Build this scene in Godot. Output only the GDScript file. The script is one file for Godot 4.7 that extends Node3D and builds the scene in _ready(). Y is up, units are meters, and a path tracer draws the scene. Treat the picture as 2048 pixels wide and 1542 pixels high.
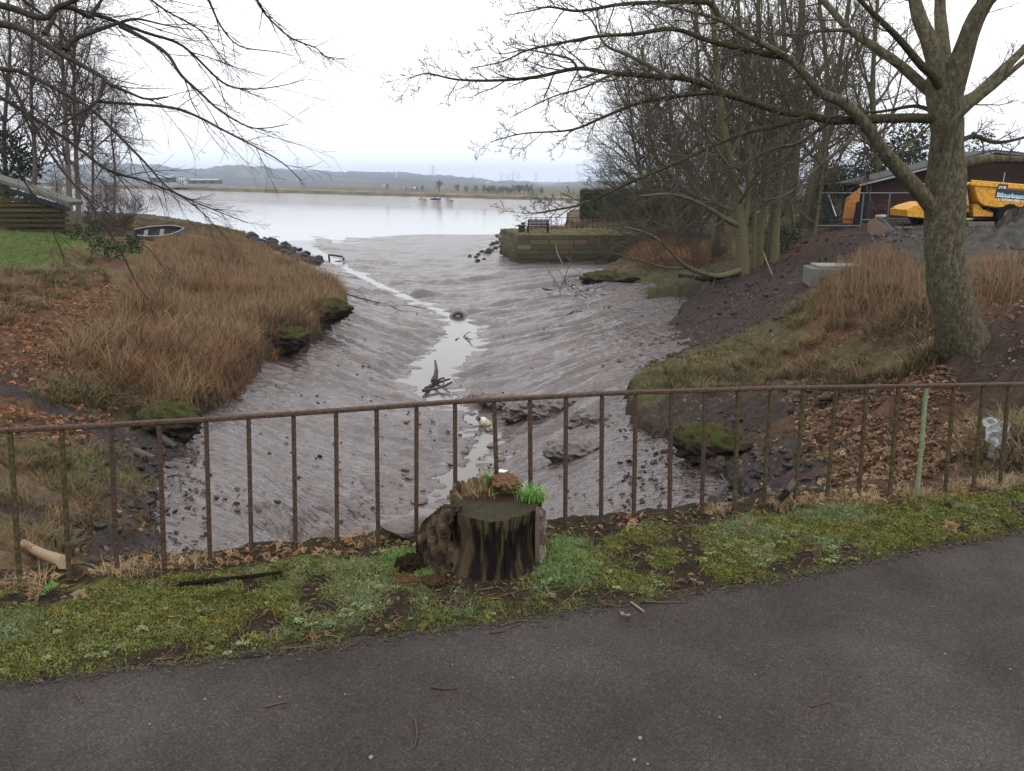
extends Node3D
# A muddy tidal creek seen over a low iron railing. Road level is y = 0, the camera stands on the road and looks towards -z.
const F := 1620.0
const PITCH := 13.9
const EYE := 1.6
const WATER := -3.9
var rng := RandomNumberGenerator.new()
var nz := FastNoiseLite.new()
var nz2 := FastNoiseLite.new()
var ridged := FastNoiseLite.new()
var M := {}
var used := {}

# ---------- mesh collector ----------
class MB:
	var v := PackedVector3Array()
	var n := PackedVector3Array()
	var c := PackedColorArray()
	var ix := PackedInt32Array()
	var col := Color(1, 1, 1)
	func tri(a: Vector3, b: Vector3, d: Vector3) -> void:   # clockwise from the front
		var nn := (d - a).cross(b - a).normalized()
		var k := v.size()
		v.append(a); v.append(b); v.append(d)
		n.append(nn); n.append(nn); n.append(nn)
		c.append(col); c.append(col); c.append(col)
		ix.append(k); ix.append(k + 1); ix.append(k + 2)
	func quad(a: Vector3, b: Vector3, d: Vector3, e: Vector3) -> void:
		tri(a, b, d); tri(a, d, e)
	func box(o: Vector3, s: Vector3, b := Basis(), bev := 0.0) -> void:
		var h := s * 0.5
		if bev <= 0.0:
			var p: Array[Vector3] = []
			for i in 8:
				p.append(o + b * Vector3(h.x * (1 if i & 1 else -1), h.y * (1 if i & 2 else -1), h.z * (1 if i & 4 else -1)))
			quad(p[4], p[6], p[7], p[5]); quad(p[1], p[3], p[2], p[0])
			quad(p[0], p[2], p[6], p[4]); quad(p[5], p[7], p[3], p[1])
			quad(p[6], p[2], p[3], p[7]); quad(p[0], p[4], p[5], p[1])
			return
		# chamfered box: three rings of faces
		var e := minf(bev, minf(h.x, minf(h.y, h.z)) * 0.45)
		for ax in 3:
			for sg in [-1.0, 1.0]:
				var u := (ax + 1) % 3
				var w := (ax + 2) % 3
				var q: Array[Vector3] = []
				for k in [[-1, -1], [-1, 1], [1, 1], [1, -1]]:
					var t := Vector3()
					t[ax] = h[ax] * sg; t[u] = (h[u] - e) * k[0]; t[w] = (h[w] - e) * k[1]
					q.append(o + b * t)
				if sg > 0: quad(q[0], q[1], q[2], q[3])
				else: quad(q[3], q[2], q[1], q[0])
		for ax in 3:
			var u := (ax + 1) % 3
			var w := (ax + 2) % 3
			for su in [-1.0, 1.0]:
				for sw in [-1.0, 1.0]:
					var q: Array[Vector3] = []
					for k in 4:
						var t := Vector3()
						t[ax] = (h[ax] - e) * (-1.0 if k == 0 or k == 3 else 1.0)
						t[u] = su * (h[u] if k < 2 else h[u] - e)
						t[w] = sw * (h[w] - e if k < 2 else h[w])
						q.append(o + b * t)
					if su * sw > 0: quad(q[0], q[1], q[2], q[3])
					else: quad(q[3], q[2], q[1], q[0])
		for sx in [-1.0, 1.0]:
			for sy in [-1.0, 1.0]:
				for sz in [-1.0, 1.0]:
					var pa := o + b * Vector3(h.x * sx, (h.y - e) * sy, (h.z - e) * sz)
					var pb := o + b * Vector3((h.x - e) * sx, h.y * sy, (h.z - e) * sz)
					var pc := o + b * Vector3((h.x - e) * sx, (h.y - e) * sy, h.z * sz)
					if sx * sy * sz > 0: tri(pa, pc, pb)
					else: tri(pa, pb, pc)
	func tube(pts: PackedVector3Array, rad: PackedFloat32Array, sides: int, cap := true) -> void:
		var m := pts.size()
		if m < 2: return
		var d0 := (pts[1] - pts[0]).normalized()
		var up := Vector3.UP if absf(d0.y) < 0.9 else Vector3.RIGHT
		var u := up.cross(d0).normalized()
		var start := v.size()
		for i in m:
			var d: Vector3 = (pts[mini(i + 1, m - 1)] - pts[maxi(i - 1, 0)]).normalized()
			u = (u - d * u.dot(d)).normalized()
			var w := d.cross(u)
			var r := rad[i]
			for k in sides:
				var an := TAU * k / sides
				var q := u * cos(an) + w * sin(an)
				v.append(pts[i] + q * r); n.append(q); c.append(col)
		for i in m - 1:
			for k in sides:
				var a := start + i * sides + k
				var b := start + i * sides + (k + 1) % sides
				ix.append(a); ix.append(a + sides); ix.append(b + sides)
				ix.append(a); ix.append(b + sides); ix.append(b)
		if cap and rad[m - 1] > 0.004:
			for k in range(1, sides - 1):
				var a := v[start + (m - 1) * sides]
				tri(a, v[start + (m - 1) * sides + k + 1], v[start + (m - 1) * sides + k])
			for k in range(1, sides - 1):
				tri(v[start], v[start + k], v[start + k + 1])
	func rod(a: Vector3, b: Vector3, r0: float, r1: float, sides := 6) -> void:
		tube(PackedVector3Array([a, b]), PackedFloat32Array([r0, r1]), sides)
	func lathe(o: Vector3, b: Basis, prof: Array, sides := 20) -> void:   # prof: [radius, height] from bottom to top along b.y
		for i in prof.size() - 1:
			for k in sides:
				var a0 := TAU * k / sides
				var a1 := TAU * (k + 1) / sides
				var p00 := o + b * Vector3(cos(a0) * prof[i][0], prof[i][1], -sin(a0) * prof[i][0])
				var p01 := o + b * Vector3(cos(a1) * prof[i][0], prof[i][1], -sin(a1) * prof[i][0])
				var p10 := o + b * Vector3(cos(a0) * prof[i + 1][0], prof[i + 1][1], -sin(a0) * prof[i + 1][0])
				var p11 := o + b * Vector3(cos(a1) * prof[i + 1][0], prof[i + 1][1], -sin(a1) * prof[i + 1][0])
				quad(p00, p10, p11, p01)
	func prism(poly: PackedVector2Array, o: Vector3, b: Basis, depth: float) -> void:   # outline counter-clockwise in x,y, thick along z
		var t := Geometry2D.triangulate_polygon(poly)
		for i in range(0, t.size(), 3):
			var q: Array[Vector2] = [poly[t[i]], poly[t[i + 1]], poly[t[i + 2]]]
			if (q[1] - q[0]).cross(q[2] - q[0]) > 0: q = [q[0], q[2], q[1]]
			tri(o + b * Vector3(q[0].x, q[0].y, depth / 2), o + b * Vector3(q[1].x, q[1].y, depth / 2), o + b * Vector3(q[2].x, q[2].y, depth / 2))
			tri(o + b * Vector3(q[0].x, q[0].y, -depth / 2), o + b * Vector3(q[2].x, q[2].y, -depth / 2), o + b * Vector3(q[1].x, q[1].y, -depth / 2))
		for i in poly.size():
			var p := poly[i]
			var q := poly[(i + 1) % poly.size()]
			quad(o + b * Vector3(p.x, p.y, depth / 2), o + b * Vector3(q.x, q.y, depth / 2), o + b * Vector3(q.x, q.y, -depth / 2), o + b * Vector3(p.x, p.y, -depth / 2))
	func mesh(colored := true, flat := false) -> ArrayMesh:
		var arr := []
		arr.resize(Mesh.ARRAY_MAX)
		arr[Mesh.ARRAY_VERTEX] = v
		if not flat: arr[Mesh.ARRAY_NORMAL] = n
		if colored: arr[Mesh.ARRAY_COLOR] = c
		arr[Mesh.ARRAY_INDEX] = ix
		var am := ArrayMesh.new()
		am.add_surface_from_arrays(Mesh.PRIMITIVE_TRIANGLES, arr)
		return am

# ---------- a smooth surface through scattered heights, in bearing and log distance ----------
class Field:
	const NA := 120
	const NL := 150
	const A0 := -1.4
	const A1 := 1.4
	const L0 := 0.8
	const L1 := 5.0
	var g := PackedFloat32Array()
	func solve(p: PackedVector2Array, h: PackedFloat32Array, smooth := 0.002) -> void:
		var m := p.size()
		var w := m + 3
		var mat: Array[PackedFloat64Array] = []
		var lo := 1e9
		var hi := -1e9
		for i in w:
			var row := PackedFloat64Array(); row.resize(w + 1)
			for j in w + 1: row[j] = 0.0
			if i < m:
				for j in m:
					var r2 := p[i].distance_squared_to(p[j])
					row[j] = smooth if i == j else 0.5 * r2 * log(r2 + 1e-9)
				row[m] = 1.0; row[m + 1] = p[i].x; row[m + 2] = p[i].y
				row[w] = h[i]
				lo = minf(lo, h[i]); hi = maxf(hi, h[i])
			else:
				for j in m: row[j] = 1.0 if i == m else (p[j].x if i == m + 1 else p[j].y)
			mat.append(row)
		for k in w:
			var best := k
			for i in range(k + 1, w):
				if absf(mat[i][k]) > absf(mat[best][k]): best = i
			if best != k:
				var sw := mat[k]; mat[k] = mat[best]; mat[best] = sw
			var rk := mat[k]
			for i in range(k + 1, w):
				var f := mat[i][k] / rk[k]
				if f == 0.0: continue
				var ri := mat[i]
				for j in range(k, w + 1): ri[j] -= f * rk[j]
				mat[i] = ri
		var x := PackedFloat64Array(); x.resize(w)
		for k in range(w - 1, -1, -1):
			var s := mat[k][w]
			for j in range(k + 1, w): s -= mat[k][j] * x[j]
			x[k] = s / mat[k][k]
		g.resize(NA * NL)
		for j in NL:
			for i in NA:
				var q := Vector2(lerpf(A0, A1, float(i) / (NA - 1)), lerpf(L0, L1, float(j) / (NL - 1)))
				var s := x[m] + x[m + 1] * q.x + x[m + 2] * q.y
				for k in m:
					var r2 := q.distance_squared_to(p[k])
					s += x[k] * 0.5 * r2 * log(r2 + 1e-9)
				g[j * NA + i] = clampf(s, lo - 0.25, hi + 0.25)
	func nearest_mix(p: PackedVector2Array, val: PackedFloat32Array, power := 2.0) -> void:
		g.resize(NA * NL)
		for j in NL:
			for i in NA:
				var q := Vector2(lerpf(A0, A1, float(i) / (NA - 1)), lerpf(L0, L1, float(j) / (NL - 1)))
				var s := 0.0
				var t := 0.0
				for k in p.size():
					var wt := 1.0 / pow(q.distance_squared_to(p[k]) + 0.0004, power)
					s += wt * val[k]; t += wt
				g[j * NA + i] = s / t
	func at(a: float, l: float) -> float:
		var fi := clampf((a - A0) / (A1 - A0), 0.0, 0.9999) * (NA - 1)
		var fj := clampf((l - L0) / (L1 - L0), 0.0, 0.9999) * (NL - 1)
		var i := int(fi)
		var j := int(fj)
		fi -= i; fj -= j
		var k := j * NA + i
		return lerpf(lerpf(g[k], g[k + 1], fi), lerpf(g[k + NA], g[k + NA + 1], fi), fj)

# ---------- naming and placing ----------
func numbered(called: String) -> String:
	var k: int = used.get(called, 0)
	used[called] = k + 1
	return called if k == 0 else "%s_%03d" % [called, k]
func tag(o: Node, label := "", category := "", group := "", kind := "") -> Node:
	if label: o.set_meta("label", label)
	if category: o.set_meta("category", category)
	if group: o.set_meta("group", group)
	if kind: o.set_meta("kind", kind)
	return o
func thing(called: String, label: String, category: String, where := Vector3.ZERO, turn := 0.0, group := "") -> Node3D:
	var o := Node3D.new()
	o.name = numbered(called)
	add_child(o)
	o.position = where
	o.rotation.y = turn
	tag(o, label, category, group)
	return o
func put(mesh: Mesh, called: String, mat: Material, parent: Node = null) -> MeshInstance3D:
	var o := MeshInstance3D.new()
	o.mesh = mesh
	o.material_override = mat
	if parent == null:
		o.name = numbered(called)
		add_child(o)
	else:
		o.name = called
		parent.add_child(o, true)
	return o
func struct(mesh: Mesh, called: String, mat: Material) -> MeshInstance3D:
	var o := put(mesh, called, mat)
	o.set_meta("kind", "structure")
	return o
func scatter(mesh: Mesh, called: String, mat: Material, xf: Array, cols: Array, parent: Node = null) -> MultiMeshInstance3D:
	var mm := MultiMesh.new()
	mm.transform_format = MultiMesh.TRANSFORM_3D
	mm.use_colors = true
	mm.mesh = mesh
	mm.instance_count = xf.size()
	for i in xf.size():
		mm.set_instance_transform(i, xf[i])
		mm.set_instance_color(i, cols[i])
	var o := MultiMeshInstance3D.new()
	o.multimesh = mm
	o.material_override = mat
	o.set_meta("kind", "stuff")
	if parent:
		o.name = called
		parent.add_child(o, true)
	else:
		o.name = numbered(called)
		add_child(o)
	return o
func ray(px: float, py: float) -> Vector3:
	return Vector3((px - 1024.0) / F, (771.0 - py) / F, -1.0).rotated(Vector3.RIGHT, -deg_to_rad(PITCH))
func gp(px: float, py: float, h: float) -> Vector3:    # the place at height h that lies in that direction
	var d := ray(px, py)
	if d.y > -0.004: d.y = -0.004
	return Vector3(0, EYE, 0) + d * ((h - EYE) / d.y)
func at(px: float, py: float, dist: float) -> Vector3:  # the place in that direction, dist metres ahead
	var d := ray(px, py)
	return Vector3(0, EYE, 0) + d * (dist / -d.z)
func al(p: Vector3) -> Vector2:
	var d := maxf(-p.z, 1.5)
	return Vector2(p.x / d, log(d))
func on(px: float, py: float) -> Vector3:               # where that direction meets the ground
	var d := ray(px, py).normalized()
	var p := Vector3(0, EYE, 0)
	var t := 2.0
	var last := 2.0
	while t < 130.0:
		var q := p + d * t
		if q.y < H(q.x, q.z): break
		last = t
		t *= 1.012
	for i in 8:
		var m := (last + t) * 0.5
		var q := p + d * m
		if q.y < H(q.x, q.z): t = m
		else: last = m
	return p + d * t
func mat(color: Color, rough := 0.9, tex: Texture2D = null, scale := 1.0, nrm: Texture2D = null, nscale := 1.0, spec := -1.0) -> StandardMaterial3D:
	var m := StandardMaterial3D.new()
	m.albedo_color = color.linear_to_srgb()
	m.roughness = rough
	m.metallic_specular = spec if spec >= 0.0 else (0.2 if rough >= 0.8 else (0.3 if rough >= 0.6 else 0.5))
	m.vertex_color_use_as_albedo = true
	if tex or nrm:
		m.uv1_triplanar = true
		m.uv1_world_triplanar = true
		m.uv1_scale = Vector3.ONE * scale
	if tex: m.albedo_texture = tex
	if nrm:
		m.normal_enabled = true
		m.normal_texture = nrm
		m.normal_scale = nscale
	return m
func ntex(freq: float, lo: Color, hi: Color, sd := 1, size := 512, type := FastNoiseLite.TYPE_SIMPLEX_SMOOTH, oct := 5, mids := []) -> NoiseTexture2D:
	var t := NoiseTexture2D.new()
	var f := FastNoiseLite.new()
	f.noise_type = type; f.frequency = freq; f.fractal_octaves = oct; f.seed = sd; f.fractal_gain = 0.6
	t.noise = f; t.width = size; t.height = size; t.seamless = true
	var g := Gradient.new()
	g.set_color(0, lo.linear_to_srgb()); g.set_color(1, hi.linear_to_srgb())
	for m in mids: g.add_point(m[0], (m[1] as Color).linear_to_srgb())
	t.color_ramp = g
	return t
func nmap(freq: float, strength: float, sd := 1, size := 512, type := FastNoiseLite.TYPE_SIMPLEX_SMOOTH, oct := 5) -> NoiseTexture2D:
	var t := NoiseTexture2D.new()
	var f := FastNoiseLite.new()
	f.noise_type = type; f.frequency = freq; f.fractal_octaves = oct; f.seed = sd; f.fractal_gain = 0.6
	t.noise = f; t.width = size; t.height = size; t.seamless = true
	t.as_normal_map = true; t.bump_strength = strength
	return t
func grey(x: float) -> Color:
	return Color(x, x, x)
func jit(c: Color, amount: float) -> Color:
	var k := 1.0 + rng.randf_range(-amount, amount)
	return Color(c.r * k * (1 + rng.randf_range(-amount, amount) * 0.25), c.g * k, c.b * k * (1 + rng.randf_range(-amount, amount) * 0.25))

# ---------- the ground ----------
var mud := Field.new()
var bank_l := Field.new()
var bank_r := Field.new()
var sd_l := Field.new()
var sd_r := Field.new()
var poly_l := PackedVector2Array()
var poly_r := PackedVector2Array()
var creek := PackedVector3Array()
var creek_w := PackedFloat32Array()
var verge_back := PackedVector2Array()      # x, z along the railing
var road_edge := PackedVector2Array()
const CREEK := [[790, 1120, -2.5, .08], [815, 1090, -2.52, .1], [855, 1010, -2.6, .15], [935, 940, -2.7, .2], [970, 880, -2.8, .08], [940, 825, -2.88, .06], [870, 792, -2.93, .24], [855, 760, -2.97, .5], [908, 700, -3.04, .54], [932, 655, -3.12, .5], [900, 630, -3.18, .1], [840, 605, -3.25, .12], [760, 570, -3.36, .2], [700, 540, -3.46, .2], [665, 521, -3.55, .18], [635, 505, -3.66, .4], [600, 488, -3.83, 1.0], [585, 477, -3.95, 2.5]]

func pts_of(list: Array) -> PackedVector2Array:
	var p := PackedVector2Array()
	for q in list: p.append(al(gp(q[0], q[1], q[2])))
	return p
func field_of(f: Field, list: Array, smooth := 0.002) -> void:
	var h := PackedFloat32Array()
	for q in list: h.append(q[2])
	f.solve(pts_of(list), h, smooth)
func edge_distance(poly: PackedVector2Array, q: Vector2) -> float:   # inside is positive
	var best := 1e9
	var inside := false
	var m := poly.size()
	var b := poly[m - 1]
	for a in poly:
		var ab := b - a
		var t := clampf((q - a).dot(ab) / ab.length_squared(), 0.0, 1.0)
		best = minf(best, (a + ab * t).distance_squared_to(q))
		if (a.y > q.y) != (b.y > q.y) and q.x < (b.x - a.x) * (q.y - a.y) / (b.y - a.y) + a.x: inside = not inside
		b = a
	return sqrt(best) if inside else -sqrt(best)
func sd_field(f: Field, poly: PackedVector2Array) -> void:
	f.g.resize(Field.NA * Field.NL)
	for j in Field.NL:
		for i in Field.NA:
			var q := Vector2(lerpf(Field.A0, Field.A1, float(i) / (Field.NA - 1)), lerpf(Field.L0, Field.L1, float(j) / (Field.NL - 1)))
			f.g[j * Field.NA + i] = edge_distance(poly, q)
func make_fields() -> void:
	for q in CREEK:
		creek.append(gp(q[0], q[1], q[2])); creek_w.append(q[3])
	var list: Array = []
	for q in CREEK: list.append(q)
	list.append_array([[420, 1100, -1.4], [400, 1000, -1.42], [420, 930, -1.5], [450, 850, -1.6], [510, 750, -1.9], [610, 690, -2.1], [705, 620, -2.3], [600, 545, -2.35], [565, 510, -2.7], [530, 485, -3.1],
		[620, 1050, -2.0], [600, 900, -2.08], [650, 800, -2.28], [720, 720, -2.52], [790, 650, -2.82], [250, 1000, -1.25], [250, 850, -1.4],
		[1100, 1060, -2.12], [1250, 1040, -1.75], [1400, 1000, -1.45], [1180, 900, -2.12], [1300, 880, -1.92], [1420, 930, -1.66], [1250, 820, -2.1], [1100, 790, -2.45], [1250, 720, -2.08], [1100, 700, -2.62], [1290, 660, -2.25], [1050, 640, -2.88], [1200, 600, -2.62], [1100, 565, -2.95],
		[1000, 580, -3.08], [900, 550, -3.22], [1035, 527, -3.3], [1150, 530, -3.2], [1300, 560, -2.8], [900, 505, -3.5], [985, 510, -3.45], [800, 520, -3.35], [720, 502, -3.55], [850, 469, -3.88], [960, 471, -3.88], [700, 478, -3.9], [1100, 500, -3.3], [850, 452, -4.6], [1000, 455, -4.6], [600, 460, -4.6], [1200, 460, -4.0], [1500, 600, -2.2], [1500, 800, -2.0], [1600, 1000, -1.6], [1900, 800, -1.6]])
	field_of(mud, list, 0.0008)
	field_of(bank_l, [[-150, 1200, -.15], [20, 1160, -.3], [150, 1130, -.62], [260, 1120, -.95], [0, 1000, -.5], [150, 1000, -.85], [270, 1000, -1.12], [0, 850, -.6], [150, 850, -.98], [280, 850, -1.22], [350, 840, -1.32], [0, 700, -.5], [150, 700, -.85], [300, 700, -1.12], [430, 740, -1.35],
		[0, 540, -.3], [60, 480, -.3], [140, 470, -.35], [-200, 500, -.3], [0, 600, -.38], [200, 600, -.8], [350, 600, -1.1], [550, 600, -1.45], [620, 610, -1.65], [200, 520, -.75], [300, 480, -1.22], [400, 480, -1.42], [500, 480, -1.65], [450, 455, -1.55], [330, 440, -1.35], [250, 430, -1.15], [560, 530, -1.75], [640, 575, -1.85], [100, 440, -.5], [0, 440, -.4], [-300, 440, -.4], [-300, 800, -.35], [480, 690, -1.45], [-300, 425, -.4]])
	field_of(bank_r, [[1910, 695, -.12], [2040, 680, 0], [2200, 700, .05], [1800, 640, -.3], [1700, 600, -.42], [1650, 740, -1.0], [1750, 765, -.85], [1900, 800, -.55], [1800, 950, -.85], [1600, 1000, -1.1], [1500, 1010, -1.32], [2010, 960, -.1], [2150, 950, 0], [1500, 760, -1.52], [1400, 720, -1.72], [1300, 750, -1.68], [1450, 850, -1.5], [1650, 870, -1.15], [1450, 620, -1.65], [1620, 560, -.62], [1700, 530, -.3], [1500, 600, -1.35], [1480, 535, -1.2], [1560, 500, -.75], [1650, 460, -.25],
		[1850, 462, .02], [1950, 475, .05], [2048, 500, .08], [2048, 560, .05], [1380, 560, -2.3], [1250, 550, -2.7], [1300, 500, -2.0], [1250, 480, -1.7], [1400, 450, -1.1], [1200, 440, -1.2], [1420, 540, -1.75], [1300, 580, -2.5], [1850, 440, .05], [2048, 450, .08], [2300, 500, .1], [1500, 430, -.6], [1380, 690, -1.95], [1550, 680, -1.15], [1850, 560, -.1], [1700, 465, -.15], [1250, 425, -1.0]])
	poly_l = pts_of([[-500, 1290, -.1], [150, 1210, -.4], [335, 1165, -.95], [320, 1050, -1.1], [318, 960, -1.15], [345, 890, -1.25], [385, 845, -1.33], [405, 800, -1.37], [445, 775, -1.42], [492, 722, -1.5], [525, 690, -1.6], [612, 662, -1.75], [668, 628, -1.95], [692, 602, -2.05], [664, 572, -2.0], [585, 537, -1.9], [532, 507, -1.9], [506, 482, -1.8], [490, 466, -1.7], [440, 452, -1.6], [340, 437, -1.5], [280, 430, -1.4], [-500, 424, -1.2], [-1400, 424, -1.2], [-1500, 900, -.4]])
	poly_r = pts_of([[2700, 1160, 0], [1560, 1080, -1.3], [1490, 1020, -1.34], [1462, 960, -1.42], [1420, 925, -1.5], [1372, 885, -1.62], [1302, 850, -1.76], [1258, 810, -1.86], [1250, 780, -1.92], [1272, 730, -2.02], [1290, 690, -2.12], [1330, 650, -2.22], [1400, 615, -2.32], [1385, 598, -2.36], [1300, 602, -2.52], [1272, 578, -2.62], [1195, 566, -2.76], [1180, 552, -2.86], [1230, 540, -2.9], [1290, 530, -2.9], [1270, 500, -2.5], [1260, 470, -2.0], [1175, 462, -1.7], [1128, 448, -1.7], [1135, 428, -1.6], [1300, 415, -1.4], [2600, 410, -1.0], [3600, 420, -.6], [3600, 900, -.3]])
	sd_field(sd_l, poly_l)
	sd_field(sd_r, poly_r)
func creek_near(x: float, z: float) -> Vector3:   # distance, half width, water height
	var best := 1e9
	var w := 0.5
	var h := 0.0
	for i in creek.size() - 1:
		var a := creek[i]
		var b := creek[i + 1]
		var ab := Vector2(b.x - a.x, b.z - a.z)
		var t := clampf(Vector2(x - a.x, z - a.z).dot(ab) / ab.length_squared(), 0.0, 1.0)
		var d := Vector2(x - a.x - ab.x * t, z - a.z - ab.y * t).length()
		if d < best:
			best = d; w = lerpf(creek_w[i], creek_w[i + 1], t); h = lerpf(a.y, b.y, t)
	return Vector3(best, w, h)
func mud_h(x: float, z: float, fine := false) -> float:
	var d := maxf(-z, 1.5)
	var h := mud.at(x / d, log(d))
	if d < 90.0:
		var cn := creek_near(x, z)
		var wob := cn.x + nz.get_noise_2d(x * 1.7, z * 1.7) * 0.28 + nz2.get_noise_2d(x * 6.0, z * 6.0) * 0.1
		if wob < cn.y + 1.6:
			var target := cn.z - 0.07 + 0.30 * smoothstep(cn.y * 0.7, cn.y + 1.6, wob) - 0.12 * smoothstep(cn.y * 0.9, 0.0, wob)
			h = lerpf(target, h, smoothstep(cn.y * 0.6, cn.y + 1.6, wob))
			if wob > cn.y: h = maxf(h, cn.z + 0.015 * (wob - cn.y))
		if fine:
			var u := x + 0.25 * nz2.get_noise_2d(x * 0.9, z * 0.9)
			var k := clampf(pow(d / 9.0, 1.2), 0.8, 6.0)
			var kk := pow(k, 0.85) * (0.85 + 0.2 * smoothstep(9.0, 18.0, d) - 0.5 * smoothstep(28.0, 60.0, d))
			var U := u / k
			var V := -69.9 * pow(d, -0.2)               # ripples grow coarser towards the river
			var w := smoothstep(-0.14, 0.0, x / d)      # drainage ribs run down either side into the channel
			var s := 0.0
			if w < 1.0: s += (1.0 - w) * ribs(-U * 0.95 + V * 0.31, U * 0.31 + V * 0.95)
			if w > 0.0: s += w * ribs(U * 0.88 + V * 0.475, -U * 0.475 + V * 0.88)
			s *= kk * (0.62 + 0.55 * nz2.get_noise_2d(x * 0.5 + 17.0, z * 0.5) + 0.25 * smoothstep(10.0, 20.0, d))
			h += s * smoothstep(cn.y * 0.6, cn.y + 0.5, wob)
	return h
func ribs(along: float, across: float) -> float:
	return nz.get_noise_2d(along * 2.0, across * 11.0) * 0.03 + nz2.get_noise_2d(along * 0.7, across * 4.2) * 0.04 + ridged.get_noise_2d(along * 1.0, across * 7.0) * 0.03
func bank_h(left: bool, x: float, z: float) -> float:
	var d := maxf(-z, 1.5)
	var a := x / d
	var l := log(d)
	var sd := (sd_l if left else sd_r).at(a, l) * d + nz.get_noise_2d(x * 1.1, z * 1.1) * 0.22 + nz2.get_noise_2d(x * 4.0, z * 4.0) * 0.08
	if sd < -0.5: return -9.0
	var b := (bank_l if left else bank_r).at(a, l)
	b += nz.get_noise_2d(x * 0.9 + 31.0, z * 0.9) * 0.08 + nz2.get_noise_2d(x * 3.5, z * 3.5 + 9.0) * 0.08 + nz.get_noise_2d(x * 11.0, z * 11.0) * 0.03 + (0.0 if left else ridged.get_noise_2d(x * 0.6 + z * 0.3, z * 3.0 + x * 2.0) * 0.09)
	return lerpf(mud.at(a, l) - 0.4, b, smoothstep(-0.16, 0.1, sd))
func line_x(line: PackedVector2Array, x: float) -> float:   # z of a line at x
	if x <= line[0].x: return line[0].y + (line[1].y - line[0].y) / (line[1].x - line[0].x) * (x - line[0].x)
	for i in line.size() - 1:
		if x <= line[i + 1].x: return lerpf(line[i].y, line[i + 1].y, (x - line[i].x) / (line[i + 1].x - line[i].x))
	var m := line.size()
	return line[m - 1].y + (line[m - 1].y - line[m - 2].y) / (line[m - 1].x - line[m - 2].x) * (x - line[m - 1].x)
func verge_h(x: float, z: float) -> float:
	var t := clampf((line_x(road_edge, x) - z) / 0.25, 0.0, 1.0)
	return 0.004 + t * (0.022 + nz.get_noise_2d(x * 3.0, z * 3.0) * 0.016 + nz2.get_noise_2d(x * 14.0, z * 14.0) * 0.012 + maxf(0.0, nz.get_noise_2d(x * 7.0 + 50.0, z * 7.0)) * 0.02)
func H(x: float, z: float) -> float:
	if z > line_x(verge_back, x) - 0.16:
		return verge_h(x, z) if z < line_x(road_edge, x) else 0.0
	return maxf(mud_h(x, z), maxf(bank_h(true, x, z), bank_h(false, x, z)))
func sheet(rows: int, cols: int, a0: float, a1: float, d0: float, d1: float, height: Callable, color: Callable, floor_h := -8.0) -> ArrayMesh:
	var v := PackedVector3Array(); v.resize(rows * cols)
	var n := PackedVector3Array(); n.resize(rows * cols)
	var c := PackedColorArray(); c.resize(rows * cols)
	var ix := PackedInt32Array()
	var l0 := log(d0)
	var l1 := log(d1)
	for r in rows:
		var d := exp(lerpf(l0, l1, float(r) / (rows - 1)))
		for k in cols:
			var x := lerpf(a0, a1, float(k) / (cols - 1)) * d
			v[r * cols + k] = Vector3(x, height.call(x, -d), -d)
	for r in rows:
		for k in cols:
			var i := r * cols + k
			var du := v[r * cols + mini(k + 1, cols - 1)] - v[r * cols + maxi(k - 1, 0)]
			var dv := v[mini(r + 1, rows - 1) * cols + k] - v[maxi(r - 1, 0) * cols + k]
			n[i] = du.cross(dv).normalized()
			c[i] = color.call(v[i], n[i])
	for r in rows - 1:
		for k in cols - 1:
			var i := r * cols + k
			if v[i].y < floor_h and v[i + 1].y < floor_h and v[i + cols].y < floor_h and v[i + cols + 1].y < floor_h: continue
			if v[i].y < floor_h or v[i + 1].y < floor_h or v[i + cols].y < floor_h or v[i + cols + 1].y < floor_h: continue
			ix.append(i); ix.append(i + cols); ix.append(i + cols + 1)
			ix.append(i); ix.append(i + cols + 1); ix.append(i + 1)
	var arr := []
	arr.resize(Mesh.ARRAY_MAX)
	arr[Mesh.ARRAY_VERTEX] = v; arr[Mesh.ARRAY_NORMAL] = n; arr[Mesh.ARRAY_COLOR] = c; arr[Mesh.ARRAY_INDEX] = ix
	var am := ArrayMesh.new()
	am.add_surface_from_arrays(Mesh.PRIMITIVE_TRIANGLES, arr)
	return am
func mud_color(p: Vector3, _n: Vector3) -> Color:
	var t := nz.get_noise_2d(p.x * 0.5, p.z * 0.5) * 0.5 + nz2.get_noise_2d(p.x * 5.0, p.z * 12.0) * 0.25
	return Color(.09, .061, .058).lerp(Color(.036, .0225, .0215), clampf(0.42 + t, 0, 1))
var zones: Array[Field] = [Field.new(), Field.new(), Field.new()]
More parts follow.
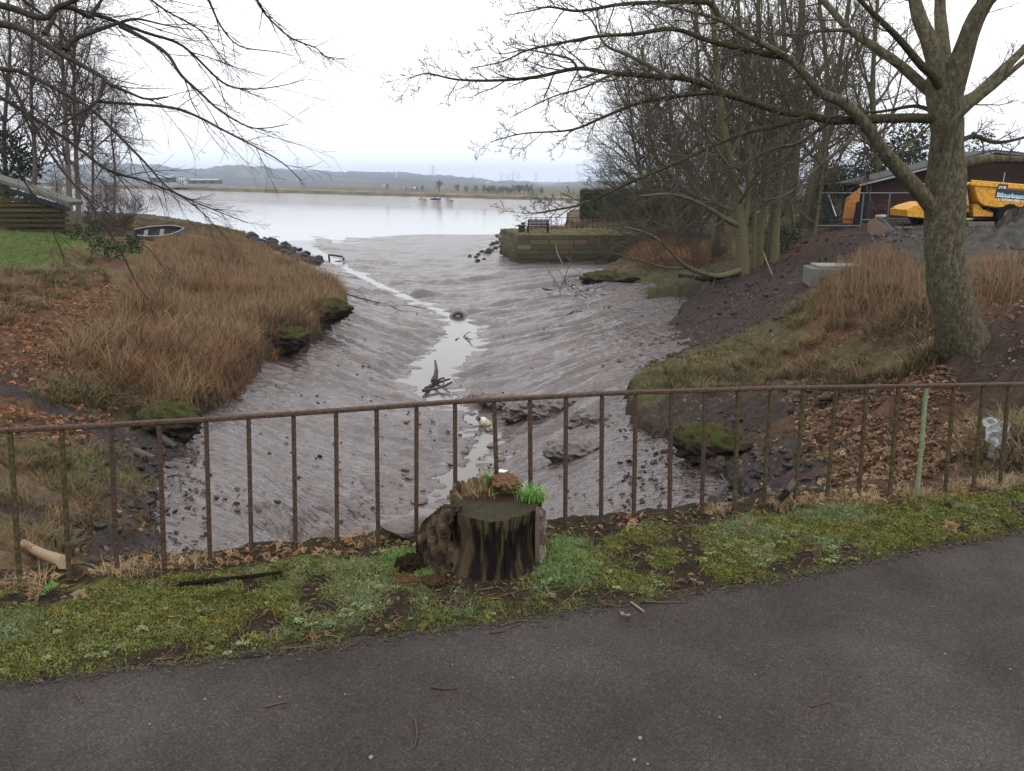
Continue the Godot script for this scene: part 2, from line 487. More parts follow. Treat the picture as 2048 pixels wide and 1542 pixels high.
func make_zones() -> void:
	var soil := Color(.05, .038, .032)
	var leaf := Color(.095, .055, .034)
	var straw := Color(.115, .082, .048)
	var moss := Color(.078, .07, .035)
	var lawn := Color(.085, .12, .03)
	var wet := Color(.05, .043, .043)
	var clay := Color(.052, .04, .037)
	var pts := PackedVector2Array()
	var cc: Array[Color] = []
	for q in [[0, 1100, -.4, straw], [120, 1050, -.75, soil], [230, 1080, -.95, wet], [290, 1000, -1.15, wet], [60, 950, -.6, straw], [190, 930, -.98, moss], [250, 950, -1.05, moss], [260, 880, -1.15, wet], [340, 850, -1.3, moss], [100, 830, -.9, wet], [0, 780, -.5, leaf], [150, 750, -.9, leaf], [50, 650, -.5, leaf], [200, 640, -.9, leaf], [300, 800, -1.2, soil], [400, 760, -1.35, soil], [350, 700, -1.2, straw], [450, 620, -1.3, straw], [600, 610, -1.6, straw], [500, 560, -1.5, straw], [380, 520, -1.4, straw], [300, 560, -1.0, straw], [0, 560, -.35, straw], [40, 500, -.3, lawn], [120, 480, -.34, lawn], [-100, 510, -.3, lawn], [-300, 500, -.3, lawn], [150, 455, -.45, straw], [0, 445, -.4, straw], [190, 520, -.7, leaf], [240, 490, -1, leaf], [350, 450, -1.3, moss], [430, 457, -1.5, moss], [480, 475, -1.6, straw], [250, 440, -1.1, moss], [560, 520, -1.75, straw], [660, 590, -1.9, soil],
			[1500, 1000, -1.3, wet], [1600, 980, -1.1, wet], [1560, 920, -1.2, wet], [1700, 950, -.95, leaf], [1800, 900, -.75, leaf], [1900, 850, -.6, leaf], [1750, 840, -.9, leaf], [1650, 820, -1.1, leaf], [1550, 820, -1.3, clay], [1450, 840, -1.5, clay], [1400, 800, -1.6, clay], [1330, 790, -1.8, moss], [1300, 760, -1.85, moss], [1400, 740, -1.7, moss], [1480, 700, -1.5, moss], [1600, 740, -1.1, moss], [1700, 740, -.9, moss], [1800, 720, -.6, straw], [1850, 760, -.6, soil], [2000, 740, -.3, soil], [2040, 900, -.1, straw], [1980, 820, -.4, soil], [1420, 670, -1.75, clay], [1350, 690, -2, clay], [1500, 640, -1.4, clay], [1600, 590, -.8, clay], [1450, 600, -1.8, clay], [1680, 640, -.5, leaf], [1750, 600, -.35, leaf], [1780, 660, -.35, leaf], [1970, 640, -.02, leaf], [2040, 620, 0, leaf], [1700, 500, -.25, soil], [1650, 500, -.4, soil], [1820, 480, -.05, Color(.066, .058, .052)], [1950, 500, .03, Color(.07, .062, .055)], [2040, 540, .05, straw], [1500, 520, -1.1, leaf], [1580, 480, -.6, soil], [1420, 560, -2, clay], [1350, 565, -2.4, moss], [1250, 555, -2.7, moss], [1380, 580, -2.3, moss], [1300, 520, -2.2, straw], [1380, 500, -1.7, straw], [1420, 460, -1.2, straw], [1300, 470, -1.7, straw], [1200, 450, -1.3, straw], [1650, 455, -.2, soil], [1850, 445, .05, clay], [2100, 445, .08, clay]]:
		pts.append(al(gp(q[0], q[1], q[2]))); cc.append(q[3])
	for k in 3:
		var val := PackedFloat32Array()
		for c in cc: val.append(c[k])
		zones[k].nearest_mix(pts, val, 2.5)
func bank_color(p: Vector3, n: Vector3) -> Color:
	var d := -p.z
	var wx := p.x + nz2.get_noise_2d(p.x * 2.2, p.z * 2.2) * 0.5
	var wd := d * (1.0 + 0.05 * nz.get_noise_2d(p.x * 1.6 + 7.0, p.z * 1.6))
	var a := wx / wd
	var l := log(wd)
	var c := Color(zones[0].at(a, l), zones[1].at(a, l), zones[2].at(a, l))
	if n.y < 0.6: c = c.lerp(Color(.045, .036, .03), clampf((0.6 - n.y) * 2.5, 0.0, 0.85))   # bare earth on the broken scarps
	var t := nz2.get_noise_2d(p.x * 9.0, p.z * 9.0)
	return c * (1.0 + 0.35 * t)
func make_ground() -> void:
	# asphalt path
	for q in [[-900, 1440], [-300, 1397], [0, 1362], [300, 1326], [650, 1284], [900, 1250], [1100, 1222], [1230, 1203], [1450, 1172], [1700, 1126], [1850, 1092], [2048, 1060], [2400, 1016], [2900, 975]]:
		var p := gp(q[0], q[1], 0.0)
		road_edge.append(Vector2(p.x, p.z))
	for q in posts(): verge_back.append(Vector2(q[0].x, q[0].z))
	var r := MB.new()
	var steps := 90
	for i in steps:
		var x0 := lerpf(-8.0, 10.0, float(i) / steps)
		var x1 := lerpf(-8.0, 10.0, float(i + 1) / steps)
		var e0 := line_x(road_edge, x0) - 0.03
		var e1 := line_x(road_edge, x1) - 0.03
		r.quad(Vector3(x0, 0, 3.5), Vector3(x0, 0, e0), Vector3(x1, 0, e1), Vector3(x1, 0, 3.5))
	struct(r.mesh(), "road", M.asphalt)
	struct(sheet(760, 430, -0.78, 0.80, 3.6, 128.0, mud_h.bind(true), mud_color), "mud_flat", M.mud)
	struct(sheet(430, 250, -0.95, -0.12, 2.6, 120.0, func(x, z): return bank_h(true, x, z), bank_color), "bank_west", M.soil)
	struct(sheet(430, 280, 0.04, 1.1, 2.9, 120.0, func(x, z): return bank_h(false, x, z), bank_color), "bank_east", M.soil)
	# verge between the road and the railing, with the drop behind it
	var v := MB.new()
	var nx := 420
	var nzz := 46
	var x_lo := -5.0
	var x_hi := 7.5
	var P: Array[PackedVector3Array] = []
	for i in nx + 1:
		var x := lerpf(x_lo, x_hi, float(i) / nx)
		var z0 := line_x(road_edge, x) + 0.02 + nz2.get_noise_1d(x * 7.0) * 0.05 + nz.get_noise_1d(x * 40.0) * 0.012
		var z1 := line_x(verge_back, x) - 0.13 + nz2.get_noise_1d(x * 9.0 + 40.0) * 0.05
		var col := PackedVector3Array()
		for j in nzz + 1:
			var z := lerpf(z0, z1, float(j) / nzz)
			col.append(Vector3(x, verge_h(x, z), z))
		for k in 5:
			var f := (k + 1) / 5.0
			col.append(Vector3(x, -2.6 * f * f + 0.02 * nz.get_noise_2d(x * 5, k), z1 - 0.10 * f + nz2.get_noise_2d(x * 4.0, k * 7.0) * 0.06))
		P.append(col)
	var cols := nx + 1
	var rows := P[0].size()
	for i in cols:
		for j in rows:
			var p := P[i][j]
			var du := P[mini(i + 1, nx)][j] - P[maxi(i - 1, 0)][j]
			var dv := P[i][mini(j + 1, rows - 1)] - P[i][maxi(j - 1, 0)]
			v.v.append(p); v.n.append(du.cross(dv).normalized())
			v.c.append(verge_color(p, float(j) / nzz))
	for i in nx:
		for j in rows - 1:
			var k := i * rows + j
			v.ix.append(k); v.ix.append(k + 1); v.ix.append(k + rows + 1)
			v.ix.append(k); v.ix.append(k + rows + 1); v.ix.append(k + rows)
	struct(v.mesh(), "verge", M.verge)
	# river
	var w := MB.new()
	w.quad(Vector3(-900, WATER, -38), Vector3(-900, WATER, -900), Vector3(700, WATER, -900), Vector3(700, WATER, -38))
	struct(w.mesh(), "river", M.river)
	# stream: a narrow sheet of water that follows the channel
	var s := MB.new()
	for i in creek.size() - 1:
		for k in 6:
			var f0 := k / 6.0
			var f1 := (k + 1) / 6.0
			var q0 := creek_side(i, f0)
			var q1 := creek_side(i, f1)
			s.quad(q0[0], q1[0], q1[1], q0[1])
	struct(s.mesh(), "stream", M.stream)
	# low flat land under and around everything else, out to the hills
	var g := MB.new()
	g.quad(Vector3(-2500, -7, 60), Vector3(-2500, -7, -4400), Vector3(2500, -7, -4400), Vector3(2500, -7, 60))
	struct(g.mesh(), "ground", M.field)
func creek_side(i: int, f: float) -> Array:
	var p := creek[i].lerp(creek[i + 1], f)
	var d0 := (creek[mini(i + 1, creek.size() - 1)] - creek[maxi(i, 0)])
	var dp := (creek[mini(i + 1, creek.size() - 1)] - creek[maxi(i - 1, 0)])
	var dn := (creek[mini(i + 2, creek.size() - 1)] - creek[i])
	var d := (dp.normalized().lerp(dn.normalized(), f))
	if d.length() < 0.1: d = d0
	var side := Vector3(-d.z, 0, d.x).normalized()
	var w := lerpf(creek_w[i], creek_w[i + 1], f) + 0.45
	return [p - side * w, p + side * w]
func verge_color(p: Vector3, t: float) -> Color:
	var soil := Color(.032, .024, .018)
	var moss := Color(.1, .1, .027)
	var grass := Color(.06, .082, .03)
	var a := nz.get_noise_2d(p.x * 1.5 + 3.0, p.z * 2.4)
	var b := nz2.get_noise_2d(p.x * 5.0, p.z * 5.0)
	var c := grass.lerp(moss, clampf(0.5 + 1.8 * a + b * 0.6, 0, 1))
	var s := clampf((nz2.get_noise_2d(p.x * 3.0 + 80.0, p.z * 4.0) + nz.get_noise_2d(p.x * 9.0, p.z * 9.0) * 0.6 - 0.2) * 5.0, 0, 1)
	var edge := nz.get_noise_2d(p.x * 6.0, p.z * 6.0 + 60.0) * 0.12
	if t > 0.78 + edge: s = maxf(s, 0.9)          # trodden leaf mould along the foot of the railing
	if t < 0.10 + edge: s = maxf(s, 0.75)         # washed soil along the tarmac
	var st := clampf(1.0 - p.distance_to(Vector3(-0.12, 0, -3.0)) * 2.2 + b * 0.5, 0, 1)
	s = maxf(s, st)
	c = c.lerp(soil, s)
	return c * (1.0 + 0.4 * nz2.get_noise_2d(p.x * 30.0, p.z * 30.0))

# ---------- railing ----------
var post_list: Array = []
func posts() -> Array:      # foot, top of each upright
	if post_list.is_empty():
		for q in [[-98, 864, -74, 1183], [20, 858, 35, 1170], [123, 853, 134, 1160], [222, 848, 229, 1146], [318, 842, 325, 1142], [412, 837, 417, 1131], [497, 831, 500, 1120], [587, 825, 589, 1110], [672, 819, 672, 1104], [753, 813, 755, 1092], [833, 807, 831, 1086], [910, 801, 910, 1080], [988, 797, 999, 1074], [1060, 793, 1062, 1068], [1132, 789, 1131, 1061], [1204, 785, 1203, 1055], [1272, 782, 1268, 1048], [1343, 780, 1340, 1036], [1410, 778, 1405, 1031], [1477, 776, 1470, 1027], [1542, 774, 1527, 1020], [1607, 773, 1589, 1009], [1672, 772, 1655, 1000], [1733, 771, 1719, 998], [1797, 770, 1780, 996], [1853, 769, 1836, 994], [1908, 768, 1892, 990], [1967, 767, 1948, 984], [2018, 766, 2002, 977], [2070, 766, 2056, 972], [2125, 766, 2112, 968]]:
			var foot := gp(q[2], q[3], 0.02)
			var top := at(q[0], q[1] + 4, -foot.z)
			post_list.append([foot, top])
	return post_list
func make_railing() -> void:
	var list := posts()
	var t := thing("railing", "low rusty iron railing with square uprights along the grass verge", "railing")
	var pts: Array[Vector3] = []
	for q in list: pts.append(q[1])
	# handrail: flat bar with rounded edges, in lengths that butt at the uprights
	var m := MB.new()
	for i in pts.size() - 1:
		var a := pts[i]
		var b := pts[i + 1]
		if i == 0: a -= (b - a) * 3.0
		if i == pts.size() - 2: b += (b - a) * 3.0
		var d := b - a
		var x := d.normalized()
		var z := x.cross(Vector3.UP).normalized()
		m.box((a + b) * 0.5 + Vector3(0, .004, 0), Vector3(d.length() + 0.0015 * (i % 2), 0.018 + 0.0006 * (i % 2), 0.028 + 0.0008 * (i % 3)), Basis(x, z.cross(x).normalized(), z), 0.006)
	put(m.mesh(), "handrail", M.rust, t)
	for i in list.size():
		var q: Array = list[i]
		var foot: Vector3 = q[0]
		var top: Vector3 = q[1]
		foot.y -= 0.12
		var y := (top - foot).normalized()
		var tang: Vector3 = (pts[mini(i + 1, pts.size() - 1)] - pts[maxi(i - 1, 0)])
		tang.y = 0.0
		var x := tang.normalized()
		var z := x.cross(y).normalized()
		x = y.cross(z).normalized()
		var pm := MB.new()
		var len := foot.distance_to(top) - 0.007
		var green := i == 25
		if green: pm.col = Color(.85, 1, .8)
		pm.box(foot + y * len * 0.5, Vector3(0.0185, len, 0.017), Basis(x, y, z), 0.003)
		var o := put(pm.mesh(), "post", M.lichen if green else (M.rust2 if i > 18 or i == 1 or i == 2 else M.rust), t)
		if green: o.set_meta("label", "upright coated in pale green lichen")

# ---------- the far side of the river ----------
func curve(list: Array, x: float) -> float:
	if x <= list[0][0]: return list[0][1]
	for i in list.size() - 1:
		if x <= list[i + 1][0]: return lerpf(list[i][1], list[i + 1][1], smoothstep(0, 1, (x - list[i][0]) / (list[i + 1][0] - list[i][0])))
	return list[-1][1]
func bank_line(px: float, k: int) -> Vector3:     # k: 0 water, 1 top of the mud, 2 top of the dark slope, 3 grass crest, 4 back of the crest
	var t := clampf((px - 310.0) / 830.0, -0.6, 1.15)
	var y: float = lerpf([391.5, 379.0, 372.0, 369.5, 369.5][k], [415.5, 402.5, 396.0, 393.0, 393.0][k], t)
	var d: float = 1.0 / lerpf(1.0 / [445.0, 470.0, 477.0, 490.0, 506.0][k], 1.0 / [202.0, 216.0, 222.0, 232.0, 246.0][k], clampf((px - 310.0) / 830.0, -0.35, 1.15))
	return at(px, y + (nz.get_noise_2d(px * 0.08, k * 9.0) * 1.1 if k in [1, 2] else 0.0), d)
func strip(rows: Array, color: Color, patch: Color, called: String, m: Material) -> void:
	var b := MB.new()
	for i in rows[0].size() - 1:
		for j in rows.size() - 1:
			var q: Vector3 = rows[j][i]
			b.col = color.lerp(patch, clampf(0.5 + nz2.get_noise_2d(q.x * 0.12, q.z * 0.12) * 1.2, 0, 1))
			b.quad(rows[j][i], rows[j + 1][i], rows[j + 1][i + 1], rows[j][i + 1])
	struct(b.mesh(), called, m)
func make_far_side() -> void:
	var L: Array = [[], [], [], [], []]
	for i in 261:
		for k in 5: L[k].append(bank_line(-900 + i * 14.0, k))
	for i in L[0].size(): L[0][i].y = WATER - 0.1
	strip([L[0], L[1]], Color(.08, .054, .047), Color(.05, .034, .03), "far_mud", M.mud)
	strip([L[1], L[2]], Color(.06, .05, .04), Color(.1, .085, .055), "far_dyke_slope", M.plain)
	strip([L[2], L[3], L[4]], Color(.19, .15, .085), Color(.12, .1, .055), "far_dyke_crest", M.plain)
	# fields behind the dyke, out to the foot of the hills
	var back: Array = []
	for i in L[4].size():
		var px: float = -900 + i * 14.0
		back.append(at(px, 372.5, 1150.0))
	var low: Array = []
	for p in L[4]: low.append(p + Vector3(0, -0.6, -4))
	strip([L[4], low, back], Color(.1, .085, .055), Color(.065, .06, .04), "far_field", M.plain)
	hill_range("hill", 1000.0, 2600.0, [[-900, 345], [0, 330], [230, 326], [300, 329], [380, 338], [415, 337], [437, 331], [480, 331], [520, 333], [560, 337], [600, 341], [640, 346], [690, 343], [760, 345], [800, 345], [850, 350], [900, 352], [950, 357], [1000, 363], [1050, 365], [1100, 371], [1130, 366], [1170, 364], [1400, 360], [2800, 350]], 1)
	hill_range("hill", 3600.0, 4300.0, [[-900, 330], [100, 328], [330, 331], [430, 337], [520, 340], [560, 333], [640, 336], [720, 345], [900, 362], [1100, 364], [1300, 366], [2800, 366]], 2)
	for q in [[525, 318, 1580, 47], [597, 319, 1600, 47], [790, 343, 2400, 30], [866, 333, 1900, 40], [946, 349, 2900, 26], [1003, 348, 2500, 29], [1015, 350, 2900, 25], [1026, 346, 2400, 31], [1037, 348, 2700, 27], [1072, 348, 2500, 29], [1118, 357, 2900, 22]]:
		pylon(q)
	# farm sheds on the dyke
	shed_far([301, 343], 351, 365, 505, Color(.07, .1, .13), "dark blue grey farm shed behind the left riverside bushes")
	shed_far([353, 369], 356, 366.5, 498, Color(.5, .52, .52), "small white farm shed beside the long green shed")
	shed_far([378, 436], 357.5, 367.5, 502, Color(.055, .11, .11), "long dark green farm shed on the far dyke")
	for q in [[793, 379, 12, 4, "low"], [808, 379, 8, 4, "second"], [827, 378, 8, 7, "gabled"], [838, 380, 6, 4, "small"], [856, 381, 14, 4, "long"], [886, 380.5, 14, 5, "wide"], [846, 364, 10, 4, "upper"], [917, 364, 10, 3, "flat"], [938, 366, 4, 7, "tall"], [961, 366, 9, 4, "hillside"], [976, 366, 8, 5, "end"], [1137, 388, 18, 5, "quayside"], [770, 372, 9, 4, "lone"]]:
		cottage(q)
	var mast := MB.new()
	mast.rod(at(793, 363, 1950), at(793, 345, 1950), 1.1, 0.7, 8)
	mast.rod(at(793, 345, 1950), at(793, 343.5, 1950), 1.6, 0.5, 8)
	tag(put(mast.mesh(), "chimney_mast", M.white), "slim white mast standing on the wooded hillside", "mast")
	var where := [[879, 384, 17, "big round bare tree behind the white cottages on the far shore"], [916, 386, 13, "slim bare tree right of the round far shore tree"], [932, 387, 11, "small bare tree beside the slim far shore tree"], [952, 388, 13, "broad bare tree left of the far shore wood"], [1084, 390, 10, "little bare tree right of the far shore wood"], [775, 380, 9, "low bare tree left of the white cottages"], [845, 383, 9, "bare tree between the white cottages"]]
	for q in where:
		far_tree(q[0], q[1], q[2], q[3], "", 330)
	for i in 16:
		far_tree(968 + i * 6.2 + rng.randf_range(-2, 2), 389 + rng.randf_range(-.6, .6), rng.randf_range(9, 15), "brown leafless tree in the far shore wood", "far shore wood", 300 + rng.randf_range(0, 40))
	for q in [[825, 381, 9], [834, 381, 7], [812, 381, 6]]:
		var m := MB.new()
		var p := at(q[0], q[1], 420)
		var hgt: float = q[2] * 420 / F
		m.col = Color(.02, .03, .02)
		for k in 5: m.lathe(p + Vector3(0, hgt * (0.1 + 0.17 * k), 0), Basis(Vector3.UP, k * 0.5), [[hgt * 0.23 * (1 - k * 0.18), 0], [hgt * 0.05, hgt * 0.3]], 9)
		tag(put(m.mesh(), "far_conifer", M.plain), "dark pointed conifer among the white cottages", "tree", "far conifers by the cottages")
	for q in [[845, 404, 4.5, .2, "white hulled boat lying on the far mud"], [872, 405, 5.5, -.3, "dark hulled boat lying on the far mud"], [898, 405, 4.5, .4, "short pale boat stranded nearest the far mud's end"]]:
		var p := bank_line(q[0], 1).lerp(bank_line(q[0], 0), 0.45)
		var o := thing("stranded_boat", q[4], "boat", p, q[3])
		var hl := MB.new()
		hl.col = Color(.5, .5, .5) if q[4].begins_with("white") or q[4].begins_with("short") else Color(.05, .045, .045)
		hull(hl, q[2] * .6, 1.1, 0.5)
		put(hl.mesh(), "hull", M.plain, o)
		var cb := MB.new()
		cb.col = Color(.1, .1, .11)
		cb.box(Vector3(-0.3, 0.55, 0), Vector3(.8, 0.4, .6), Basis(), 0.05)
		put(cb.mesh(), "cabin", M.plain, o)
func hull(b: MB, len: float, beam: float, deep: float, thick := 0.0) -> void:
	var st: Array = []
	for i in 11:
		var t := i / 10.0
		var w := beam * 0.5 * (pow(sin(PI * (0.12 + 0.88 * t)) if t < 0.5 else sin(PI * 0.56), 0.7) if t < 0.5 else 1.0) * (1.0 if t < 0.55 else 1.0 - pow((t - 0.55) / 0.45, 2.2) * 0.97) 
		w = maxf(w, 0.02) - thick
		var x := (t - 0.5) * len
		var sheer := deep * (1.0 + 0.25 * pow(t, 3)) 
		var keel := deep * 0.35 * pow(t, 5) + thick
		st.append([Vector3(x, keel, 0), Vector3(x, keel + (sheer - keel) * .18, w * .62), Vector3(x, keel + (sheer - keel) * .55, w * .92), Vector3(x, sheer, w)])
	for i in 10:
		for k in 3:
			for s in [1.0, -1.0]:
				var a: Vector3 = st[i][k] * Vector3(1, 1, s)
				var c: Vector3 = st[i + 1][k] * Vector3(1, 1, s)
				var d: Vector3 = st[i + 1][k + 1] * Vector3(1, 1, s)
				var e: Vector3 = st[i][k + 1] * Vector3(1, 1, s)
				if s > 0: b.quad(a, e, d, c)
				else: b.quad(a, c, d, e)
	b.quad(st[0][0], st[0][1] * Vector3(1, 1, -1), st[0][3] * Vector3(1, 1, -1), st[0][3])
	b.tri(st[0][0], st[0][3], st[0][1])
func hill_range(called: String, d0: float, d1: float, crest: Array, sd: int) -> void:
	var b := MB.new()
	var cols := 330
	var rows := 26
	for r in rows:
		var t := float(r) / (rows - 1)
		var d := lerpf(d0, d1 * 1.25, t)
		for k in cols:
			var px := -400.0 + 2500.0 * k / (cols - 1)
			var top := at(px, curve(crest, px), d1).y
			var rise := smoothstep(0.0, 0.8, t) * (1.0 if t < 0.8 else 1.0 - (t - 0.8) * 2.5)
			var p := at(px, 371.0, d)
			p.y = lerpf(-2.5, top, rise)
			p.y += (nz.get_noise_2d(p.x * 0.02, p.z * 0.02 + sd * 40) * 9.0 + nz2.get_noise_2d(p.x * 0.11, p.z * 0.11) * 4.0) * rise
			b.v.append(p)
			var f := nz2.get_noise_2d(p.x * 0.008 + sd, p.z * 0.008)
			var c := Color(.036, .036, .028).lerp(Color(.055, .045, .037), clampf(0.5 + nz.get_noise_2d(p.x * 0.05, p.z * 0.05), 0, 1))
			if f > 0.2 and t < 0.6: c = c.lerp(Color(.095, .08, .055), clampf((f - 0.2) * 7, 0, 1))
			b.c.append(c * (1.0 + 0.5 * nz2.get_noise_2d(p.x * 0.2, p.z * 0.2)))
	for r in rows:
		for k in cols:
			var du := b.v[r * cols + mini(k + 1, cols - 1)] - b.v[r * cols + maxi(k - 1, 0)]
			var dv := b.v[mini(r + 1, rows - 1) * cols + k] - b.v[maxi(r - 1, 0) * cols + k]
			b.n.append(du.cross(dv).normalized())
	for r in rows - 1:
		for k in cols - 1:
			var i := r * cols + k
			b.ix.append_array([i, i + cols, i + cols + 1, i, i + cols + 1, i + 1])
	struct(b.mesh(), called, M.plain)
var pylon_mesh: ArrayMesh
func pylon(q: Array) -> void:
	if pylon_mesh == null:
		var m := MB.new()
		var w := func(y: float) -> float: return 4.0 - 5.6 * y if y < 0.55 else 0.92 - (y - .55) * 1.2
		var hh := 48.0
		for s in [[1, 1], [1, -1], [-1, -1], [-1, 1]]:
			for k in 10:
				var y0 := k / 10.0
				var y1 := (k + 1) / 10.0
				m.rod(Vector3(s[0] * w.call(y0), y0 * hh, s[1] * w.call(y0)), Vector3(s[0] * w.call(y1), y1 * hh, s[1] * w.call(y1)), .2, .2, 4)
				m.rod(Vector3(s[0] * w.call(y0), y0 * hh, s[1] * w.call(y0)), Vector3(-s[1] * w.call(y1), y1 * hh, s[0] * w.call(y1)), .1, .1, 3)
		for k in 3:
			var y := hh * (0.6 + 0.16 * k)
			var reach: float = [7.0, 9.5, 6.5][k]
			for s in [-1.0, 1.0]:
				m.rod(Vector3(0, y, 0), Vector3(s * reach, y, 0), .3, .15, 4)
				m.rod(Vector3(0, y + 2.5, 0), Vector3(s * reach, y, 0), .2, .15, 4)
				m.rod(Vector3(s * reach, y, 0), Vector3(s * reach, y - 3.5, 0), .2, .2, 4)
		pylon_mesh = m.mesh()
	var s: float = q[3] * q[2] / F / 48.0
	var o := put(pylon_mesh, "pylon", M.steel)
	o.position = at(q[0], q[1] + q[3], q[2])
	o.scale = Vector3(s, s, s)
	o.rotation.y = 0.35
	var names := {525: "tall pylon left of its twin on the far hillside", 597: "tall pylon right of its twin on the far hillside", 790: "small pylon on the hill crest above the white mast", 866: "single tall pylon on the middle of the hill crest", 1072: "pylon standing apart right of the far cluster", 1118: "faint pylon furthest right before the trees", 946: "faint lone pylon left of the far cluster"}
	if q[0] in names: tag(o, names[q[0]], "pylon", "pylons across the river")
	else: tag(o, "distant pylon in the tight cluster on the low skyline", "pylon", "pylons across the river")
func shed_far(xs: Array, y0: float, y1: float, d: float, c: Color, label: String) -> void:
	var a := at(xs[0], y1, d)
	var b := at(xs[1], y1, d)
	var top := at(xs[0], y0, d).y
	var w := b.x - a.x
	var hgt := top - a.y
	var o := thing("farm_shed", label, "shed", Vector3((a.x + b.x) / 2, a.y, a.z))
	var m := MB.new()
	m.col = c
	m.box(Vector3(0, hgt * .35, -4), Vector3(w, hgt * .7, 8))
	put(m.mesh(), "wall", M.plain, o)
	var r := MB.new()
	r.col = Color(.25, .27, .28)
	r.prism(PackedVector2Array([Vector2(-4.4, 0), Vector2(4.4, 0), Vector2(0, hgt * .32)]), Vector3(0, hgt * .7, -4), Basis(Vector3.UP, PI / 2), w + .6)
	put(r.mesh(), "roof", M.plain, o)
	for k in 3:
		var dm := MB.new()
		dm.col = Color(.02, .025, .03)
		dm.box(Vector3(w * (-.3 + .3 * k), hgt * .27, .03), Vector3(w * .14, hgt * .5, .1))
		put(dm.mesh(), "door", M.plain, o)
func cottage(q: Array) -> void:
	var d := 620.0
	var a := at(q[0], q[1], d if q[1] > 370 else 1850.0)
	var k := (d if q[1] > 370 else 1850.0) / F
	var w: float = q[2] * k
	var h: float = q[3] * k
	var label: String = {"low": "low white cottage at the left of the far hamlet", "second": "white cottage second from the left of the far hamlet", "gabled": "white cottage with a steep gable beside the conifer", "small": "tiny white cottage right of the steep gabled one", "long": "long low white row in the far hamlet", "wide": "wide white house under the round far tree", "upper": "white house on the hillside above the hamlet", "flat": "flat white building high on the hillside", "tall": "tall narrow white block on the hillside", "hillside": "pale building on the hillside left of the last one", "end": "pale building at the right end of the hillside", "quayside": "pale shed low on the far shore near the hedge", "lone": "lone white house left of the far hamlet"}[q[4]]
	var o := thing("cottage", label, "house", a)
	var m := MB.new()
	m.col = Color(.72, .72, .7)
	m.box(Vector3(0, h * .3, 0), Vector3(w, h * .6, w * .5))
	put(m.mesh(), "wall", M.plain, o)
	var r := MB.new()
	r.col = Color(.16, .16, .17)
	r.prism(PackedVector2Array([Vector2(-w * .3, 0), Vector2(w * .3, 0), Vector2(0, h * .42)]), Vector3(0, h * .6, 0), Basis(Vector3.UP, PI / 2), w * 1.04)
	put(r.mesh(), "roof", M.plain, o)
	for s in [-1.0, 1.0]:
		var wm := MB.new()
		wm.col = Color(.04, .05, .06)
		wm.box(Vector3(s * w * .25, h * .32, w * .25), Vector3(w * .14, h * .24, .1))
		put(wm.mesh(), "window", M.plain, o)
var far_tree_meshes: Array = []
func far_tree(px: float, py: float, hpx: float, label: String, group: String, d: float) -> void:
	if far_tree_meshes.is_empty():
		for i in 4:
			var big := MB.new()
			var tw := MB.new()
			grow(big, tw, Vector3.ZERO, Vector3.UP, 7.0, .28, 0, {"seg": .9, "wob": .1, "up": [.2, .12, .1, .05], "taper": .8, "levels": 3, "n": [14, 8, 6], "t0": [.2, .25, .2], "ang": [.8, .75, .7], "ratio": [.62, .5, .5], "big": 0.1, "sides": 4, "thin": .05, "least": .03})
			far_tree_meshes.append([big.mesh(), tw.mesh()])
	var o := thing("far_tree", label, "tree", at(px, py, d), rng.randf() * TAU, group)
	var s := hpx * 1.35 * d / F / 9.0
	o.scale = Vector3(s * 1.15, s, s * 1.15)
	var k: Array = far_tree_meshes[rng.randi() % 4]
	put(k[0], "trunk", M.twig, o)
	put(k[1], "crown", M.twig, o)

# ---------- bare trees ----------
func rv() -> Vector3:
	return Vector3(rng.randf_range(-1, 1), rng.randf_range(-1, 1), rng.randf_range(-1, 1))
func grow(big: MB, tw: MB, p: Vector3, dir: Vector3, length: float, r: float, lvl: int, P: Dictionary) -> void:
	var n := clampi(int(length / P.seg), 3, 11)
	var pts := PackedVector3Array()
	var rad := PackedFloat32Array()
	var dirs: Array[Vector3] = []
	var d := dir.normalized()
	var up: float = P.up[mini(lvl, P.up.size() - 1)]
	for i in n + 1:
		var t := float(i) / n
		pts.append(p)
		rad.append(maxf(r * (1.0 - t * P.taper), P.get("least", 0.0012)))
		dirs.append(d)
		if i < n:
			d = (d + rv() * P.wob + Vector3.UP * up).normalized()
			p += d * (length / n)
	var mb := big if r > P.big else tw
	var sides := 9 if r > 0.09 else (6 if r > 0.03 else (4 if r > 0.012 else 3))
	mb.tube(pts, rad, sides, false)
	if lvl >= P.levels: return
	sprout(big, tw, pts, rad, dirs, length, lvl, P)
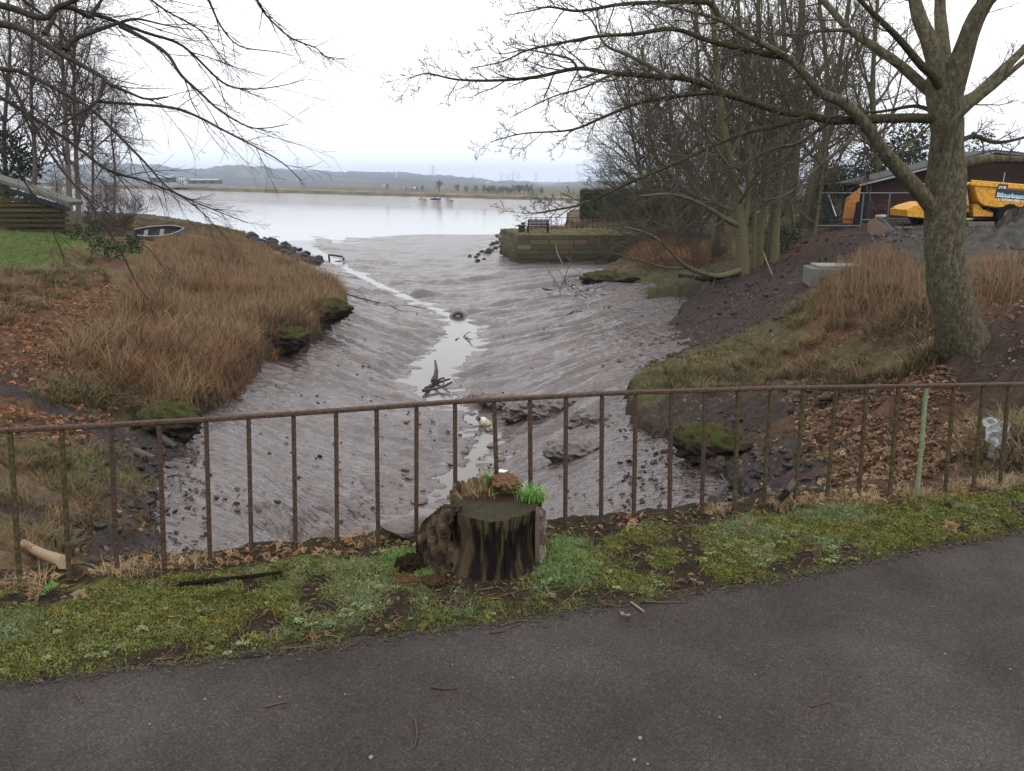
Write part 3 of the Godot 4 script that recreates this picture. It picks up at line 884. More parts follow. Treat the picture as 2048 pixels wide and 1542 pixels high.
func sprout(big: MB, tw: MB, pts: PackedVector3Array, rad: PackedFloat32Array, dirs: Array[Vector3], length: float, lvl: int, P: Dictionary) -> void:
	var m: int = P.n[lvl]
	var roll := rng.randf() * TAU
	var n := pts.size() - 1
	for k in m:
		var t := lerpf(P.t0[lvl], 1.0, (k + rng.randf()) / m)
		var fi := minf(t * n, n - 0.001)
		var i := int(fi)
		var pos := pts[i].lerp(pts[i + 1], fi - i)
		var dd := dirs[i]
		var perp := dd.cross(Vector3.UP if absf(dd.y) < 0.95 else Vector3.RIGHT).normalized()
		roll += 2.4 + rng.randf_range(-.4, .4)
		perp = perp.rotated(dd, roll)
		var an: float = P.ang[lvl] * rng.randf_range(.65, 1.3)
		var cd := (dd * cos(an) + perp * sin(an)).normalized()
		if P.has("flat"): cd.y *= P.flat
		if P.has("bias"): cd = (cd + P.bias).normalized()
		var cl: float = length * P.ratio[lvl] * lerpf(1.15, .5, t) * rng.randf_range(.65, 1.25)
		if P.has("cap"): cl = minf(cl, P.cap[lvl])
		var cr: float = minf(lerpf(rad[i], rad[i + 1], fi - i) * rng.randf_range(.5, .72), P.get("thin", 0.02) * [8.0, 3.0, 1.0, .6, .45][mini(lvl, 4)])
		grow(big, tw, pos, cd, cl, cr, lvl + 1, P)
func smooth_path(p: Array, steps: int) -> PackedVector3Array:
	var out := PackedVector3Array()
	var m := p.size()
	for i in m - 1:
		var p0: Vector3 = p[maxi(i - 1, 0)]
		var p1: Vector3 = p[i]
		var p2: Vector3 = p[i + 1]
		var p3: Vector3 = p[mini(i + 2, m - 1)]
		for k in steps:
			out.append(p1.cubic_interpolate(p2, p0, p3, k / float(steps)))
	out.append(p[m - 1])
	return out
func trace(list: Array, d0: float, d1: float) -> Array:   # [px, py] along a limb, its depth changing from d0 to d1
	var p := []
	for i in list.size(): p.append(at(list[i][0], list[i][1], lerpf(d0, d1, i / float(list.size() - 1))))
	return p
func limb(big: MB, path: Array, r0: float, r1: float, sides := 9, steps := 4, lumpy := 0.06) -> Array:
	var pts := smooth_path(path, steps)
	var rad := PackedFloat32Array()
	for i in pts.size():
		var t := i / float(pts.size() - 1)
		rad.append(lerpf(r0, r1, pow(t, 0.85)) * (1.0 + lumpy * nz2.get_noise_3dv(pts[i] * 6.0)))
	big.tube(pts, rad, sides, true)
	var dirs: Array[Vector3] = []
	var len := 0.0
	for i in pts.size():
		dirs.append((pts[mini(i + 1, pts.size() - 1)] - pts[maxi(i - 1, 0)]).normalized())
		if i: len += pts[i].distance_to(pts[i - 1])
	return [pts, rad, dirs, len]
func twigs_along(tw: MB, made: Array, spacing: float, len0: float, len1: float, P: Dictionary, from := 0.12, ang := 0.85) -> void:
	var pts: PackedVector3Array = made[0]
	var rad: PackedFloat32Array = made[1]
	var dirs: Array = made[2]
	var count := int(made[3] * (1.0 - from) / spacing)
	var roll := rng.randf() * TAU
	for k in count:
		var t := lerpf(from, 1.0, (k + rng.randf()) / count)
		var fi := minf(t * (pts.size() - 1), pts.size() - 1.001)
		var i := int(fi)
		var pos := pts[i].lerp(pts[i + 1], fi - i)
		var dd: Vector3 = dirs[i]
		var perp := dd.cross(Vector3.UP if absf(dd.y) < 0.95 else Vector3.RIGHT).normalized()
		roll += 2.4 + rng.randf_range(-.5, .5)
		perp = perp.rotated(dd, roll)
		var an := ang * rng.randf_range(.6, 1.3)
		var cd := (dd * cos(an) + perp * sin(an)).normalized()
		if P.has("bias"): cd = (cd + P.bias).normalized()
		var cl := lerpf(len0, len1, t) * rng.randf_range(.45, 1.3)
		var cr := minf(minf(rad[i] * .55, P.thin * rng.randf_range(.7, 1.2)), 0.007 + cl * .008)
		grow(tw, tw, pos, cd, cl, cr, P.first, P)
func make_main_tree() -> void:
	rng.seed = 77
	var D := 8.7
	var base := on(1915, 700)
	D = -base.z
	var t := thing("sycamore_tree", "large leaning bare tree with forked mossy trunk behind the railing", "tree", Vector3.ZERO)
	var u := D / F * 0.5
	var tr := MB.new()
	# trunk with a flared foot
	var path := [at(1955, 755, D), at(1932, 695, D), at(1906, 610, D), at(1891, 530, D), at(1887, 470, D), at(1891, 400, D), at(1894, 330, D), at(1892, 260, D), at(1888, 190, D), at(1888, 150, D)]
	var pts := smooth_path(path, 6)
	var rad := PackedFloat32Array()
	var prof := [[0.0, 145], [.08, 100], [.2, 82], [.35, 76], [.5, 72], [.6, 68], [.75, 60], [.88, 61], [1.0, 57]]
	for i in pts.size(): rad.append(curve(prof, i / float(pts.size() - 1)) * u)
	var v0 := tr.v.size()
	tr.tube(pts, rad, 28, false)
	for i in range(v0, tr.v.size()):   # ribs, burrs and roots
		var q := tr.v[i]
		var n := tr.n[i]
		var low := clampf((0.55 - (q.y - base.y)) * 1.6, 0, 1)
		var an := atan2(n.z, n.x)
		tr.v[i] = q + n * (nz2.get_noise_3d(q.x * 5.0, q.y * 2.0, q.z * 5.0) * 0.03 + nz.get_noise_3d(q.x * 16.0, q.y * 9.0, q.z * 16.0) * 0.010 + low * low * 0.07 * sin(an * 4.0 + 0.8))
	put(tr.mesh(), "trunk", M.bark, t)
	var tw := MB.new()
	var P := {"seg": .07, "wob": .2, "up": [.05, .05, .07, .1], "taper": .62, "levels": 3, "n": [5, 6, 5, 3], "t0": [.2, .2, .25, .3], "ang": [.8, .8, .85, .8], "ratio": [.6, .5, .45, .4], "big": 9.0, "thin": .011, "first": 1, "least": .0019}
	var list := [
		# path, depth at start and end, widths in pixels, twig spacing, twig length, first twig
		[[[1884, 500], [1868, 425], [1840, 385], [1795, 335], [1765, 300], [1730, 248], [1685, 205], [1640, 185], [1610, 150], [1570, 112], [1500, 75], [1440, 40], [1360, 18], [1290, 5]], D, D - .7, 36, 4, .10, .75, .2],
		[[[1890, 480], [1872, 415], [1885, 345], [1897, 290], [1905, 250], [1935, 215], [1985, 175], [2048, 122], [2130, 60]], D - .03, D - .5, 25, 12, .2, .5, .5],
		[[[1895, 225], [1875, 195], [1850, 175], [1800, 130], [1750, 95], [1700, 60], [1650, 5], [1600, -60], [1560, -140]], D, D + .8, 27, 13, .16, .7, .3],
		[[[1892, 215], [1872, 160], [1840, 128], [1800, 80], [1760, 40], [1720, 0], [1660, -70]], D, D - .8, 20, 9, .2, .6, .35],
		[[[1885, 180], [1862, 90], [1840, 40], [1825, -20], [1800, -140], [1790, -300]], D, D + .4, 38, 20, .25, .6, .4],
		[[[1892, 170], [1885, 80], [1880, 0], [1890, -140], [1880, -320]], D + .1, D + 1.2, 32, 18, .25, .6, .4],
		[[[1900, 190], [1925, 110], [1950, 40], [1985, -20], [2040, -140], [2070, -300]], D, D - .4, 46, 24, .25, .6, .3],
		[[[1905, 215], [1950, 195], [1995, 150], [2048, 98], [2120, 20]], D + .05, D + .9, 32, 18, .2, .6, .3],
		[[[1880, 240], [1830, 236], [1740, 238], [1660, 240], [1610, 228], [1560, 222], [1480, 196], [1381, 160], [1300, 152], [1227, 147], [1155, 137], [1073, 154], [991, 161], [913, 159], [855, 147], [820, 157]], D, D - 1.2, 20, 2.2, .085, .55, .25],
		[[[1620, 232], [1560, 250], [1500, 262], [1432, 288], [1347, 328], [1278, 357], [1210, 388], [1159, 410], [1110, 420], [1080, 425], [1046, 427]], D - .3, D - 1.5, 11, 2.2, .085, .42, .1],
		[[[1570, 112], [1530, 108], [1500, 100], [1420, 82], [1347, 58], [1270, 68], [1193, 73], [1108, 89], [1053, 101], [1005, 123], [940, 137]], D - .4, D - 1.0, 13, 2.0, .08, .5, .1],
		[[[1480, 196], [1430, 185], [1381, 188], [1330, 196], [1278, 205], [1203, 236], [1142, 260], [1046, 267], [981, 284]], D - .5, D - .9, 12, 2.0, .08, .5, .1],
		[[[1340, 156], [1300, 132], [1250, 108], [1210, 89], [1186, 45], [1165, 25], [1130, 5]], D - .8, D - .5, 9, 2.5, .09, .4, .1],
		[[[1227, 147], [1190, 165], [1159, 178], [1110, 192], [1060, 215], [1019, 236]], D - .95, D - 1.1, 6, 1.8, .08, .4, .1],
		[[[1440, 40], [1415, 5], [1330, 5], [1245, 8], [1159, 22], [1100, 14], [1060, 22], [1012, 31]], D - .55, D - .2, 11, 2.0, .08, .5, .1],
		[[[1155, 137], [1140, 118], [1100, 108], [1050, 100], [1000, 108], [975, 90]], D - 1.0, D - 1.3, 5, 1.6, .08, .35, .1],
		[[[1730, 250], [1690, 290], [1640, 330], [1600, 370], [1565, 392], [1520, 400]], D - .2, D - 1.3, 8, 2.0, .1, .45, .1],
		[[[1660, 240], [1600, 285], [1540, 300], [1480, 330], [1420, 345], [1360, 372]], D - .1, D + 1.1, 9, 2.0, .09, .5, .1],
		[[[1915, 330], [1940, 324], [1980, 318], [2048, 320], [2140, 330]], D + .05, D + .2, 26, 16, .2, .4, .4],
		[[[1915, 285], [1950, 272], [1990, 285], [2048, 275], [2120, 250]], D + .1, D + .9, 12, 6, .12, .4, .1],
		[[[1870, 225], [1830, 212], [1770, 222], [1720, 225], [1660, 215]], D + .05, D + 1.0, 10, 4, .12, .5, .1],
		[[[1700, 60], [1640, 62], [1580, 70], [1510, 62], [1450, 55]], D + .4, D + 1.2, 9, 3, .1, .6, .1],
		[[[1770, 300], [1740, 320], [1730, 360], [1750, 420]], D - .2, D - .5, 5, 2, .1, .3, .1]]
	for q in list:
		var b := MB.new()
		var made := limb(b, trace(q[0], q[1], q[2]), q[3] * u, q[4] * u * .6, 12 if q[3] > 20 else (8 if q[3] > 10 else 6), 4)
		put(b.mesh(), "limb", M.bark if q[3] > 24 else (M.bark_limb if q[3] > 9 else M.twig), t)
		twigs_along(tw, made, q[5], q[6], q[6] * .5, P, q[7])
	put(tw.mesh(), "twigs", M.twig, t).set_meta("kind", "stuff")
func make_overhang_tree() -> void:
	rng.seed = 78
	var D := 5.6
	var u := D / F * .5
	var t := thing("overhanging_tree", "bare tree reaching dark drooping branches in from the left edge", "tree")
	var tr := MB.new()
	var foot := Vector3(-4.9, H(-4.9, -5.4) - .2, -5.4)
	limb(tr, [foot, foot + Vector3(.05, 1.2, .0), foot + Vector3(.1, 2.6, .05), foot + Vector3(0, 4.2, 0), foot + Vector3(-.2, 6.5, .1)], .26, .12, 14, 5)
	put(tr.mesh(), "trunk", M.bark, t)
	var tw := MB.new()
	var P := {"seg": .08, "wob": .13, "up": [.0, -.01, -.015, .0], "taper": .68, "levels": 3, "n": [4, 6, 8, 3], "t0": [.2, .12, .1, .3], "ang": [.6, .55, .7, .6], "ratio": [.6, .55, .45, .4], "big": 9.0, "thin": .004, "first": 2, "least": .0009, "bias": Vector3(.1, -.08, 0)}
	var j0 := foot + Vector3(.05, 3.4, 0)
	var roots := {"a": foot + Vector3(.08, 2.75, 0), "b": foot + Vector3(.05, 3.4, 0), "c": foot + Vector3(.06, 2.2, 0), "d": foot + Vector3(.02, 1.9, 0), "e": foot + Vector3(-.02, 4.6, 0)}
	var list := [
		["a", [[-120, 40], [0, 48], [51, 62], [113, 103], [144, 120], [205, 154], [219, 168], [260, 186], [294, 198], [335, 194]], 0, -.5, 17, 4, .12, .7],
		["b", [[-120, 0], [0, 10], [85, 36], [116, 14], [147, 17], [178, 34], [198, 31], [290, 65], [366, 92], [444, 164], [496, 178], [560, 172], [609, 159]], 0, .7, 16, 2, .10, .9],
		["", [[89, 68], [100, 50], [112, 28]], 0, .1, 12, 9, .3, .3],
		["", [[130, 100], [147, 79], [190, 62], [232, 48], [273, 38], [330, 50], [400, 62]], -.1, .2, 12, 2, .11, .8],
		["", [[240, 52], [290, 78], [335, 109], [362, 150], [400, 185], [441, 222], [496, 253], [533, 256], [578, 248]], .1, -.4, 9, 2, .1, .7],
		["", [[210, 160], [200, 190], [191, 205], [150, 232], [113, 253]], -.2, -.6, 9, 5, .12, .5],
		["", [[193, 203], [250, 207], [342, 215], [393, 232], [450, 262], [506, 291], [564, 325], [602, 361]], -.3, -1.0, 7, 2.2, .13, .35],
		["c", [[-120, 110], [0, 137], [44, 144], [113, 178], [178, 215], [236, 270], [290, 325], [342, 380], [414, 414], [496, 446]], 0, -.8, 12, 2, .11, .55],
		["d", [[-120, 150], [0, 195], [68, 236], [154, 294], [219, 342], [290, 362], [362, 393], [410, 430], [444, 468]], .2, .3, 11, 2, .1, .6],
		["", [[10, 150], [34, 190], [68, 253], [120, 335], [178, 403], [205, 444], [240, 462], [300, 500], [340, 560]], -.1, -.5, 8, 1.6, .12, .35],
		["", [[205, 444], [240, 500], [270, 560], [295, 600], [312, 640]], -.35, -.4, 5, 1.4, .15, .2],
		["e", [[300, -160], [420, -80], [505, -10], [533, 31], [581, 75], [632, 96], [650, 113], [697, 118]], .3, .9, 9, 1.8, .1, .35],
		["", [[380, -60], [417, 0], [441, 51], [479, 92], [547, 103], [590, 112]], .4, .5, 7, 1.6, .1, .4],
		["e", [[0, -150], [150, -80], [260, -30], [330, 20], [400, 60], [440, 110], [480, 150]], .3, -.2, 9, 1.8, .1, .6],
		["", [[20, -20], [60, 10], [120, 60], [150, 130], [170, 200], [175, 260]], .5, .8, 8, 2, .1, .6],
		["", [[116, 14], [170, -10], [210, -40]], .1, .2, 10, 6, .2, .4],
		["", [[178, 34], [195, 12], [215, -15], [260, -50]], .1, .3, 9, 4, .2, .5],
		["d", [[-120, 220], [0, 300], [60, 380], [100, 450], [130, 520]], .5, .6, 8, 2, .12, .5]]
	for q in list:
		var b := MB.new()
		var path := trace(q[1], D + q[2], D + q[3])
		if q[0] != "": path.push_front(roots[q[0]])
		var made := limb(b, path, q[4] * u, q[5] * u * .6, 9 if q[4] > 9 else 6, 4, .1)
		put(b.mesh(), "branch", M.bark_dark, t)
		twigs_along(tw, made, q[6] * 1.25, q[7], q[7] * .55, P, .22 if q[0] != "" else .08, .55)
	put(tw.mesh(), "twigs", M.twig_dark, t).set_meta("kind", "stuff")
func bare_tree(called: String, label: String, group: String, path: Array, r: float, P: Dictionary, m: Material, tm: Material, limbs: int, limb_len: float, from := .18, extra: Array = []) -> Node3D:
	var t := thing(called, label, "tree", Vector3.ZERO, 0.0, group)
	var tr := MB.new()
	var made := limb(tr, path, r, r * .22, 10, 5)
	put(tr.mesh(), "trunk", m, t)
	var tw := MB.new()
	var pts: PackedVector3Array = made[0]
	var roll := rng.randf() * TAU
	for k in limbs:
		var f := lerpf(from, .98, (k + rng.randf() * .6) / limbs)
		var i := mini(int(f * (pts.size() - 1)), pts.size() - 2)
		var dd: Vector3 = made[2][i]
		roll += 2.4 + rng.randf_range(-.5, .5)
		var perp := dd.cross(Vector3.RIGHT).normalized().rotated(dd, roll)
		var an := lerpf(P.open, P.open * .55, f) * rng.randf_range(.8, 1.2)
		var lb := MB.new()
		var start := tw.ix.size()
		grow(lb, tw, pts[i], (dd * cos(an) + perp * sin(an)), limb_len * lerpf(1.15, .55, f) * rng.randf_range(.75, 1.2), minf(made[1][i] * .55, .02 + limb_len * .013), 1, P)
		if lb.ix.size() > 0: put(lb.mesh(), "limb", m, t)
	for e in extra:
		var lb := MB.new()
		var mm := limb(lb, e[0], e[1], e[1] * .2, 7, 4)
		put(lb.mesh(), "limb", m, t)
		twigs_along(tw, mm, e[2], e[3], e[3] * .6, P.merged({"first": 2, "thin": .02}, true), .15)
	put(tw.mesh(), "twigs", tm, t).set_meta("kind", "stuff")
	return t
func make_right_trees() -> void:
	rng.seed = 79
	var P := {"seg": .3, "wob": .14, "up": [.1, .10, .07, .05, .03], "taper": .75, "levels": 4, "n": [0, 9, 6, 4, 0], "t0": [.2, .12, .12, .15, .2], "ang": [.8, .75, .75, .7, .7], "ratio": [.5, .56, .6, .62, .4], "big": .022, "thin": .02, "open": 1.25, "least": .006}
	var g := "bare trees behind the creek's right bank"
	var b := on(1487, 545)
	var d := -b.z
	bare_tree("bank_tree", "mossy multi limbed bare tree with a low limb over the creek", g, [b + Vector3(0, -.3, 0), at(1484, 500, d), at(1482, 450, d), at(1470, 380, d), at(1455, 300, d - .3), at(1440, 200, d - .4), at(1428, 60, d - .5), at(1420, -120, d - .5)], .24, P, M.bark2, M.twig, 13, 4.0, .28,
		[[[at(1482, 452, d), at(1455, 440, d - .2), at(1420, 418, d - .4), at(1385, 400, d - .6), at(1340, 388, d - 1.0), at(1280, 392, d - 1.4)], .11, .22, 1.3], [[at(1484, 455, d), at(1495, 410, d), at(1500, 330, d + .3), at(1490, 200, d + .6), at(1500, 30, d + 1)], .14, .3, 1.6], [[at(1483, 540, d - .1), at(1440, 552, d - .6), at(1400, 545, d - 1.0), at(1365, 527, d - 1.3), at(1330, 490, d - 1.5), at(1290, 465, d - 1.8), at(1240, 452, d - 2.0)], .11, .2, 1.4], [[at(1385, 535, d - 1.1), at(1330, 535, d - 1.5), at(1280, 520, d - 1.9), at(1220, 505, d - 2.2)], .05, .2, 1.0]])
	b = on(1520, 528); d = -b.z
	bare_tree("bank_tree", "slim bare stem, thinner of the twin trunks by the earth slope", g, [b + Vector3(0, -.3, 0), at(1521, 470, d), at(1530, 380, d), at(1528, 250, d), at(1520, 100, d), at(1515, -100, d)], .15, P, M.bark2, M.twig, 9, 3.2, .4)
	b = on(1545, 520); d = -b.z
	bare_tree("bank_tree", "pale bare stem with a dark hollow, thicker of the twin trunks", g, [b + Vector3(0, -.3, 0), at(1549, 460, d), at(1556, 380, d), at(1562, 300, d), at(1570, 160, d), at(1560, -120, d)], .22, P, M.bark2, M.twig, 10, 3.6, .4)
	b = on(1575, 480); d = -b.z
	bare_tree("bank_tree", "broad pale trunk standing behind the twin stems", g, [b + Vector3(0, -.3, 0), at(1575, 420, d), at(1585, 330, d), at(1594, 230, d), at(1600, 100, d), at(1612, -150, d)], .42, P, M.bark2, M.twig, 11, 4.6, .35)
	b = on(1612, 458); d = -b.z
	bare_tree("bank_tree", "bare trunk leaning right beside the builders' fence", g, [b + Vector3(0, -.3, 0), at(1618, 400, d), at(1635, 330, d), at(1655, 260, d), at(1680, 120, d), at(1710, -80, d)], .36, P, M.bark2, M.twig, 10, 4.4, .35, [[[at(1640, 320, d), at(1670, 240, d), at(1690, 150, d), at(1740, 20, d)], .16, .35, 1.6]])
	b = on(1440, 470); d = -b.z
	bare_tree("bank_tree", "bushy bare tree at the left of the bank, twigs over the hedge", g, [b + Vector3(0, -.3, 0), at(1440, 400, d), at(1420, 300, d), at(1400, 180, d), at(1390, 20, d)], .26, P, M.bark2, M.twig, 20, 6.0, .12)
	b = on(1400, 455); d = -b.z
	bare_tree("bank_tree", "furthest left bare tree, low twigs touching the skyline", g, [b + Vector3(0, -.3, 0), at(1395, 420, d), at(1370, 320, d), at(1340, 230, d), at(1320, 110, d)], .26, P, M.bark2, M.twig, 24, 6.6, .06)
	b = on(1352, 482); d = -b.z
	bare_tree("bank_tree", "spreading bare tree nearest the quay, fine twigs against the sky", g, [b + Vector3(0, -.3, 0), at(1345, 430, d), at(1325, 350, d), at(1300, 270, d), at(1290, 170, d), at(1285, 90, d)], .2, P, M.bark2, M.twig, 30, 5.2, .06)
	b = on(1312, 484); d = -b.z
	bare_tree("bank_tree", "low wide bare tree over the quay reeds", g, [b + Vector3(0, -.3, 0), at(1308, 440, d), at(1290, 380, d), at(1272, 310, d), at(1262, 230, d), at(1255, 150, d)], .14, P, M.bark2, M.twig, 24, 4.2, .08)
	b = on(1500, 462); d = -b.z
	bare_tree("bank_tree", "tall grey bare tree rising in the middle of the thicket", g, [b + Vector3(0, -.3, 0), at(1500, 400, d), at(1490, 250, d), at(1480, 80, d), at(1470, -140, d)], .28, P, M.bark2, M.twig, 12, 5.2, .25)
	b = at(1760, 440, 46)
	bare_tree("bank_tree", "bare tree rising behind the brown shed roof", g, [b, at(1755, 330, 46), at(1745, 180, 46), at(1760, -60, 46)], .3, P, M.bark2, M.twig, 12, 5.4, .3)
	b = at(1660, 440, 50)
	bare_tree("bank_tree", "bare tree seen between the leaning trunk and the shed", g, [b, at(1650, 330, 50), at(1655, 160, 50), at(1630, -60, 50)], .3, P, M.bark2, M.twig, 12, 5.4, .3)
	var words := ["slim mossy stem at the thicket's left", "slim stem beside the low limbed tree", "thin upright stem in the thicket's middle", "thin stem just left of the twin trunks", "slim leaning stem right of the twin trunks", "thin stem in front of the broad pale trunk", "slim stem near the builders' fence"]
	var spots := [[1425, 520], [1462, 500], [1495, 505], [1508, 535], [1556, 512], [1590, 488], [1628, 470]]
	for i in 7:
		b = on(spots[i][0], spots[i][1]); d = -b.z
		var lx := rng.randf_range(-40, 40)
		bare_tree("thin_stem", words[i], g, [b + Vector3(0, -.3, 0), at(spots[i][0] + lx * .2, 430, d), at(spots[i][0] + lx * .6, 300, d), at(spots[i][0] + lx, 120, d), at(spots[i][0] + lx * 1.3, -40, d)], rng.randf_range(.07, .11), P, M.bark2, M.twig, 8, 2.6, .2)
	# evergreens behind
	evergreen(at(1790, 445, 48), 5.2, 3.6, "dark evergreen thicket behind the brown shed", 9000)
	evergreen(at(1700, 447, 47), 4.2, 3.2, "dark evergreen bush behind the orange plywood", 6500)
	evergreen(at(1950, 445, 52), 5.4, 2.4, "evergreen tree showing above the shed beside the main trunk", 5000)
	evergreen(at(1445, 450, 50), 1.7, 1.8, "low dark green bush among the bank trees", 2200)
	evergreen(at(1540, 455, 45), 2.2, 1.9, "ivy bush behind the twin trunks", 2600)
	for q in [[1530, 515, 1.0, "dark ivy clump at the foot of the twin trunks"], [1575, 500, .9, "glossy ivy clump right of the pale hollow trunk"], [1660, 462, .8, "green bramble below the orange plywood"]]:
		var p := on(q[0], q[1])
		evergreen(p, q[2], q[2] * .8, q[3], 900)
	var S := {"seg": .2, "wob": .16, "up": [.06, .05, .04], "taper": .75, "levels": 3, "n": [9, 7, 5], "t0": [.15, .15, .2], "ang": [.6, .65, .7], "ratio": [.5, .5, .5], "big": 9.0, "thin": .012, "least": .004}
	for q in [[1290, 470, 2.4, "brown twiggy shrub on the quay end"], [1340, 480, 2.6, "brown twiggy shrub right of the quay"], [1380, 505, 2.0, "bare shrub on the bank over the quay reeds"], [1420, 525, 1.6, "low bare bramble under the multi limbed tree"], [1230, 445, 2.0, "bare shrub in front of the hedge"], [1600, 470, 2.0, "dark red twiggy shrub between the bank trunks"], [1640, 455, 1.8, "twiggy shrub against the builders' fence"]]:
		shrub(on(q[0], q[1]), q[2], q[3], S, 9)
func evergreen(p: Vector3, h: float, r: float, label: String, count: int) -> void:
	var t := thing("evergreen", label, "bush", p)
	var tr := MB.new()
	tr.rod(Vector3(0, -.3, 0), Vector3(0, h * .8, 0), .14, .04, 7)
	put(tr.mesh(), "trunk", M.bark2, t)
	var m := MB.new()
	var lobes: Array = []
	for k in 14:
		var f := rng.randf()
		var an := rng.randf() * TAU
		lobes.append([Vector3(cos(an) * r * .6 * (1.05 - f * .6), h * (.15 + .75 * f), sin(an) * r * .6 * (1.05 - f * .6)), r * rng.randf_range(.28, .46)])
	for k in count:
		var lb: Array = lobes[rng.randi() % lobes.size()]
		var q: Vector3 = lb[0] + rv().normalized() * lb[1] * pow(rng.randf(), .35)
		if q.y < .02: q.y = .02 + rng.randf() * .2
		var s := rng.randf_range(.05, .12) * clampf(h * .3, .5, 1.0)
		var x := rv().normalized()
		var y := x.cross(rv()).normalized()
		m.col = jit(Color(.022, .036, .014), .6)
		m.quad(q - x * s, q + y * s * .5, q + x * s, q - y * s * .5)
	put(m.mesh(), "crown", M.leafy, t)
func shrub(p: Vector3, h: float, label: String, S: Dictionary, stems: int, m: Material = null) -> void:
	var t := thing("shrub", label, "shrub", p)
	var st := MB.new()
	var tw := MB.new()
	for k in stems:
		var d := Vector3(rng.randf_range(-1.2, 1.2), 1.0, rng.randf_range(-1.2, 1.2)).normalized()
		grow(st, tw, Vector3(rng.randf_range(-.3, .3) * h * .5, -.08, rng.randf_range(-.3, .3) * h * .5), d, h * rng.randf_range(.6, 1.0), .012 + h * .004, 0, S)
	put(tw.mesh(), "stems", m if m else M.twig, t)
func make_left_trees() -> void:
	rng.seed = 80
	var P := {"seg": .3, "wob": .12, "up": [.1, .08, .04, .02, .0], "taper": .75, "levels": 4, "n": [0, 9, 7, 4, 0], "t0": [.2, .15, .12, .15, .2], "ang": [.8, .7, .7, .65, .7], "ratio": [.5, .55, .58, .6, .4], "big": .03, "thin": .016, "open": 1.0, "least": .005}
	var g := "bare trees beyond the lawn"
	for q in [[[[140, 445], [136, 330], [128, 180], [118, 0], [112, -160]], 39, .15, 24, 3.6, "tall grey bare tree, left of the birch pair beyond the lawn"], [[[158, 445], [152, 300], [148, 150], [152, 0], [150, -160]], 40, .13, 24, 3.4, "tall grey bare tree, right of the birch pair beyond the lawn"], [[[185, 440], [186, 340], [184, 220], [190, 110]], 41, .09, 12, 2.4, "slender young bare tree right of the birch pair"], [[[62, 440], [70, 330], [62, 180], [66, 20], [60, -120]], 40, .13, 22, 3.4, "bare tree above the mossy timber shed"], [[[20, 440], [8, 280], [20, 100], [10, -100]], 42, .15, 22, 3.9, "bare tree at the left edge above the shed"], [[[228, 432], [230, 340], [222, 260], [226, 190]], 44, .08, 12, 2.4, "short bare tree at the water side of the lawn thicket"]]:
		bare_tree("lawn_tree", q[5], g, trace(q[0], q[1], q[1]), q[2], P, M.bark_grey, M.twig_red, q[3], q[4], .22)
	var S := {"seg": .2, "wob": .15, "up": [.06, .05, .04], "taper": .75, "levels": 3, "n": [9, 7, 5], "t0": [.15, .15, .2], "ang": [.6, .65, .7], "ratio": [.5, .5, .5], "big": 9.0, "thin": .012, "least": .0042}
	for q in [[165, 441, 3.4, "reddish twiggy shrub under the birch pair"], [200, 440, 3.6, "broad reddish twiggy shrub left of the boat"], [238, 438, 3.2, "reddish twiggy shrub overhanging the water side"], [262, 436, 2.6, "outermost twiggy shrub against the river"], [118, 452, 1.8, "twiggy shrub in front of the mossy shed"], [80, 455, 1.8, "low brown shrub along the lawn's back edge"], [200, 470, 1.6, "brown shrub at the lawn's right corner"], [240, 465, 1.5, "brown shrub just left of the boat"]]:
		shrub(on(q[0], q[1]), q[2], q[3], S, 9, M.twig_red)
	for q in [[170, 482, .75, "small green laurel at the lawn's corner"], [215, 520, .7, "dark green bramble below the lawn's corner"], [260, 508, .6, "green bramble patch between lawn and reeds"]]:
		evergreen(on(q[0], q[1]), q[2], q[2], q[3], 700)
	evergreen(at(12, 440, 40), 5.0, 2.6, "dark evergreen behind the mossy timber shed", 7000)

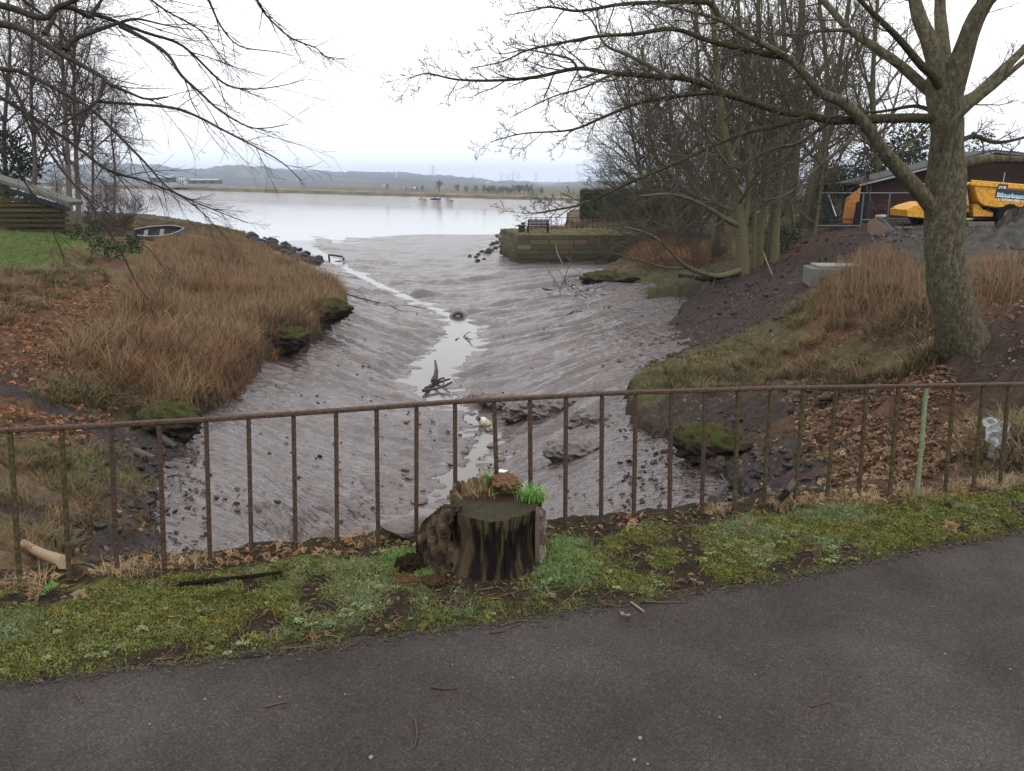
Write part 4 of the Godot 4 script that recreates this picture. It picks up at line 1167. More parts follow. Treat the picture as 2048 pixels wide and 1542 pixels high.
# ---------- the yard on the right ----------
func letters(text: String, h: float, parent: Node, where: Vector3, b: Basis, m: Material, called: String, wide := 1.0, serif := false) -> void:
	var f := SystemFont.new()
	f.font_names = PackedStringArray(["Droid Serif" if serif else "Droid Sans"])
	f.font_italic = serif
	f.font_weight = 700
	var tm := TextMesh.new()
	tm.text = text
	tm.font = f
	tm.font_size = 48
	tm.pixel_size = h / (48 * .74)
	tm.depth = 0.006
	tm.curve_step = 3.0
	tm.horizontal_alignment = HORIZONTAL_ALIGNMENT_LEFT
	var o := put(tm, called, m, parent)
	o.transform = Transform3D(b * Basis.from_scale(Vector3(wide, 1, 1)), where)
func make_yard() -> void:
	rng.seed = 90
	var d := 31.0
	var o := at(1965, 451, d)
	o.y = H(o.x, o.z)
	var t := thing("dumper_truck", "yellow site dumper with a large tipping skip behind the tree", "dumper", o)
	var L := func(px: float, py: float) -> Vector2:
		var q := at(px, py, d - .9)
		return Vector2(q.x - o.x, q.y - o.y)
	var poly := func(list: Array) -> PackedVector2Array:
		var p := PackedVector2Array()
		for q in list: p.append(L.call(q[0], q[1]))
		if Geometry2D.is_polygon_clockwise(p): p.reverse()
		return p
	var zf := .9
	# skip
	var sk := MB.new()
	sk.col = Color(.7, .34, .012)
	var side: PackedVector2Array = poly.call([[1946, 366], [2104, 380], [2044, 413], [1992, 414], [1968, 410], [1958, 402]])
	sk.prism(side, Vector3(0, 0, zf - .02), Basis(), .04)
	sk.prism(side, Vector3(0, 0, -zf + .02), Basis(), .04)
	for e in [[[1946, 366], [1958, 402]], [[1958, 402], [1968, 410]], [[1968, 410], [1992, 414]], [[1992, 414], [2044, 413]], [[2044, 413], [2104, 380]]]:
		var a: Vector2 = L.call(e[0][0], e[0][1])
		var b: Vector2 = L.call(e[1][0], e[1][1])
		var n := (b - a).orthogonal().normalized() * .02
		sk.prism(PackedVector2Array([a - n, b - n, b + n, a + n]) if not Geometry2D.is_polygon_clockwise(PackedVector2Array([a - n, b - n, b + n, a + n])) else PackedVector2Array([a + n, b + n, b - n, a - n]), Vector3.ZERO, Basis(), zf * 2 - .1)
	var skip := put(sk.mesh(), "skip", M.paint, t)
	var rim := MB.new()
	rim.col = Color(.75, .38, .02)
	for s in [1.0, -1.0]:
		var a: Vector2 = L.call(1941, 364)
		var b: Vector2 = L.call(2108, 378)
		var x := Vector3(b.x - a.x, b.y - a.y, 0)
		rim.box(Vector3((a.x + b.x) / 2, (a.y + b.y) / 2 - .02, s * (zf + .03)), Vector3(x.length(), .19, .07), Basis(x.normalized(), Vector3(-x.y, x.x, 0).normalized(), Vector3.BACK), .02)
	put(rim.mesh(), "skip_rim", M.paint, t)
	var slope: Vector2 = (L.call(2108, 378) - L.call(1941, 364)).normalized()
	var bs := Basis(Vector3(slope.x, slope.y, 0), Vector3(-slope.y, slope.x, 0), Vector3.BACK)
	var sgn := MB.new()
	sgn.col = Color(.012, .017, .04)
	var c: Vector2 = L.call(2030, 389.5)
	var p0: Vector2 = L.call(1990, 380)
	var p1: Vector2 = L.call(2066, 400)
	sgn.box(Vector3(c.x, c.y, zf + .006), Vector3(p1.x - p0.x, (p0.y - p1.y) * .92, .012), bs)
	var sign := put(sgn.mesh(), "sign", M.sign, t)
	letters("Blackwood", .15, sign, Vector3(p0.x + .07, L.call(1993, 384.5).y - .085, zf + .014), bs, M.white, "lettering", 1.22, true)
	var bar := MB.new()
	bar.col = Color(.16, .42, .62)
	var q0: Vector2 = L.call(1992, 391.5)
	bar.box(Vector3(c.x + .02, L.call(2030, 392.6).y, zf + .016), Vector3(p1.x - p0.x - .12, .055, .006), bs)
	put(bar.mesh(), "stripe", M.sign, sign)
	letters("PLANT  HIRE", .042, sign, Vector3(p0.x + .12, L.call(1995, 391.2).y - .026, zf + .021), bs, M.white, "lettering", 2.6)
	letters("t. 01560 482 136", .085, sign, Vector3(p0.x + .14, L.call(1996, 397.3).y - .02, zf + .014), bs, M.white, "lettering", 1.25)
	var bd := MB.new()
	bd.col = Color(.01, .01, .01)
	var b0: Vector2 = L.call(2004, 371.8)
	bd.box(Vector3(b0.x, b0.y, zf + .068), Vector3(.36, .12, .012), bs)
	var badge := put(bd.mesh(), "badge", M.sign, t)
	letters("JCB", .085, badge, Vector3(b0.x - .145, b0.y - .035, zf + .075), bs, M.white, "lettering", 1.45)
	# body
	var plates := [["chassis", [[1850, 430], [2080, 432], [2080, 441], [1850, 440]], .45, Color(.03, .025, .02)], ["bonnet", [[1820, 420], [1834, 412], [1862, 404], [1872, 404], [1872, 438], [1820, 433]], .7, Color(.7, .34, .012)], ["front_body", [[1952, 408], [1961, 408], [1973, 420], [1992, 426], [1992, 433], [1952, 433]], .72, Color(.7, .34, .012)], ["side_body", [[1872, 404], [1943, 404], [1943, 424], [1930, 432], [1872, 436]], .72, Color(.7, .34, .012)], ["front_frame", [[1992, 426], [2062, 427], [2062, 434], [1992, 434]], .6, Color(.66, .32, .012)]]
	for q in plates:
		var m := MB.new()
		m.col = q[3]
		m.prism(poly.call(q[1]), Vector3(0, 0, 0), Basis(), q[2] * 2)
		put(m.mesh(), q[0], M.paint, t)
	var cab := MB.new()
	cab.col = Color(.012, .014, .016)
	cab.prism(poly.call([[1880, 372], [1938, 372], [1942, 405], [1876, 405]]), Vector3.ZERO, Basis(), 1.2)
	var cb := put(cab.mesh(), "cab", M.glass_dark, t)
	var pil := MB.new()
	pil.col = Color(.6, .6, .58)
	var u0: Vector2 = L.call(1939, 368)
	var u1: Vector2 = L.call(1944, 405)
	for s in [.62, -.62]: pil.rod(Vector3(u0.x, u0.y, s), Vector3(u1.x, u1.y, s), .035, .035, 6)
	put(pil.mesh(), "pillar", M.paint, cb)
	var rf := MB.new()
	rf.col = Color(.45, .46, .46)
	var r0: Vector2 = L.call(1877, 369)
	var r1: Vector2 = L.call(1943, 369)
	rf.box(Vector3((r0.x + r1.x) / 2, r0.y, 0), Vector3(r1.x - r0.x, .09, 1.4), Basis(), .03)
	put(rf.mesh(), "roof", M.paint, cb)
	var hv := MB.new()
	hv.col = Color(.5, .62, .03)
	var h0: Vector2 = L.call(1934.5, 391)
	hv.box(Vector3(h0.x, h0.y, .63), Vector3(.07, .24, .05), Basis(), .015)
	put(hv.mesh(), "grab_handle", M.paint, cb)
	for k in 3:
		var st := MB.new()
		st.col = Color(.03, .03, .03) if k < 2 else Color(.42, .5, .06)
		var s0: Vector2 = L.call(1938 + k * .5, [412, 424, 438][k])
		st.box(Vector3(s0.x, s0.y, .82), Vector3(.24, .05, .2), Basis(), .01)
		put(st.mesh(), "step", M.paint, t)
	for q in [[1885, 433.5], [2018, 433.5]]:
		for s in [1.0, -1.0]:
			var w0: Vector2 = L.call(q[0], q[1])
			var w := MB.new()
			w.col = Color(.014, .013, .012)
			w.lathe(Vector3(w0.x, .43, s * .72), Basis(Vector3.RIGHT, PI / 2), [[.2, -.2], [.38, -.2], [.43, -.14], [.43, .14], [.38, .2], [.2, .2]], 22)
			var wh := put(w.mesh(), "wheel", M.rubber, t)
			var rm := MB.new()
			rm.col = Color(.5, .22, .02)
			rm.lathe(Vector3(w0.x, .43, s * .72), Basis(Vector3.RIGHT, PI / 2), [[.0, -.12], [.22, -.17], [.22, .17], [.0, .12]], 16)
			put(rm.mesh(), "rim", M.paint, wh)
	# brown boarded shed
	var D := 36.5
	var so := at(1720, 446, D)
	var sh := thing("brown_shed", "large dark brown boarded shed behind the yellow dumper", "shed", so)
	var SX := func(px: float) -> float: return at(px, 400, D).x - so.x
	var SY := func(px: float, py: float) -> float: return at(px, py, D).y - so.y
	var roofline := [[1720, 366], [1965, 306], [2060, 316], [2160, 326]]
	var y := -.2
	var k := 0
	var right: float = SX.call(2160)
	while y < 3.4:
		var left := 0.0
		var rr := right
		# clip to the roofline
		var y_eave: float = SY.call(1720, 366)
		var y_top: float = SY.call(1965, 306)
		if y + .12 > y_eave: left = lerpf(0.0, SX.call(1965), (y + .13 - y_eave) / (y_top - y_eave))
		var y_r: float = SY.call(2160, 326)
		if y + .12 > y_r: rr = lerpf(right, SX.call(1965), (y + .13 - y_r) / (y_top - y_r))
		if y + .13 > y_top: break
		var m := MB.new()
		m.col = jit(Color(.042, .024, .021), .22)
		m.box(Vector3((left + rr) / 2, y + .066, .01), Vector3(rr - left, .142, .028), Basis(Vector3.RIGHT, -.14))
		put(m.mesh(), "board", M.wood, sh)
		y += .13; k += 1
	var wl := MB.new()
	wl.col = Color(.02, .012, .011)
	var wp := PackedVector2Array([Vector2(.02, -.2), Vector2(right, -.2), Vector2(right, SY.call(2160, 327)), Vector2(SX.call(1965), SY.call(1965, 308)), Vector2(.02, SY.call(1722, 368))])
	wl.prism(wp, Vector3(0, 0, -1.14), Basis(), 2.2)
	put(wl.mesh(), "wall", M.wood, sh)
	for e in [[1708, 369.5, 1966, 303.5], [1966, 303.5, 2172, 325]]:
		var a := Vector2(SX.call(e[0]), SY.call(e[0], e[1]))
		var b := Vector2(SX.call(e[2]), SY.call(e[2], e[3]))
		var x := Vector3(b.x - a.x, b.y - a.y, 0)
		var m := MB.new()
		m.col = Color(.055, .052, .052)
		m.box(Vector3((a.x + b.x) / 2, (a.y + b.y) / 2 + .04, -1.0), Vector3(x.length(), .08, 2.8), Basis(x.normalized(), Vector3(-x.y, x.x, 0).normalized(), Vector3.BACK))
		var ro := put(m.mesh(), "roof", M.paint_matt, sh)
		var fb := MB.new()
		fb.col = Color(.3, .3, .3) if e[0] < 1800 else Color(.15, .14, .14)
		fb.box(Vector3((a.x + b.x) / 2, (a.y + b.y) / 2 - .02, .43), Vector3(x.length(), .07, .03), Basis(x.normalized(), Vector3(-x.y, x.x, 0).normalized(), Vector3.BACK))
		put(fb.mesh(), "bargeboard", M.paint_matt, ro)
	var dp := MB.new()
	dp.col = Color(.012, .012, .013)
	dp.box(Vector3(.05, 1.0, .12), Vector3(.16, 2.5, .14), Basis(), .02)
	put(dp.mesh(), "corner_post", M.paint_matt, sh)
	var dp2 := MB.new()
	dp2.col = Color(.05, .05, .05)
	dp2.rod(Vector3(.22, -.2, .2), Vector3(.22, 1.9, .2), .04, .04, 8)
	put(dp2.mesh(), "downpipe", M.paint_matt, sh)
	var an := thing("roof_mast", "thin pale rod standing against the brown shed above the dumper", "rod", at(2003, 372, 34.6))
	var am := MB.new()
	am.rod(Vector3.ZERO, Vector3(.06, .62, 0), .02, .015, 5)
	am.col = Color(.5, .48, .45)
	am = MB.new(); am.col = Color(.5, .48, .45)
	am.rod(Vector3(0, -1.9, 0), Vector3(.06, .55, 0), .02, .015, 5)
	put(am.mesh(), "rod", M.paint_matt, an)
	var arm := thing("machine_arm", "yellow machine arm end showing above the brown shed's sloping roof", "machine arm", at(1856, 334, 45))
	var ab := MB.new()
	ab.col = Color(.65, .32, .02)
	ab.box(Vector3(.0, .05, 0), Vector3(.75, .2, .25), Basis(Vector3.BACK, .2), .03)
	ab.box(Vector3(-.42, -.1, 0), Vector3(.3, .12, .2), Basis(Vector3.BACK, .9), .02)
	ab.box(Vector3(.55, -1.3, 0), Vector3(.25, 2.8, .25), Basis(Vector3.BACK, .15), .03)
	put(ab.mesh(), "boom", M.paint, arm)
	# ply panel, mesh fence, striped pole, planks
	var D2 := 34.0
	var po := at(1704, 445, D2)
	po.y = H(po.x, po.z)
	var ply := thing("plywood_panel", "orange plywood panel with a sloping top beside the brown shed", "panel", po)
	var pm := MB.new()
	pm.col = Color(.42, .19, .06)
	var pp := PackedVector2Array()
	for q in [[1683, 447], [1712, 447], [1722, 374], [1692, 397]]:
		var w := at(q[0], q[1], D2)
		pp.append(Vector2(w.x - po.x, w.y - po.y))
	if Geometry2D.is_polygon_clockwise(pp): pp.reverse()
	pm.prism(pp, Vector3.ZERO, Basis(), .03)
	put(pm.mesh(), "sheet", M.ply, ply)
	var bt := MB.new()
	bt.col = Color(.28, .12, .04)
	bt.box(Vector3(-.1, .28, .03), Vector3(.52, .05, .03))
	put(bt.mesh(), "batten", M.ply, ply)
	var dbd := MB.new()
	dbd.col = Color(.02, .018, .018)
	dbd.box(Vector3(.0, .45, 0), Vector3(.3, 1.15, .05), Basis(Vector3.BACK, -.06), .01)
	var dbo := put(dbd.mesh(), "dark_board", M.wood)
	dbo.position = Vector3(at(1716, 430, 33.6).x, H(po.x, -33.6), -33.6)
	tag(dbo, "dark board propped in front of the orange plywood", "board")
	for q in [[1640, 1727, "wire mesh fence panel in front of the leaning trunk"], [1728, 1780, "wire mesh fence panel in front of the brown shed's corner"], [1781, 1842, "wire mesh fence panel beside the main tree trunk"]]:
		var a := at(q[0], 386, 32.4)
		var b := at(q[1], 386, 32.4)
		var gy := H(b.x, b.z)
		var f := thing("mesh_fence", q[2], "fence", Vector3(a.x, gy, a.z), 0.0, "builders' mesh fence")
		var hgt := a.y - gy
		var w := b.x - a.x
		for s in [[Vector3(0, 0, 0), Vector3(0, hgt, 0), "post"], [Vector3(w, 0, 0), Vector3(w, hgt, 0), "post"], [Vector3(0, hgt, 0), Vector3(w, hgt, 0), "rail"], [Vector3(0, .12, 0), Vector3(w, .12, 0), "rail"]]:
			var m := MB.new()
			m.col = Color(.34, .35, .36)
			m.rod(s[0], s[1], .021, .021, 8)
			put(m.mesh(), s[2], M.steel, f)
		var wm := MB.new()
		wm.col = Color(.2, .2, .2)
		for i in int(w / .09): wm.rod(Vector3((i + .5) * .09, .12, 0), Vector3((i + .5) * .09, hgt, 0), .0022, .0022, 3)
		for i in int(hgt / .25): wm.rod(Vector3(0, .12 + i * .25, .003), Vector3(w, .12 + i * .25, .003), .0022, .0022, 3)
		put(wm.mesh(), "wire_mesh", M.steel, f).set_meta("kind", "stuff")
	var sp := thing("striped_pole", "thin white pole leaning against the mesh fence", "pole", at(1672, 432, 32.0))
	var spm := MB.new()
	spm.col = Color(.6, .6, .58)
	var tip := at(1657, 389, 32.2) - sp.position
	spm.rod(Vector3.ZERO, tip * .5, .022, .022, 7)
	put(spm.mesh(), "lower_half", M.paint_matt, sp)
	var sp2 := MB.new()
	sp2.col = Color(.35, .36, .36)
	sp2.rod(tip * .5, tip, .022, .022, 7)
	put(sp2.mesh(), "upper_half", M.paint_matt, sp)
	for q in [[1790, 1850, 450, "long pale plank lying at the foot of the brown shed"], [1930, 1990, 450, "grey timber baulk lying in front of the dumper"]]:
		var a := at(q[0], q[2], 30.2)
		var b := at(q[1], q[2] + 1, 30.0)
		var m := MB.new()
		m.col = Color(.16, .13, .1)
		m.box(Vector3.ZERO, Vector3(b.x - a.x, .16, .2), Basis(Vector3.UP, .05), .02)
		var pl := tag(put(m.mesh(), "timber", M.wood), q[3], "timber")
		pl.position = (a + b) / 2
		pl.position.y = H(pl.position.x, pl.position.z) + .08
	# digger bucket
	var bo := on(1760, 462)
	bo.z = -29.0; bo.x = at(1760, 460, 29.0).x; bo.y = H(bo.x, bo.z)
	var bk := thing("digger_bucket", "grey steel digger bucket with rusty side standing in front of the shed", "bucket", bo, -.75)
	var prof := PackedVector2Array()
	for i in 13:
		var an2 := lerpf(2.5, 5.3, i / 12.0)
		prof.append(Vector2(cos(an2) * .34, .36 + sin(an2) * .36))
	prof.append(Vector2(.36, .26)); prof.append(Vector2(-.1, .66))
	if Geometry2D.is_polygon_clockwise(prof): prof.reverse()
	for s in [-1.0, 1.0]:
		var m := MB.new()
		m.col = Color(.2, .14, .1) if s > 0 else Color(.2, .2, .2)
		m.prism(prof, Vector3(0, 0, s * .3), Basis(), .025)
		put(m.mesh(), "side_plate", M.steel_worn, bk)
	var shm := MB.new()
	shm.col = Color(.26, .26, .27)
	for i in 12:
		var a1 := lerpf(2.5, 5.3, i / 12.0)
		var a2 := lerpf(2.5, 5.3, (i + 1) / 12.0)
		shm.quad(Vector3(cos(a1) * .33, .36 + sin(a1) * .35, .29), Vector3(cos(a1) * .33, .36 + sin(a1) * .35, -.29), Vector3(cos(a2) * .33, .36 + sin(a2) * .35, -.29), Vector3(cos(a2) * .33, .36 + sin(a2) * .35, .29))
	put(shm.mesh(), "shell", M.steel_worn, bk)
	for i in 4:
		var m := MB.new()
		m.col = Color(.32, .32, .33)
		m.prism(PackedVector2Array([Vector2(0, -.03), Vector2(.2, -.06), Vector2(0, .04)]), Vector3(.22, .05, -.24 + i * .16), Basis(), .08)
		put(m.mesh(), "tooth", M.steel_worn, bk)
	var lug := MB.new()
	lug.col = Color(.33, .3, .25)
	lug.box(Vector3(-.02, .7, 0), Vector3(.22, .1, .5), Basis(), .02)
	put(lug.mesh(), "hinge", M.steel_worn, bk)
	# concrete chamber half buried in the bank
	var co := on(1665, 556)
	var cc := thing("concrete_chamber", "pale concrete chamber with a slab lid set in the earth slope", "concrete block", co, -.12)
	var cm := MB.new()
	cm.col = Color(.13, .14, .128)
	cm.box(Vector3(.05, .0, -.4), Vector3(1.05, .42, .8), Basis(), .02)
	put(cm.mesh(), "chamber", M.concrete, cc)
	var cl := MB.new()
	cl.col = Color(.22, .2, .175)
	cl.box(Vector3(.16, .24, -.42), Vector3(.95, .06, .7), Basis(Vector3.UP, .05), .015)
	put(cl.mesh(), "lid", M.concrete, cc)
	# spoil heap
	heap("spoil_heap", "heap of grey clay spoil at the right edge behind the tree", at(2085, 500, 21.0), 2.4, .6, Color(.085, .08, .073), 5)
	heap("spoil_mound", "rounded dark spoil mound on top of the grey heap", at(2062, 452, 25.5), 1.3, .8, Color(.06, .056, .052), 6)
	heap("spoil_heap", "low grey rubble spread between the tree and the dumper", at(1965, 480, 25.0), 1.6, .16, Color(.08, .073, .066), 7)
func heap(called: String, label: String, p: Vector3, r: float, h: float, c: Color, sd: int) -> void:
	var m := MB.new()
	var nr := 46
	var na := 110
	for i in nr + 1:
		var f := i / float(nr)
		for k in na:
			var an := TAU * k / na
			var x := p.x + cos(an) * f * r
			var z := p.z + sin(an) * f * r
			var g := H(x, z)
			var e := smoothstep(1.0, 0.15, f + nz.get_noise_2d(x * 1.3, z * 1.3 + sd) * .22)
			var lump := nz2.get_noise_2d(x * 3.5 + sd * 9.0, z * 3.5) * .34 + ridged.get_noise_2d(x * 1.6, z * 1.6) * .12 + nz.get_noise_2d(x * 9, z * 9) * .08
			m.v.append(Vector3(x, g - .06 + e * (h + lump * (.4 + h * .5)), z))
			m.c.append(c * (1.0 + .5 * nz2.get_noise_2d(x * 5.0, z * 5.0)))
	for i in nr + 1:
		for k in na:
			var dv := m.v[mini(i + 1, nr) * na + k] - m.v[maxi(i - 1, 0) * na + k]
			var du := m.v[i * na + (k + 1) % na] - m.v[i * na + (k + na - 1) % na]
			var nn := du.cross(dv).normalized()
			if nn.y < 0: nn = -nn
			m.n.append(nn)
	for i in nr:
		for k in na:
			var a := i * na + k
			var b := i * na + (k + 1) % na
			m.ix.append_array([a, b + na, b, a, a + na, b + na])
	tag(put(m.mesh(), called, M.soil), label, "soil heap")

# ---------- quay, bench, hedge, boat, shed on the left ----------
func stone_block(w: float, h: float, dep: float, sd: int) -> ArrayMesh:
	var m := MB.new()
	m.box(Vector3.ZERO, Vector3(w, h, dep), Basis(), .025)
	for i in m.v.size():
		var q := m.v[i]
		m.v[i] = q + Vector3(nz2.get_noise_3d(q.x * 3 + sd, q.y * 3, q.z * 3), nz2.get_noise_3d(q.x * 3, q.y * 3 + sd, q.z * 3), nz2.get_noise_3d(q.x * 3, q.y * 3, q.z * 3 + sd)) * .02
	return m.mesh(true, true)
func make_quay() -> void:
	rng.seed = 91
	var c0 := gp(1035, 528, -3.32)          # near corner at the mud
	var top := at(1035, 470, -c0.z).y
	var t := thing("quay_wall", "old squared stone quay wall standing in the mud", "wall", c0)
	var hgt := top - c0.y
	var courses := 6
	var ch := hgt / courses
	var front := Vector3(1, 0, -.03).normalized()
	var back := Vector3(-1.05, 0, -6.5).normalized()
	var cols := [Color(.05, .047, .032), Color(.06, .054, .038), Color(.09, .078, .05), Color(.15, .12, .075), Color(.14, .115, .07), Color(.12, .105, .068)]
	var variants: Array = []
	for i in 4: variants.append(stone_block(1.0, 1.0, 1.0, i * 13))
	for r in courses:
		for f in 2:
			var x := 0.0 if (r % 2 == 0) else .0
			var maxl := 10.6 if f == 0 else 7.6
			var dir := front if f == 0 else back
			var nrm := Vector3(-front.z, 0, front.x) if f == 0 else Vector3(back.z, 0, -back.x)
			nrm.y = 0
			if f == 0 and nrm.z < 0: nrm = -nrm
			if f == 1 and nrm.x > 0: nrm = -nrm
			var first := true
			while x < maxl:
				var w := rng.randf_range(.7, 1.6) * (0.55 if first and r % 2 else 1.0)
				first = false
				w = minf(w, maxl - x)
				if w < .2: break
				var batter := (0.0 if f == 0 else .0) + r * .012
				var o := MeshInstance3D.new()
				o.mesh = variants[rng.randi() % 4]
				var b := Basis(dir, Vector3.UP, dir.cross(Vector3.UP)).orthonormalized()
				o.transform = Transform3D(b * Basis.from_scale(Vector3(w - .022, ch - .02, .42)), dir * (x + w / 2 + (.0 if f == 0 else .25)) + Vector3(0, ch * (r + .5), 0) - nrm * (.2 + batter + rng.randf_range(-.018, .018)))
				var cc: Color = jit(cols[r], .32)
				if nz.get_noise_2d(x * .9 + f * 30, r * 2.0) > .12: cc = cc.lerp(Color(.065, .075, .028), .55)
				var mk := "s%d" % (rng.randi() % 3 + (3 if r < 3 else 0) + (6 if f == 1 else 0))
				o.material_override = stone_mat(cc)
				o.name = "stone_block"
				t.add_child(o, true)
				x += w
	var core := MB.new()
	core.col = Color(.03, .027, .02)
	var A := -front * .0 + Vector3(.12, 0, -.12)
	core.prism(PackedVector2Array([Vector2(.25, .3), Vector2(11.4, .62), Vector2(11.4, 9.5), Vector2(-.75, 7.3)]), Vector3(0, hgt * .5 - .2, 0), Basis(Vector3(1, 0, 0), Vector3(0, 0, -1), Vector3(0, 1, 0)), hgt + .3)
	put(core.mesh(), "core", M.soil, t)
	var gr := MB.new()
	gr.col = Color(.115, .115, .04)
	var grid := 40
	for i in grid:
		for j in 20:
			var P := func(a: int, b: int) -> Vector3:
				var u := a / float(grid)
				var w := b / 20.0
				var x := lerpf(lerpf(.15, -1.0, w), 11.5, u)
				var z := -lerpf(.12 + .3 * u, 7.5 + 2.0 * u, w)
				return Vector3(x, hgt + .0 + .05 * nz2.get_noise_2d(x * 3, z * 3) + (.02 if b > 0 else -.03), z)
			gr.col = jit(Color(.12, .105, .045), .35)
			gr.quad(P.call(i, j), P.call(i, j + 1), P.call(i + 1, j + 1), P.call(i + 1, j))
	put(gr.mesh(), "turf", M.soil, t)
	# bench
	var bo := Vector3(at(1076, 468, 54.6).x, top + .01, -54.6)
	var be := thing("bench", "dark slatted bench on the quay facing the creek", "bench", bo, -.12)
	for s in [-1.0, 1.0]:
		var m := MB.new()
		m.col = Color(.02, .021, .024)
		m.box(Vector3(s * .66, .22, .2), Vector3(.1, .44, .1), Basis(), .01)
		put(m.mesh(), "leg", M.paint_matt, be)
		var m2 := MB.new()
		m2.col = Color(.02, .021, .024)
		m2.box(Vector3(s * .66, .42, -.22), Vector3(.1, .85, .09), Basis(Vector3.RIGHT, -.12), .01)
		put(m2.mesh(), "leg", M.paint_matt, be)
		var m3 := MB.new()
		m3.col = Color(.02, .021, .024)
		m3.box(Vector3(s * .66, .6, .02), Vector3(.1, .06, .5), Basis(), .01)
		put(m3.mesh(), "armrest", M.paint_matt, be)
	for i in 4:
		var m := MB.new()
		m.col = Color(.026, .027, .03)
		m.box(Vector3(0, .43, .2 - i * .12), Vector3(1.42, .035, .1), Basis(), .008)
		put(m.mesh(), "seat_slat", M.paint_matt, be)
	for i in 4:
		var m := MB.new()
		m.col = Color(.026, .027, .032)
		m.box(Vector3(0, .53 + i * .098, -.235 - i * .012), Vector3(1.42, .085, .03), Basis(Vector3.RIGHT, -.12), .008)
		put(m.mesh(), "back_slat", M.paint_matt, be)
	var mo := Vector3(at(1043, 468, 55.4).x, top, -55.4)
	var mp := thing("mooring_block", "dark pedestal with flat cap and rounded stone beside the bench", "pedestal", mo)
	var m1 := MB.new()
	m1.col = Color(.03, .032, .036)
	m1.box(Vector3(0, .2, 0), Vector3(.42, .42, .42), Basis(), .03)
	put(m1.mesh(), "pedestal", M.paint_matt, mp)
	var m4 := MB.new()
	m4.col = Color(.05, .052, .058)
	m4.box(Vector3(0, .44, 0), Vector3(.64, .08, .6), Basis(), .02)
	put(m4.mesh(), "cap", M.paint_matt, mp)
	var rk := put(rock_mesh(5, .7), "round_stone", M.rock)
	tag(rk, "rounded grey stone resting on the quay pedestal", "stone")
	rk.position = mo + Vector3(.1, .58, 0)
	rk.scale = Vector3(.17, .13, .16)
	# quay railing
	var f := thing("quay_railing", "thin rusty iron railing along the back of the quay", "railing")
	var prev := Vector3.ZERO
	for i in 27:
		var px := 1052 + i * 10.2
		var p := Vector3(at(px, 455, 58.2).x, top, -58.2)
		var m := MB.new()
		m.col = Color(.05, .035, .03)
		m.rod(p + Vector3(0, -.05, 0), p + Vector3(0, .86, 0), .018, .018, 5)
		put(m.mesh(), "post", M.rust, f)
		if i:
			var r := MB.new()
			r.col = Color(.05, .035, .03)
			r.rod(prev + Vector3(0, .86, 0), p + Vector3(0, .86, 0), .018, .018, 5)
			put(r.mesh(), "rail", M.rust, f)
		prev = p
	# stick leaning on the quay
	var sk := thing("pale_stick", "pale bare stick leaning against the quay wall", "stick")
	var sm := MB.new()
	sm.col = Color(.3, .26, .2)
	sm.tube(PackedVector3Array([at(1111, 487, 52.4), at(1114, 505, 52.1), at(1119, 515, 51.6), at(1125, 527, 51.0)]), PackedFloat32Array([.02, .03, .028, .02]), 6)
	put(sm.mesh(), "stem", M.wood, sk)
	# boulders at the quay's left foot
	for i in 26:
		var px := rng.randf_range(950, 1030)
		var py := lerpf(513, 470, (px - 960) / 60.0) + rng.randf_range(-6, 12)
		if i > 18: px = rng.randf_range(985, 1022); py = rng.randf_range(466, 482)
		boulder(px, py, rng.randf_range(.25, .7), "dark weedy boulder heaped at the quay's river end", "boulders at the quay end", .75)
	for q in [[952, 516], [940, 514], [968, 521]]: boulder(q[0], q[1], .3, "small dark boulder alone on the mud left of the quay", "stones left of the quay", .8)
	# hedge
	var D := 66.0
	var ho := at(1290, 428, D)
	ho.y = H(ho.x, ho.z) - .1
	var hd := thing("hedge", "dense clipped dark green hedge behind the quay", "hedge", ho)
	var w := at(1420, 428, D).x - at(1170, 428, D).x
	var hh := at(1290, 380, D).y - ho.y
	var cm := MB.new()
	cm.col = Color(.04, .052, .02)
	cm.box(Vector3(0, hh * .46, -.9), Vector3(w - .3, hh * .9, 1.5), Basis(), .2)
	put(cm.mesh(), "branches", M.plain, hd)
	var lm := MB.new()
	for i in 9000:
		var q := Vector3(rng.randf_range(-w / 2, w / 2), rng.randf_range(0, hh), rng.randf_range(-1.8, 0))
		match i % 5:
			0, 1, 2: q.z = rng.randf_range(-.18, .05)
			3: q.y = hh + rng.randf_range(-.16, .06)
			4: q.x = -w / 2 + rng.randf_range(-.08, .15)
		q += rv() * .06
		q.z += .12 * nz.get_noise_2d(q.x * 1.5, q.y * 1.5)
		q.y += .1 * nz.get_noise_1d(q.x * 1.2)
		var s := rng.randf_range(.06, .13)
		var x := rv().normalized()
		var y := x.cross(rv()).normalized()
		lm.col = jit(Color(.04, .058, .022), .5)
		lm.quad(q - x * s, q + y * s * .5, q + x * s, q - y * s * .5)
	put(lm.mesh(), "foliage", M.leafy, hd)
	# dinghy pulled up on the left bank
	var bp := on(322, 482)
	var bt := thing("rowing_boat", "small grey open rowing boat lying tilted in the grass", "boat", bp + Vector3(0, .12, 0))
	bt.rotation = Vector3(.42, .3, .03)
	bt.scale = Vector3.ONE * .9
	var hm := MB.new()
	hm.col = Color(.16, .17, .19)
	hull(hm, 2.7, 1.25, .48)
	put(hm.mesh(), "hull", M.paint_matt, bt)
	var hi := MB.new()
	hi.col = Color(.03, .033, .045)
	hull(hi, 2.62, 1.21, .49, .02)
	put(hi.mesh(), "inner_skin", M.paint_matt, bt)
